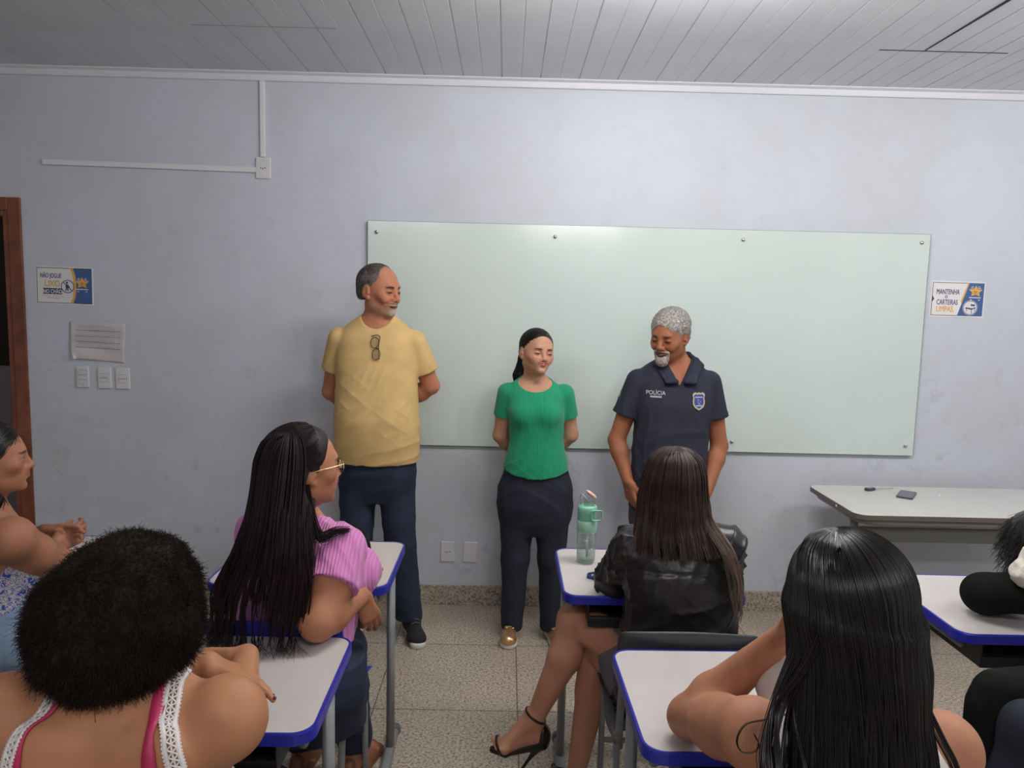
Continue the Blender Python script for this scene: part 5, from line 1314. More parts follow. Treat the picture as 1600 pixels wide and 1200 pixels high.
    def jacket():
        S = SDF(); S.u(loft((0, 0, 0), (1, 0, 0), (0, 1, 0), (0, 0, 1), [(.46, .545, 2.19, .178, .130), (.60, .548, 2.185, .172, .128), (.75, .548, 2.175, .165, .122), (.90, .540, 2.175, .165, .115), (.97, .536, 2.185, .160, .098), (1.015, .53, 2.195, .115, .075), (1.045, .525, 2.20, .07, .06)], e=2.4))
        for s, (a, b, c) in enumerate((((.405, 2.18, .968), (.364, 2.325, .822), (.46, 2.48, .808)), ((.670, 2.19, .975), (.722, 2.355, .825), (.62, 2.48, .808)))):
            S.u(rc(a, b, .062, .052), .03); S.u(rc(b, c, .050, .038), .02); S.u(ell(a, (.062, .060, .058)), .02)
        def dsp(p):
            arm_ = np.clip((np.abs(p[:, 0]-.54)-.13)/.05, 0, 1)
            seam = -.0025*np.exp(-((p[:, 2]-.925)/.004)**2)*(p[:, 1] < 2.15)
            v = W(p)*(.25+.75*arm_)+W2(p)*np.clip((.93-p[:, 2])/.06, .1, 1)*(1-.5*arm_)+seam
            return v.astype(np.float32)
        S.disp = dsp
        return S.mesh(.005)
    job(R, 'leather_jacket', jacket, M['leather'], None, 'black leather jacket')
    def skirt():
        S = SDF(); S.u(rc((.60, 2.22, .53), (.40, 2.38, .575), .100, .074), .02); S.u(rc((.47, 2.22, .52), (.405, 2.37, .515), .098, .074), .03); S.u(ell((.54, 2.17, .50), (.18, .13, .09)), .03)
        S.u(loft((0, 0, 0), (1, 0, 0), (0, 1, 0), (0, 0, 1), [(.275, .395, 2.28, .010, .030), (.33, .380, 2.29, .022, .070), (.42, .372, 2.30, .030, .10), (.52, .40, 2.30, .045, .11)], e=2.2), .03)
        S.disp = lambda p: (.003*NZ(p*1.4)).astype(np.float32); return S.mesh(.0065)
    job(R, 'skirt', skirt, M['grey_cloth'], None, 'grey skirt hanging beside the chair')
    lev = [(1.283, .508, 2.165, .004, .004), (1.277, .508, 2.165, .045, .050), (1.250, .508, 2.165, .078, .088), (1.20, .507, 2.165, .094, .106), (1.14, .505, 2.165, .102, .112), (1.08, .508, 2.155, .110, .112), (1.02, .515, 2.130, .128, .105), (.975, .525, 2.115, .142, .094)]
    def hair():
        V0 = SDF(); V0.u(curtain_vol(lev[:7], .010)); V0.sub(ell((.505, 2.33, 1.11), (.085, .12, .13)), .02); A = V0.mesh(.006)
        p, w = curtain(lev, -2.0, 2.0, 5200, 4, .0011, (.82, 1.0), .0035, 14, .35, 26, .022)
        return merge(A, strands(p, w))
    job(R, 'hair', hair, M['hair_brown'], None, 'long straight brown hair')
    lev2 = lev[:6]+[(1.0, .555, 2.10, .115, .100), (.93, .590, 2.085, .100, .085), (.86, .610, 2.070, .085, .075), (.80, .625, 2.062, .070, .07)]
    def hair2():
        a, w = curtain(lev2, .75, 1.8, 230, 9, .0008, (.80, 1.0), .010, 9, .5, 28, .012); a = a[:, 9:]; w = w[:, 9:]; b, w2 = curtain(lev, -1.9, 1.0, 200, 10, .0007, (.98, 1.0), .006, 4, .2, 26, .008); b = b[:, 10:]; w2 = w2[:, 10:]*np.linspace(0, 1, b.shape[1])[None]; w = w*np.clip(np.linspace(0, 3, w.shape[1]), 0, 1)[None]
        return merge(strands(a, w), strands(b, w2))
    job(R, 'hair/hair_streaks', hair2, M['hair_blond'], None, 'lighter brown streaks of hair')
    return R
# ============================================================ seated student, pink top
def woman_pink():
    R = thing('person', 'woman in pink ribbed top and glasses, very long black hair, turned right, elbow on desk', 'person', (-.585, 2.08, 0))
    H = Frame((-.560, 2.055, 1.222), (.80, .60, .02), scale=.99); base = (.40, .175, .095)
    Fd, Sd = unit((.5, .86, 0)), unit((.86, -.5, 0)); O = np.array((-.600, 2.145, 0.))
    P = lambda s, f, z: O+Sd*s+Fd*f+np.array((0, 0, z))
    rows = [(.46, -.03, 0, .18, .14), (.60, -.03, 0, .185, .145), (.75, -.02, 0, .178, .140), (.87, 0, 0, .178, .138), (.95, 0, 0, .176, .118), (1.00, 0, 0, .150, .095), (1.045, 0, 0, .09, .065), (1.08, 0, 0, .05, .05)]
    shR, elR, wrR = P(.148, 0, .972), np.array((-.490, 1.925, .828)), np.array((-.418, 2.140, .815)); shL, elL, wrL = P(-.155, .01, .972), np.array((-.70, 2.40, .82)), np.array((-.56, 2.47, .80))
    def torso(S, g):
        S.u(loft(O, Sd, Fd, (0, 0, 1), [(r[0], r[1], r[2], r[3]+g, r[4]+g) for r in rows], e=2.2))
        for s in (-1, 1): S.u(ell(P(s*.082, .135, .858), (.080+g, .080+g, .074+g)), .04)
        S.u(ell(P(-.03, .07, .72), (.13+g, .10+g, .10+g)), .05)
    def body():
        S = SDF(); torso(S, 0); S.u(rc(P(0, -.01, 1.00), H.p(0, -.03, -.07), .056, .052), .03); head(S, H, jaw=1.0)
        arm(S, shR, elR, wrR, 1.1, 1.35); arm(S, shL, elL, wrL, 1.05, 1.3)
        hand(S, wrR, (.35, .25, -.95), (-.7, .75, 0), 1, .95, curl=(.25, .3, .35, .45), thumb=(.25, .3)); hand(S, wrL, (1, .1, 0), (0, 0, -1), -1, .92, curl=(.2,)*4)
        leg(S, (-.56, 2.14, .52), (-.530, 2.40, .525), (-.505, 2.50, .11), .85, .10); leg(S, (-.69, 2.20, .52), (-.70, 2.46, .53), (-.70, 2.52, .10), .85, .10)
        foot(S, (-.505, 2.50, .10), (.25, .9, -.1), 1.0); foot(S, (-.70, 2.52, .10), (.1, .9, -.1), 1.0)
        return S.mesh(.007, [(2, 1.08, 1.34, .004), (2, .66, .86, .004), (0, -.47, -.34, .004), (1, 2.10, 2.26, .004)])
    job(R, 'body', body, M['skin'], lambda V: tone(V, base, face_tones(H, base)+[(Frame((-.414, 2.17, .76), (0, 1, 0)), (0, 0, 0), (.05, .07, .08), (.36, .15, .09), .5, .5)]))
    def top():
        S = SDF(); torso(S, .010)
        for a, b, o, k in ((shR, elR, .105, 1.0), (shL, elL, .12, 1.0)):
            d = unit(b-a); S.u(capped(rc(a, a+d*.22, .084, .089), a+d*o, d), .03)
        S.sub(ell(P(0, .03, 1.085), (.085, .085, .065)), .006); S.sub(halfspace((0, 0, .69), (0, 0, -1)), .004)
        W = creases(81, 5, 60, 130, .0050, (1, 1, 1), 12); S.disp = lambda p: W(p); return S.mesh(.0055)
    job(R, 'top', top, M['pink'], None, 'pink ribbed short-sleeved top')
    def jeans():
        S = SDF(); S.u(loft(O, Sd, Fd, (0, 0, 1), [(.42, 0, .02, .19, .16), (.55, 0, 0, .212, .172), (.64, 0, 0, .205, .165)], e=2.2))
        S.u(rc((-.57, 2.14, .53), (-.530, 2.40, .525), .112, .078), .03); S.u(rc((-.69, 2.20, .53), (-.70, 2.46, .53), .112, .078), .03)
        S.u(rc((-.530, 2.40, .520), (-.505, 2.505, .13), .076, .056), .02); S.u(rc((-.70, 2.46, .53), (-.70, 2.52, .12), .076, .056), .02); S.sub(halfspace((0, 0, .105), (0, 0, -1)), .004)
        c2 = creases(83, 4, 60, 130, .0045, (1, 1, 1), 12); S.disp = lambda p: (.002*NZ(p)+c2(p)).astype(np.float32); return S.mesh(.007)
    job(R, 'jeans', jeans, M['denim'], None, 'dark blue jeans')
    for a, D in (((-.505, 2.50, 0), (.25, .9, 0)), ((-.70, 2.52, 0), (.1, .9, 0))):
        a = np.array(a); D = unit(D)
        def sh(a=a, D=D):
            S = SDF(); S.u(rc(a-D*.045+(0, 0, .014), a+D*.15+(0, 0, .014), .036, .038), .01); S.both(((lambda p: np.abs(p[:, 2]-.011)-.0105), _v((0, 0, 0)), 100.), .003)
            S.u(rc(a-D*.05+(0, 0, .03), a-D*.045+(0, 0, .07), .030, .024), .01); S.u(rc(a+D*.07+(0, 0, .030), a+D*.10+(0, 0, .030), .040, .038), .01); return S.mesh(.005)
        job(R, 'sandal', sh, M['brown_leather'], None, 'brown leather sandal')
    lev = [(1.335, -.585, 2.025, .004, .004), (1.328, -.585, 2.025, .048, .055), (1.30, -.587, 2.025, .080, .085), (1.25, -.590, 2.022, .095, .100), (1.18, -.592, 2.010, .097, .110), (1.10, -.594, 1.985, .102, .112), (1.03, -.600, 1.960, .114, .105), (.97, -.610, 1.945, .132, .092), (.90, -.625, 1.938, .150, .082), (.84, -.630, 1.935, .150, .075), (.79, -.632, 1.932, .145, .070)]
    def hair():
        V0 = SDF(); V0.u(curtain_vol(lev[:7], .022)); V0.u(H.ell((0, -.015, .038), (.082, .104, .086)), .01); V0.sub(H.ell((0, .098, -.020), (.12, .085, .115)), .01); V0.sub(H.ell((.088, .02, -.045), (.035, .05, .055)), .01)
        A = V0.mesh(.006); p, w = curtain(lev, -2.3, .76, 2500, 14, .0012, (.66, 1.0), .009, 10, .6, 30, .030); p2, w2 = curtain(lev, .2, .95, 700, 15, .0010, (.80, 1.0), .008, 10, .5, 30, .012); p2 = p2[:, 13:]; w2 = w2[:, 13:]
        r = np.random.RandomState(3); cap = SDF(); cap.u(H.ell((0, -.015, .038), (.083, .105, .087)), .01); va = A[0][(A[0][:, 2] > 1.20)]; va = va[H.local(va)[:, 1] < .022]; va = va[r.choice(len(va), 5200)]; top_ = _v(H.p(0, .085, .125))
        def dr(q): d = q-top_; d = d/np.linalg.norm(d, axis=1)[:, None]-_v(H.R[1])*.55; d[:, 2] -= .35; return _v(d)
        cs = comb(cap, va, dr, .045, 8, .0009, 4, .0028)
        tips = p[:, -1]; ext = []; r = np.random.RandomState(7)
        sel = np.nonzero(tips[:, 2] < .83)[0][:900]; q = []
        for i in sel:
            t = tips[i]; dx = r.normal(0, .022); dy = -abs(r.normal(.01, .03)); q.append(smooth_path([t, t+(dx*.3, dy*.3, -(t[2]-.772)*.7), t+(dx, dy, -(t[2]-.767))], 8))
        q = np.array(q); return merge(A, strands(p, w), strands(p2, w2), cs, strands(q, np.tile(np.linspace(.0008, .0003, 8), (len(q), 1))))
    job(R, 'hair', hair, M['hair_plum'], None, 'very long straight black hair')
    def lock():
        pts = []; r = np.random.RandomState(5)
        for i in range(130):
            o = r.normal(0, .007, 3); pts.append(smooth_path([H.p(.066, -.02, -.02)+o*.4, np.array((-.522, 1.985, 1.11))+o*.7, np.array((-.498, 1.975, 1.045))+o, np.array((-.458, 1.99, 1.058))+o*.8, np.array((-.430, 2.03, 1.050))+o*.6], 20))
        for i in range(220):
            o = r.normal(0, .009, 3); e = r.uniform(.82, .98); pts.append(smooth_path([H.p(.060, -.05, -.04)+o*.4, np.array((-.535, 1.955, 1.08))+o, np.array((-.515, 1.925, 1.0))+o, np.array((-.525, 1.905, e))+o*1.2], 20))
        return strands(pts, np.tile(np.linspace(.0012, .0003, 20), (len(pts), 1)))
    job(R, 'hair/hair_lock', lock, M['hair_plum'])
    g = thing('spectacles', 'glasses with gold temples worn by the woman in the pink top', 'glasses', tuple(H.p(0, .09, 0)))
    def rims():
        Pp = []
        for s in (-1, 1): Pp.append([H.p(s*.034+.025*math.cos(q)*(1+.08*math.sin(q)), .103-.012*abs(s*.034+.025*math.cos(q))/.06, -.002+.020*math.sin(q)) for q in np.linspace(0, 6.283, 24)])
        Pp.append([H.p(x, .106, .004) for x in np.linspace(-.010, .010, 24)]); return strands(Pp, np.full((3, 24), .0019), 6)
    def temples():
        Pp = [smooth_path([H.p(s*.060, .094, .006), H.p(s*.073, .05, .004), H.p(s*.078, -.005, -.002), H.p(s*.076, -.03, -.02)], 20) for s in (-1, 1)]; return strands(Pp, np.full((2, 20), .0018), 6)
    def lenses():
        V, F = [], []
        for s in (-1, 1):
            o = len(V); V.append(H.p(s*.034, .101, -.002))
            for q in np.linspace(0, 6.283, 25)[:-1]: V.append(H.p(s*.034+.024*math.cos(q), .101-.004, -.002+.019*math.sin(q)))
            F += [(o, o+1+i, o+1+(i+1) % 24) for i in range(24)]
        return np.array(V), np.array(F)
    job(g, 'rim', rims, M['lens']); job(g, 'temple', temples, M['gold_metal']); job(g, 'lens', lenses, lensm)
    return R

# ============================================================ front student, afro hair
def woman_afro():
    R = thing('person', 'woman with rounded black afro, bare back, white lace and magenta shoulder straps, in foreground', 'person', (-.62, 1.18, 0))
    H = Frame((-.628, 1.215, 1.160), (.03, 1, -.10), scale=1.0); base = (.44, .205, .105)
    shR, elR, wrR = np.array((-.455, 1.175, .998)), np.array((-.530, 1.400, .850)), np.array((-.568, 1.605, .888)); shL, elL, wrL = np.array((-.806, 1.165, .992)), np.array((-.80, 1.42, .838)), np.array((-.606, 1.480, .930))
    tips = {}
    def sdf():
        S = SDF(); S.u(loft((0, 0, 0), (1, 0, 0), (0, 1, 0), (0, 0, 1), [(.44, -.62, 1.17, .19, .13), (.60, -.62, 1.17, .185, .13), (.78, -.62, 1.165, .165, .12), (.90, -.62, 1.165, .172, .112), (.98, -.62, 1.170, .175, .095), (1.03, -.621, 1.178, .140, .075), (1.065, -.622, 1.185, .090, .058), (1.09, -.622, 1.19, .055, .05)], e=2.2))
        S.u(rc((-.622, 1.185, 1.03), H.p(0, -.03, -.06), .062, .056), .03); head(S, H)
        for s in (-1, 1): S.u(ell((-.62+s*.085, 1.095, .955), (.062, .030, .070)), .035)
        arm(S, shR, elR, wrR, 1.05, 1.22); arm(S, shL, elL, wrL, 1.08, 1.32)
        S.u(ell(shR+np.array((.004, 0, -.01)), (.064, .066, .066)), .02); S.u(ell(shL, (.066, .066, .066)), .02)
        tips['r'] = hand(S, wrR, (-.85, .35, -.10), (-.35, -.3, -1), 1, 1.05, curl=(.55, .6, .65, .7), thumb=(.3, .5))
        tips['l'] = hand(S, wrL, (.96, -.20, -.16), (.05, -.25, -.95), -1, .98, curl=(.16, .18, .22, .3), thumb=(.3, .4))
        leg(S, (-.53, 1.2, .52), (-.53, 1.62, .53), (-.53, 1.66, .10), 1.1, .10); leg(S, (-.71, 1.2, .52), (-.73, 1.62, .53), (-.74, 1.66, .10), 1.1, .10); foot(S, (-.53, 1.66, .09), (0, 1, 0)); foot(S, (-.74, 1.66, .09), (0, 1, 0)); return S
    job(R, 'body', lambda: sdf().mesh(.0065, [(2, .80, .92, .0038), (1, 1.42, 1.74, .0038), (0, -.70, -.42, .0038)]), M['skin'], lambda V: tone(V, base, face_tones(H, base)+[(Frame((-.52, 1.64, .85), (0, 1, 0)), (0, 0, 0), (.2, .05, .1), (.30, .13, .07), .5, .0)]))
    def hair():
        S = SDF(); c = H.p(0, 0, 0)+np.array((0, -.035, .0))
        S.u(ell(c+(-.004, 0, .004), (.124, .130, .112)), .02); S.u(ell(c+(.028, 0, .055), (.090, .100, .088)), .03); S.u(ell(c+(-.018, 0, -.058), (.092, .096, .066)), .03); S.u(ell(c+(.050, 0, -.005), (.076, .095, .092)), .02)
        S.sub(H.ell((0, .13, -.03), (.08, .075, .11)), .01); g = sines(91, 12, 60, 130); g2 = sines(92, 14, 200, 420); S.disp = lambda p: (.0028*g(p)+.0014*g2(p)).astype(np.float32)
        V, F = S.mesh(.0045, smooth=1); r = np.random.RandomState(3); n = 42000; idx = r.choice(len(V), n); b = V[idx]; nn = grad(S, b, .01).astype(np.float32)
        m = 6; tt = np.linspace(0, 1, m)[None, :, None]; L = r.uniform(.006, .017, n)[:, None, None]*(1+.6*(r.rand(n) < .08))[:, None, None]; curl = r.normal(0, 1, (n, 1, 3)); ph = r.uniform(0, 6.28, (n, 1, 3))
        down = np.array((0, 0, -.45)); P = b[:, None]-nn[:, None]*.004+nn[:, None]*L*tt*.8+curl*.004*tt+.0022*np.sin(ph+tt*11)*tt+down*L*tt**2*.8
        return merge((V, F), strands(P, np.full((n, m), .00055)*np.linspace(1, .5, m)[None]))
    job(R, 'hair', hair, M['hair_afro'], None, 'rounded frizzy black hair')
    def straps(kind, side):
        S = sdf(); out = []
        def on(pts, n=46):
            h = _v(smooth_path(pts, n))
            for _ in range(14): h = h-grad(S, h)*(S.at(h))[:, None]*.8; h = _v(h)
            k = np.hanning(11)[1:-1]; k /= k.sum()
            h = np.stack([np.convolve(np.pad(h[:, i], 4, mode='reflect', reflect_type='odd'), k, 'valid') for i in range(3)], 1)
            for _ in range(3): h = _v(h); h = h-grad(S, h)*(S.at(h))[:, None]
            return h, grad(S, h)
        if kind == 'lace':
            for pts, w in (([(-.530, 1.22, 1.07), (-.525, 1.16, 1.07), (-.515, 1.11, 1.04), (-.500, 1.08, 1.00), (-.480, 1.065, .95), (-.468, 1.06, .88)], .024), ([(-.705, 1.22, 1.07), (-.710, 1.16, 1.07), (-.722, 1.11, 1.04), (-.738, 1.08, 1.00), (-.750, 1.065, .95), (-.757, 1.06, .88)], .022))[side:side+1]:
                h, g = on(pts, 150); T = np.gradient(h, axis=0); T /= np.linalg.norm(T, axis=1)[:, None]; Sx = np.cross(T, g)
                for o, ww in ((-.38, .26), (.38, .26), (0, .12)): out.append(ribbon(h+Sx*w*o+g*.002, g, w*ww, .0022))
                k = np.arange(0, len(h)-6, 6); st = []
                for i in k: st.append(smooth_path([h[i]+Sx[i]*w*-.3+g[i]*.0035, h[i+3]+g[i+3]*.0045, h[i+6]+Sx[i+6]*w*.3+g[i+6]*.0035], 8)); st.append(smooth_path([h[i]+Sx[i]*w*.3+g[i]*.0035, h[i+3]+g[i+3]*.0045, h[i+6]+Sx[i+6]*w*-.3+g[i+6]*.0035], 8))
                for i in range(0, len(h)-3, 3):
                    for s in (-1, 1): st.append(smooth_path([h[i]+Sx[i]*w*s*.48+g[i]*.003, h[i+1]+Sx[i+1]*w*s*.58+g[i+1]*.003, h[i+2]+Sx[i+2]*w*s*.48+g[i+2]*.003], 8))
                out.append(strands(st, np.full((len(st), 8), .0014), 5))
        else:
            for pts, w in (([(-.545, 1.22, 1.07), (-.542, 1.16, 1.07), (-.536, 1.11, 1.04), (-.532, 1.08, 1.01), (-.525, 1.06, .97), (-.52, 1.06, .93), (-.515, 1.06, .86)], .022), ([(-.690, 1.22, 1.07), (-.695, 1.16, 1.07), (-.705, 1.11, 1.04), (-.726, 1.08, 1.01), (-.730, 1.06, .96), (-.73, 1.06, .92), (-.728, 1.06, .86)], .019))[side:side+1]:
                h, g = on(pts, 60); ww = w*(1-.45*np.exp(-((np.linspace(0, 1, 60)-.45)/.10)**2)); out.append(ribbon(h+g*.0015, g, ww, .0022))
        return merge(*out)
    for sd in (0, 1): job(R, 'lace_strap', lambda sd=sd: straps('lace', sd), M['white_cloth'], None, 'white crocheted lace strap'); job(R, 'bra_strap', lambda sd=sd: straps('bra', sd), M['magenta'], None, 'magenta strap')
    def blouse():
        S = SDF(); S.u(loft((0, 0, 0), (1, 0, 0), (0, 1, 0), (0, 0, 1), [(.46, -.62, 1.17, .20, .14), (.60, -.62, 1.17, .195, .14), (.78, -.62, 1.17, .175, .130), (.86, -.62, 1.175, .176, .128)], e=2.2)); S.disp = lambda p: (.003*NZ(p)).astype(np.float32); return S.mesh(.008)
    job(R, 'blouse', blouse, M['white_cloth'])
    def pants():
        S = SDF(); S.u(rc((-.53, 1.2, .53), (-.53, 1.60, .53), .115, .085), .03); S.u(rc((-.71, 1.2, .53), (-.73, 1.60, .53), .115, .085), .03); S.u(ell((-.62, 1.17, .52), (.20, .15, .09)), .03); S.u(rc((-.53, 1.60, .53), (-.53, 1.66, .12), .082, .06), .02); S.u(rc((-.73, 1.60, .53), (-.74, 1.66, .12), .082, .06), .02); return S.mesh(.009)
    job(R, 'trousers', pants, M['black_cloth'])
    def nails():
        sdf(); S = SDF()
        for t in tips['l'][:4]+tips['r'][:2]: S.u(ell(np.array(t)+np.array((.002, 0, .004)), (.0048, .0048, .0036)), .001)
        return S.mesh(.0018)
    job(R, 'body/painted_nails', nails, M['nail'])
    return R

# ============================================================ front student, wet hair
def woman_wet():
    R = thing('person', 'woman with long wet black hair and white tank top leaning on her elbow, in foreground', 'person', (.60, 1.20, 0))
    H = Frame((.588, 1.235, 1.198), (-.10, 1, -.14), up=(-.06, 0, 1), scale=.98); base = (.46, .215, .125)
    shL, elL, wrL = np.array((.462, 1.265, .928)), np.array((.412, 1.520, .812)), np.array((.562, 1.425, 1.035)); shR, elR, wrR = np.array((.772, 1.215, .938)), np.array((.86, 1.42, .80)), np.array((.72, 1.55, .80))
    def torso(S, g, rows=None):
        rows = rows or [(.44, .61, 1.19, .175, .125), (.60, .61, 1.19, .150, .11), (.75, .61, 1.19, .135, .10), (.88, .612, 1.19, .150, .105), (.94, .614, 1.20, .152, .092), (.985, .615, 1.21, .115, .07), (1.02, .612, 1.22, .06, .05)]
        S.u(loft((0, 0, 0), (1, 0, 0), (0, 1, 0), (0, 0, 1), [(r[0], r[1], r[2], r[3]+g, r[4]+g) for r in rows], e=2.2))
    def body():
        S = SDF(); torso(S, 0); S.u(rc((.61, 1.215, .98), H.p(0, -.03, -.06), .052, .048), .03); head(S, H)
        arm(S, shL, elL, wrL, 1.02, 1.22); arm(S, shR, elR, wrR, 1.0, 1.2); S.u(ell(shL, (.062, .062, .060)), .02); S.u(ell(shR, (.060, .060, .060)), .02)
        hand(S, wrL, (.15, -.35, 1), (.75, -.6, 0), -1, .95, curl=(.25, .25, .3, .3)); hand(S, wrR, (-1, .1, -.02), (0, 0, -1), 1, .95, curl=(.2,)*4)
        leg(S, (.52, 1.2, .52), (.50, 1.62, .53), (.50, 1.66, .10), 1.0, .09); leg(S, (.70, 1.2, .52), (.72, 1.62, .53), (.72, 1.66, .10), 1.0, .09); foot(S, (.50, 1.66, .09), (0, 1, 0)); foot(S, (.72, 1.66, .09), (0, 1, 0))
        return S.mesh(.0065, [(2, 1.0, 1.16, .004), (0, .53, .64, .004), (1, 1.34, 1.46, .004)])
    job(R, 'body', body, M['skin'], lambda V: tone(V, base, face_tones(H, base)))
    def tank():
        S = SDF(); torso(S, .007); S.u(ell((.56, 1.315, .875), (.075, .075, .072)), .03); S.u(ell((.69, 1.31, .875), (.075, .075, .072)), .03)
        S.sub(ell((.61, 1.16, 1.035), (.068, .12, .10)), .006)
        for s in (-1, 1): S.sub(ell((.614+s*(.188 if s < 0 else .194), 1.20, .93), (.052, .12, .095)), .006)
        S.u(ell((.575, 1.44, .945), (.045, .035, .060)), .03); S.u(rc((.575, 1.33, .87), (.575, 1.43, .93), .06, .04), .04)
        S.disp = lambda p: (.0018*NZ(p)).astype(np.float32); return S.mesh(.006)
    job(R, 'tank_top', tank, M['white_cloth'], None, 'white tank top')
    def pants():
        S = SDF(); S.u(rc((.52, 1.2, .53), (.50, 1.60, .53), .10, .078), .03); S.u(rc((.70, 1.2, .53), (.72, 1.60, .53), .10, .078), .03); S.u(ell((.61, 1.18, .52), (.18, .14, .09)), .03); S.u(rc((.50, 1.60, .53), (.50, 1.66, .12), .076, .055), .02); S.u(rc((.72, 1.60, .53), (.72, 1.66, .12), .076, .055), .02); return S.mesh(.009)
    job(R, 'trousers', pants, M['denim'])
    lev = [(1.328, .562, 1.215, .004, .004), (1.322, .564, 1.213, .046, .052), (1.298, .572, 1.21, .078, .086), (1.25, .582, 1.20, .094, .108), (1.19, .590, 1.195, .101, .116), (1.12, .596, 1.185, .108, .118), (1.05, .592, 1.165, .106, .108), (.99, .592, 1.140, .112, .096), (.92, .594, 1.118, .120, .086), (.84, .596, 1.10, .124, .082), (.76, .596, 1.09, .12, .08)]
    def hair():
        V0 = SDF(); V0.u(curtain_vol(lev, .014)); V0.sub(ell((.59, 1.40, 1.10), (.09, .13, .16)), .02); A = V0.mesh(.006)
        p, w = curtain(lev, -1.50, 2.0, 6500, 24, .0011, (.85, 1.0), .0045, 20, .75, 32, .022); cap = SDF(); cap.u(ell((.585, 1.199, 1.225), (.0965, .111, .1020)), .01); cap.u(curtain_vol(lev[4:], .001), .04); r = np.random.RandomState(5); n = 2200; th = r.uniform(-2.6, 2.6, n); q = np.stack([.560+.060*r.rand(n)*np.sin(th), 1.225+.05*r.rand(n)*np.cos(th), np.full(n, 1.33)], 1)
        for _ in range(8): q = _v(q); q = q-grad(cap, q)*(cap.at(q)+.001)[:, None]
        def dr(x): d = x-np.array((.545, 1.262, 1.36), np.float32); d[:, 2] = -(.05+2.2*np.clip(1.325-x[:, 2], 0, 1)); return d.astype(np.float32)
        cs = comb(cap, q, dr, r.uniform(.16, .45, n), 28, .0010, 4, .0022); return merge(A, strands(p, w, 4), cs)
    job(R, 'hair', hair, M['hair_wet'], None, 'long wet black hair')
    def loose():
        r = np.random.RandomState(12); pts, ws = [], []
        for c in range(17):     # wet rat-tails over the left shoulder
            x0, y0 = r.uniform(.488, .520), r.uniform(1.14, 1.22); bx_, by = r.uniform(.410, .53), r.uniform(1.09, 1.17); k = r.uniform(-.012, .012)
            for i in range(16):
                o = r.normal(0, .0022, 3); m_ = np.array(((x0+bx_)/2-.012+k, 1.15, 1.04))
                pts.append(smooth_path([np.array((x0+.03, y0-.02, 1.24))+o, np.array((x0, y0-.02, 1.14))+o*1.4, m_+o*.7, np.array((bx_-.006+k, by-.01, .965))+o*1.2, np.array((bx_+.010, by-.02, .90))+o*.8, np.array((bx_+r.uniform(-.02, .02), by-.02, .83))+o], 30)); ws.append(np.linspace(.0009, .0005, 30))
        # curled loop over the shoulder
        for i in range(10):
            o = r.normal(0, .0008, 3); pts.append(smooth_path([np.array(q)+o for q in ((.500, 1.16, 1.035), (.455, 1.175, 1.010), (.420, 1.19, .990), (.405, 1.185, .965), (.412, 1.18, .948), (.430, 1.175, .950), (.437, 1.17, .966), (.428, 1.17, .985))], 30)); ws.append(np.linspace(.0007, .0004, 30))
        for c in range(9):
            x0 = r.uniform(.665, .715)
            for i in range(8):
                o = r.normal(0, .002, 3); pts.append(smooth_path([np.array((x0-.04, 1.13, 1.10))+o, np.array((x0-.01, 1.10, 1.03))+o, np.array((x0+.012, 1.085, .98))+o, np.array((x0+.022, 1.07, .90))+o], 30)); ws.append(np.linspace(.0006, .0004, 30))
        return strands(pts, ws, 4)
    job(R, 'loose_hair_strands', loose, M['hair_wet'])
    return R

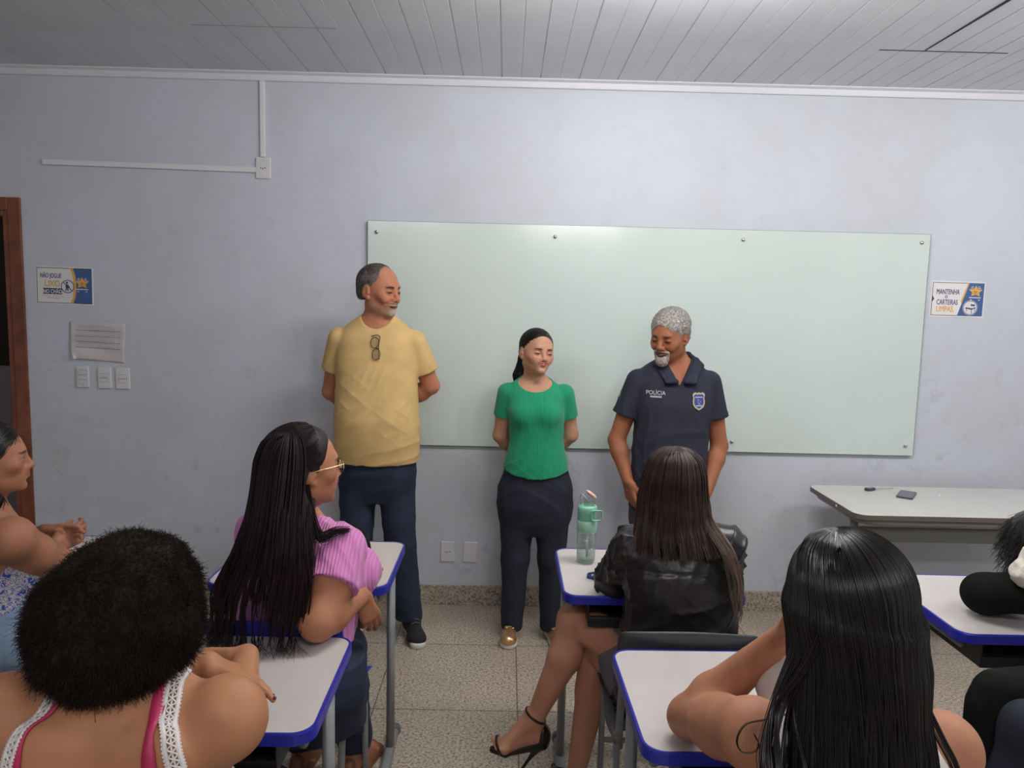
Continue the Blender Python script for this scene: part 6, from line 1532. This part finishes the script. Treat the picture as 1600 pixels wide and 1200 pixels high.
# ============================================================ profile student at the left edge
def woman_profile():
    R = thing('person', 'dark-haired woman in sleeveless patterned top in profile at left edge, hands clasped', 'person', (-1.62, 2.12, 0))
    H = Frame((-1.528, 2.19, 1.192), (.83, .555, .03), scale=.97, q=.93); base = (.37, .17, .10)
    Fd, Sd = unit((.86, .51, 0)), unit((.51, -.86, 0)); O = np.array((-1.560, 2.19, 0.)); P = lambda s, f, z: O+Sd*s+Fd*f+np.array((0, 0, z))
    rows = [(.46, 0, 0, .19, .15), (.60, 0, 0, .18, .145), (.75, 0, 0, .165, .135), (.88, 0, 0, .165, .125), (.97, 0, 0, .165, .105), (1.02, 0, 0, .125, .08), (1.06, 0, 0, .06, .055)]
    shR, elR, wrR = np.array((-1.408, 2.085, .985)), np.array((-1.385, 2.275, .824)), np.array((-1.455, 2.365, .868)); shL, elL, wrL = P(-.165, .01, .98), np.array((-1.66, 2.46, .82)), np.array((-1.53, 2.43, .895))
    def torso(S, g):
        S.u(loft(O, Sd, Fd, (0, 0, 1), [(r[0], r[1], r[2], r[3]+g, r[4]+g) for r in rows], e=2.2))
        for s in (-1, 1): S.u(ell(P(s*.070, .085, .87), (.064+g, .064+g, .064+g)), .04)
    def body():
        S = SDF(); torso(S, 0); S.u(rc(P(0, .01, 1.02), H.p(0, -.03, -.07), .053, .050), .03); head(S, H, nose=1.12, jaw=.95)
        arm(S, shR, elR, wrR, 1.02, 1.2); arm(S, shL, elL, wrL, 1.0, 1.15); S.u(ell(shR, (.062, .062, .062)), .02)
        hand(S, wrR, (.35, .62, .22), (-.55, .75, 0), 1, .95, curl=(.45, .5, .55, .6)); hand(S, wrL, (1, -.12, .10), (.0, -.75, -.5), -1, .95, curl=(.08, .12, .2, .3), thumb=(.2, .2))
        leg(S, P(.09, 0, .52), (-1.33, 2.22, .53), (-1.31, 2.28, .10), 1.0, .09); leg(S, P(-.09, 0, .52), (-1.40, 2.42, .53), (-1.36, 2.45, .10), 1.0, .09); foot(S, (-1.31, 2.28, .09), Fd); foot(S, (-1.36, 2.45, .09), Fd)
        return S.mesh(.0065, [(2, 1.05, 1.31, .0032), (0, -1.66, -1.42, .0032), (1, 2.10, 2.30, .0032), (2, .84, .97, .004), (1, 2.3, 2.5, .004)])
    job(R, 'body', body, M['skin'], lambda V: tone(V, base, face_tones(H, base, open_=True)))
    def hair():
        S = SDF(); S.u(H.ell((0, -.018, .038), (.080, .102, .086)), .01); S.u(H.ell((0, -.075, -.040), (.070, .050, .075)), .03); S.u(rc(H.p(0, -.06, -.06), H.p(.02, -.035, -.14), .050, .035), .02); S.u(rc(H.p(.04, -.03, -.09), H.p(.05, .01, -.125), .024, .016), .015)
        S.sub(H.ell((0, .116, -.004), (.085, .085, .085)), .01); S.sub(H.ell((0, .095, -.075), (.12, .088, .062)), .01); S.sub(H.ell((.088, .03, -.055), (.035, .048, .04)), .01)
        S.disp = lambda p: (.0012*NZ2(p*2)).astype(np.float32); V, F = S.mesh(.0035); r = np.random.RandomState(8); b = V[r.choice(len(V), 9000)]; b = b[:7000]; nn = grad(S, b).astype(np.float32)
        dr = -H.R[1]*.9-H.R[2]*.8; T = dr-nn*(nn@dr)[:, None]; T /= np.linalg.norm(T, axis=1)[:, None]; tt = np.linspace(0, 1, 6)[None, :, None]; Pq = b[:, None]+nn[:, None]*.001+T[:, None]*tt*.035-nn[:, None]*tt**2*.008
        return merge((V, F), strands(Pq, np.full((len(b), 6), .0008)))
    job(R, 'hair', hair, M['hair_black'])
    pm, nt, b = newmat('printed_cloth'); vo = nt.nodes.new('ShaderNodeTexVoronoi'); vo.inputs['Scale'].default_value = 48; tc = nt.nodes.new('ShaderNodeTexCoord'); nt.links.new(tc.outputs['Object'], vo.inputs['Vector'])
    wv = nt.nodes.new('ShaderNodeTexNoise'); wv.inputs['Scale'].default_value = 38; wv.inputs['Distortion'].default_value = 3; nt.links.new(tc.outputs['Object'], wv.inputs['Vector'])
    rr = nt.nodes.new('ShaderNodeValToRGB'); cr = rr.color_ramp; cr.interpolation = 'CONSTANT'; cr.elements[0].color = (.02, .05, .30, 1); cr.elements[1].position = .44; cr.elements[1].color = (.42, .40, .42, 1); e = cr.elements.new(.52); e.color = (.04, .05, .10, 1); e = cr.elements.new(.57); e.color = (.45, .43, .45, 1); nt.links.new(wv.outputs['Fac'], rr.inputs[0]); nt.links.new(rr.outputs[0], b.inputs['Base Color']); setp(b, rough=.85)
    def top():
        S = SDF(); torso(S, .010); S.sub(halfspace((0, 0, .955), (0, 0, 1)), .01)
        for s in (-1, 1): S.sub(ell(P(s*.20, 0, .95), (.075, .09, .11)), .006)
        for s in (-1, 1): S.u(rc(P(s*.10, -.08, .95), P(s*.095, 0, 1.035), .010, .010), .01); S.u(rc(P(s*.095, 0, 1.035), P(s*.09, .09, .95), .010, .010), .01)
        S.disp = lambda p: (.0025*NZ(p)).astype(np.float32); return S.mesh(.006)
    job(R, 'top', top, pm, None, 'blue and white printed sleeveless top')
    def pants():
        S = SDF(); S.u(rc(P(.09, 0, .53), (-1.33, 2.22, .53), .105, .082), .03); S.u(rc(P(-.09, 0, .53), (-1.40, 2.42, .53), .105, .082), .03); S.u(ell(P(0, 0, .52), (.18, .18, .09)), .03); S.u(rc((-1.33, 2.22, .53), (-1.31, 2.28, .12), .078, .06), .02); S.u(rc((-1.40, 2.42, .53), (-1.36, 2.45, .12), .078, .06), .02); return S.mesh(.009)
    job(R, 'trousers', pants, M['black_cloth'])
    d = thing('denim_jacket', 'pale blue denim jacket folded on the lap of the woman at the left edge', 'jacket', (-1.47, 2.10, .66))
    def den():
        S = SDF(); S.u(loft((-1.455, 2.075, 0), (1, .12, 0), (-.12, 1, 0), (0, 0, 1), [(.585, 0, 0, .17, .055), (.65, 0, 0, .175, .075), (.73, 0, .01, .165, .070), (.768, 0, .02, .13, .05)], e=3)); g = sines(95, 9, 22, 55, (1, 1, 1)); S.disp = lambda p: (.008*np.tanh(g(p))).astype(np.float32); return S.mesh(.006)
    job(d, 'cloth', den, M['lt_denim'])
    return R

# ============================================================ student at the right edge
def person_right():
    R = thing('person', 'dark-haired person in black sweatshirt with cream fleece hood leaning over the right desk', 'person', (1.76, 2.02, 0))
    H = Frame((1.645, 2.210, .984), (.25, .93, -.35), scale=.98); base = (.40, .20, .12)
    shL, elL, wrL = np.array((1.63, 2.08, .895)), np.array((1.500, 2.215, .832)), np.array((1.71, 2.37, .80)); shR, elR, wrR = np.array((1.93, 2.0, .93)), np.array((1.98, 2.25, .82)), np.array((1.82, 2.42, .80))
    def body():
        S = SDF(); S.u(loft((0, 0, 0), (1, 0, 0), (0, 1, 0), (0, 0, 1), [(.46, 1.82, 1.95, .17, .12), (.70, 1.81, 1.97, .15, .11), (.88, 1.79, 2.02, .15, .10), (.96, 1.76, 2.06, .10, .07), (1.0, 1.73, 2.09, .05, .05)], e=2.2)); S.u(rc((1.74, 2.07, .95), H.p(0, -.03, -.06), .052, .05), .03); head(S, H)
        arm(S, shL, elL, wrL); arm(S, shR, elR, wrR); hand(S, wrL, (.9, .3, 0), (0, 0, -1), -1, .95, curl=(.2,)*4); hand(S, wrR, (-.9, .2, 0), (0, 0, -1), 1, .95, curl=(.2,)*4)
        leg(S, (1.74, 1.97, .52), (1.72, 2.36, .53), (1.72, 2.40, .1)); leg(S, (1.90, 1.97, .52), (1.92, 2.36, .53), (1.92, 2.40, .1)); foot(S, (1.72, 2.40, .09), (0, 1, 0)); foot(S, (1.92, 2.40, .09), (0, 1, 0)); return S.mesh(.008)
    job(R, 'body', body, M['skin'], lambda V: tone(V, base, face_tones(H, base)))
    def hair():
        S = SDF(); S.u(H.ell((0, -.020, .030), (.086, .108, .092)), .01); S.u(H.ell((0, -.05, -.03), (.078, .075, .08)), .03); S.sub(H.ell((0, .110, -.015), (.085, .085, .10)), .01); S.disp = lambda p: (.0015*NZ2(p*2)).astype(np.float32); V, F = S.mesh(.0045)
        r = np.random.RandomState(8); idx = r.choice(len(V), 3000); b = V[idx]; nn = grad(S, b).astype(np.float32); dr = np.array((-.15, .2, -1.)); tt = np.linspace(0, 1, 7)[None, :, None]; Lh = r.uniform(.03, .07, len(b))[:, None, None]
        return merge((V, F), strands(b[:, None]+nn[:, None]*.012*tt+dr*tt*Lh+r.normal(0, .008, (len(b), 1, 3))*tt, np.full((len(b), 7), .0006)))
    job(R, 'hair', hair, M['hair_black'])
    def sweat():
        S = SDF(); S.u(loft((0, 0, 0), (1, 0, 0), (0, 1, 0), (0, 0, 1), [(.52, 1.82, 1.95, .185, .135), (.70, 1.81, 1.97, .17, .13), (.88, 1.79, 2.02, .17, .12), (.96, 1.76, 2.06, .12, .085)], e=2.2)); 
        for a, b, c in ((shL, elL, wrL), (shR, elR, wrR)): S.u(rc(a, b, .070, .060), .03); S.u(rc(b, c, .060, .045), .03)
        g = sines(97, 7, 25, 50); S.disp = lambda p: (.0035*np.tanh(g(p))).astype(np.float32); return S.mesh(.006)
    job(R, 'sweatshirt', sweat, M['black_cloth'], None, 'black sweatshirt')
    def hood():
        S = SDF(); q = [(1.61, 2.125, 1.02), (1.555, 2.10, .985), (1.528, 2.095, .945), (1.57, 2.045, .915), (1.68, 2.02, .93), (1.78, 2.08, .97)]
        for a, b in zip(q, q[1:]): S.u(rc(a, b, .033, .035), .02)
        S.disp = lambda p: (.0035*CURL2(p)).astype(np.float32); return S.mesh(.004)
    job(R, 'fleece_hood', hood, M['sherpa'], None, 'cream fleece hood')
    def pants():
        S = SDF(); S.u(rc((1.74, 1.97, .53), (1.72, 2.33, .53), .10, .078), .03); S.u(rc((1.90, 1.97, .53), (1.92, 2.33, .53), .10, .078), .03); S.u(ell((1.82, 1.95, .52), (.18, .14, .09)), .03); S.u(rc((1.72, 2.33, .53), (1.72, 2.40, .12), .078, .055), .02); S.u(rc((1.92, 2.33, .53), (1.92, 2.40, .12), .078, .055), .02); return S.mesh(.009)
    job(R, 'trousers', pants, M['denim'])
    return R

RY, YSHIRT = man_yellow(); woman_green(); RP, PSHIRT = man_polo(); woman_leather(); woman_pink(); woman_afro(); woman_wet(); woman_profile(); person_right()

chair('charcoal plastic school chair under the woman in black leather', .530, 2.235, -.02)
chair('blue plastic school chair under the woman in pink', -.635, 2.255, 0, M['blue_edge'])
chair('charcoal plastic school chair under the woman with afro hair', -.62, 1.20, 0)
chair('charcoal plastic school chair under the wet-haired woman', .61, 1.20, 0)
chair('charcoal plastic school chair under the woman in profile at the left edge', -1.58, 2.17, -1.0)
chair('charcoal plastic school chair under the person in the black sweatshirt', 1.84, 1.99, 0)
chair('charcoal plastic school chair with a black jacket over its back, bottom right', 1.365, 1.975, .03)

# black jacket draped over that chair's back, blue denim trousers laid over it
t = thing('draped_jacket', 'black jacket with small magenta lettering draped over the chair at bottom right', 'jacket', (1.37, 1.72, .6))
def drape():
    S = SDF(); S.u(loft((0, 0, 0), (1, 0, 0), (0, 1, 0), (0, 0, 1), [(.44, 1.385, 1.690, .235, .050), (.60, 1.378, 1.695, .236, .052), (.76, 1.370, 1.705, .232, .050), (.815, 1.37, 1.71, .215, .040), (.835, 1.37, 1.715, .19, .022)], e=3.2)); g = sines(98, 6, 14, 30, (1, 1, .5)); S.disp = lambda p: (.006*np.tanh(g(p))).astype(np.float32); return S.mesh(.007)
job(t, 'cloth', drape, M['black_cloth'])
def mag():
    bm_ = []; P = []
    for i, (a, b) in enumerate([((0, 0), (0, .020)), ((0, .010), (.010, .010)), ((.010, 0), (.010, .020)), ((.018, 0), (.018, .020)), ((.018, .020), (.027, .020)), ((.018, .010), (.025, .010)), ((.018, 0), (.027, 0)), ((.034, .0), (.034, .020)), ((.034, 0), (.043, 0))]):
        P.append([np.array((1.270+a[0]+(b[0]-a[0])*q, 1.652+.005, .792+a[1]+(b[1]-a[1])*q)) for q in np.linspace(0, 1, 6)])
    S = SDF(); S.u(loft((0, 0, 0), (1, 0, 0), (0, 1, 0), (0, 0, 1), [(.44, 1.385, 1.690, .235, .050), (.60, 1.378, 1.695, .236, .052), (.76, 1.370, 1.705, .232, .050), (.815, 1.37, 1.71, .215, .040), (.835, 1.37, 1.715, .19, .022)], e=3.2)); g = sines(98, 6, 14, 30, (1, 1, .5)); S.disp = lambda p: (.006*np.tanh(g(p))).astype(np.float32)
    P = np.array(P); h = S.hit(P.reshape(-1, 3)-np.array((0, .05, 0)), (0, 1, 0)).reshape(P.shape); return strands(h-np.array((0, .0015, 0)), np.full(P.shape[:2], .0022), 6)
job(t, 'embroidery', mag, M['magenta'], None, 'magenta embroidered marks')
t = thing('draped_jeans', 'dark blue denim trousers hanging on the black jacket at bottom right corner', 'jeans', (1.4, 1.63, .6))
def dj():
    S = SDF(); S.u(rc((1.235, 1.625, .735), (1.50, 1.62, .60), .055, .07), .03); S.u(rc((1.235, 1.625, .735), (1.19, 1.62, .56), .050, .06), .04); S.u(rc((1.30, 1.62, .56), (1.50, 1.62, .50), .08, .08), .04); g = sines(99, 7, 18, 40); S.disp = lambda p: (.005*np.tanh(g(p))).astype(np.float32); return S.mesh(.007)
job(t, 'cloth', dj, fabric('navy_denim', (.007, .011, .022), noise=.3, nscale=9))
# black bag standing on the desk ahead of the woman in pink
t = thing('black_bag', 'small soft black bag standing on the desk beyond the woman in pink', 'bag', (-.51, 2.50, .762))
def bag():
    S = SDF(); S.u(loft((-.508, 2.50, 0), (1, 0, 0), (0, 1, 0), (0, 0, 1), [(.763, 0, 0, .055, .045), (.80, 0, 0, .062, .050), (.86, -.005, 0, .056, .045), (.905, -.012, 0, .040, .028), (.925, -.015, 0, .018, .012)], e=2.6)); g = sines(96, 7, 30, 60); S.disp = lambda p: (.002*np.tanh(g(p))).astype(np.float32); return S.mesh(.005, lo=(-9, -9, .7615))
job(t, 'cloth', bag, M['black_cloth'])

MADE = run_jobs()

# ------------------------------------------------------------ spectacles hung on the yellow collar
S_ = YSHIRT()
g = thing('spectacles', 'dark-framed spectacles hanging from the collar of the yellow t-shirt', 'glasses', (-.612, 3.48, 1.48))
gl_ = np.array((-.612, 3.48, 1.48))
def onshirt(x, z, off=.006): return S_.hit([[x, 3.30, z]], (0, 1, 0))[0]-np.array((0, off, 0))
Pp, LV, LF = [], [], []
for (cx, cz) in ((-.622, 1.492), (-.612, 1.438)):
    r_ = [onshirt(cx+.019*math.cos(q)*(1+.12*math.sin(q+.6)), cz+.025*math.sin(q), .009) for q in np.linspace(0, 6.283, 24)]; Pp.append(r_)
    o = len(LV); LV.append(onshirt(cx, cz, .009)); LV += list(np.array(r_[:-1])); LF += [(o, o+1+i, o+1+(i+1) % 23) for i in range(23)]
V, F = strands(Pp, np.full((2, 24), .0019), 6); link('rim', mesh_np('rim', V-gl_, F, M['lens']), g)
link('lens', mesh_np('lens', np.array(LV)-gl_, np.array(LF), lensm), g)
Pt = [smooth_path([onshirt(-.597, 1.520, .014), onshirt(-.600, 1.47, .016), onshirt(-.594, 1.415, .014)], 16), smooth_path([onshirt(-.640, 1.522, .012), onshirt(-.612, 1.528, .012), onshirt(-.597, 1.520, .012)], 16), smooth_path([onshirt(-.614, 1.468, .010), onshirt(-.606, 1.466, .012), onshirt(-.598, 1.462, .012)], 16)]
V, F = strands(Pt, np.full((3, 16), .0022), 6); link('temple', mesh_np('temple', V-gl_, F, M['lens']), g)

# ------------------------------------------------------------ lettering and badge on the polo
S_ = PSHIRT(); pl_ = np.array(RP.location[:])
def on_polo(name, V, faces, m, cx, cz, off):
    V = np.asarray(V, float); p = np.stack([cx+V[:, 0], np.full(len(V), 3.35), cz+V[:, 1]], 1); h = S_.hit(p, (0, 1, 0))-np.array((0, off, 0))
    bm = bmesh.new(); vs = [bm.verts.new(tuple(q-pl_)) for q in h]
    for f in faces:
        try: bm.faces.new([vs[i] for i in f])
        except ValueError: pass
    me = bpy.data.meshes.new(name); bm.to_mesh(me); bm.free(); me.materials.append(m); link(name, me, MADE[(RP.name, 'polo_shirt')])
V, Fc = text_bm('POLÍCIA', .027); V[:, 0] *= .88; on_polo('chest_lettering', V, Fc, mat('print_white', (.62, .60, .60), .7), .717, 1.276, .003)
V, Fc = [], []
for i in range(7):
    x = -.026+.0075*i; o = len(V); V += [(x, 0), (x+.0058, 0), (x+.0058, .0085), (x, .0085)]; Fc.append((o, o+1, o+2, o+3))
on_polo('chest_lettering', V, Fc, mat('print_grey', (.5, .48, .48), .7), .718, 1.262, .003)
shield = [(0, .040), (.010, .036), (.018, .040), (.026, .036), (.031, .028), (.027, .016), (.030, 0), (.029, -.014), (.022, -.028), (.010, -.036), (0, -.042), (-.010, -.036), (-.022, -.028), (-.029, -.014), (-.030, 0), (-.027, .016), (-.031, .028), (-.026, .036), (-.018, .040), (-.010, .036)]
# small flag patch on the upper sleeve
for nm, pts, m_, off in (('flag_patch', [(-.017, -.020), (.017, -.020), (.017, .020), (-.017, .020)], mat('flag_green', (.02, .16, .05), .7), .0025), ('flag_diamond', [(-.012, 0), (0, -.014), (.012, 0), (0, .014)], mat('flag_yellow', (.55, .45, .05), .7), .0034)):
    dv = np.array((.82, .57, 0)); sd = np.array((.57, -.82, 0)); p = np.array([np.array((.572, 3.640, 1.262))-dv*.15+sd*a+np.array((0, 0, b)) for a, b in pts]); h = S_.hit(p, dv)-dv*off
    link(nm, mesh_np(nm, h-pl_, np.array([[0, 1, 2, 3]]), m_, False), MADE[(RP.name, 'polo_shirt')])
def rings_of(k0, k1, n=4):
    V, F = [], []; m = len(shield)
    for j in range(n+1):
        k = k0+(k1-k0)*j/n; V += [(x*k, y*k) for x, y in shield]
    for j in range(n):
        for i in range(m): F.append((j*m+i, j*m+(i+1) % m, (j+1)*m+(i+1) % m, (j+1)*m+i))
    return V, F
V, F_ = rings_of(1.12, .98, 1); on_polo('badge_border', V, F_, M['phone'], .922, 1.250, .0030)
V, F_ = rings_of(1.02, .84, 1); on_polo('badge_border', V, F_, mat('badge_gold', (.55, .46, .25), .6), .922, 1.250, .0036)
V, F_ = rings_of(.86, .02, 5); on_polo('badge', V, F_, mat('badge_blue', (.03, .05, .22), .6), .922, 1.250, .0034)
V, Fc = [], []
for x0, x1, z0, z1 in ((-.019, .019, .016, .021), (-.017, .017, -.024, -.019), (-.006, -.001, .003, .008), (.006, .010, -.004, .0), (-.007, -.001, -.006, -.003), (-.004, .006, -.014, -.011)):
    o = len(V); V += [(x0, z0), (x1, z0), (x1, z1), (x0, z1)]; Fc.append((o, o+1, o+2, o+3))
on_polo('badge_detail', V, Fc, mat('badge_white', (.45, .45, .60), .6), .922, 1.250, .0044)
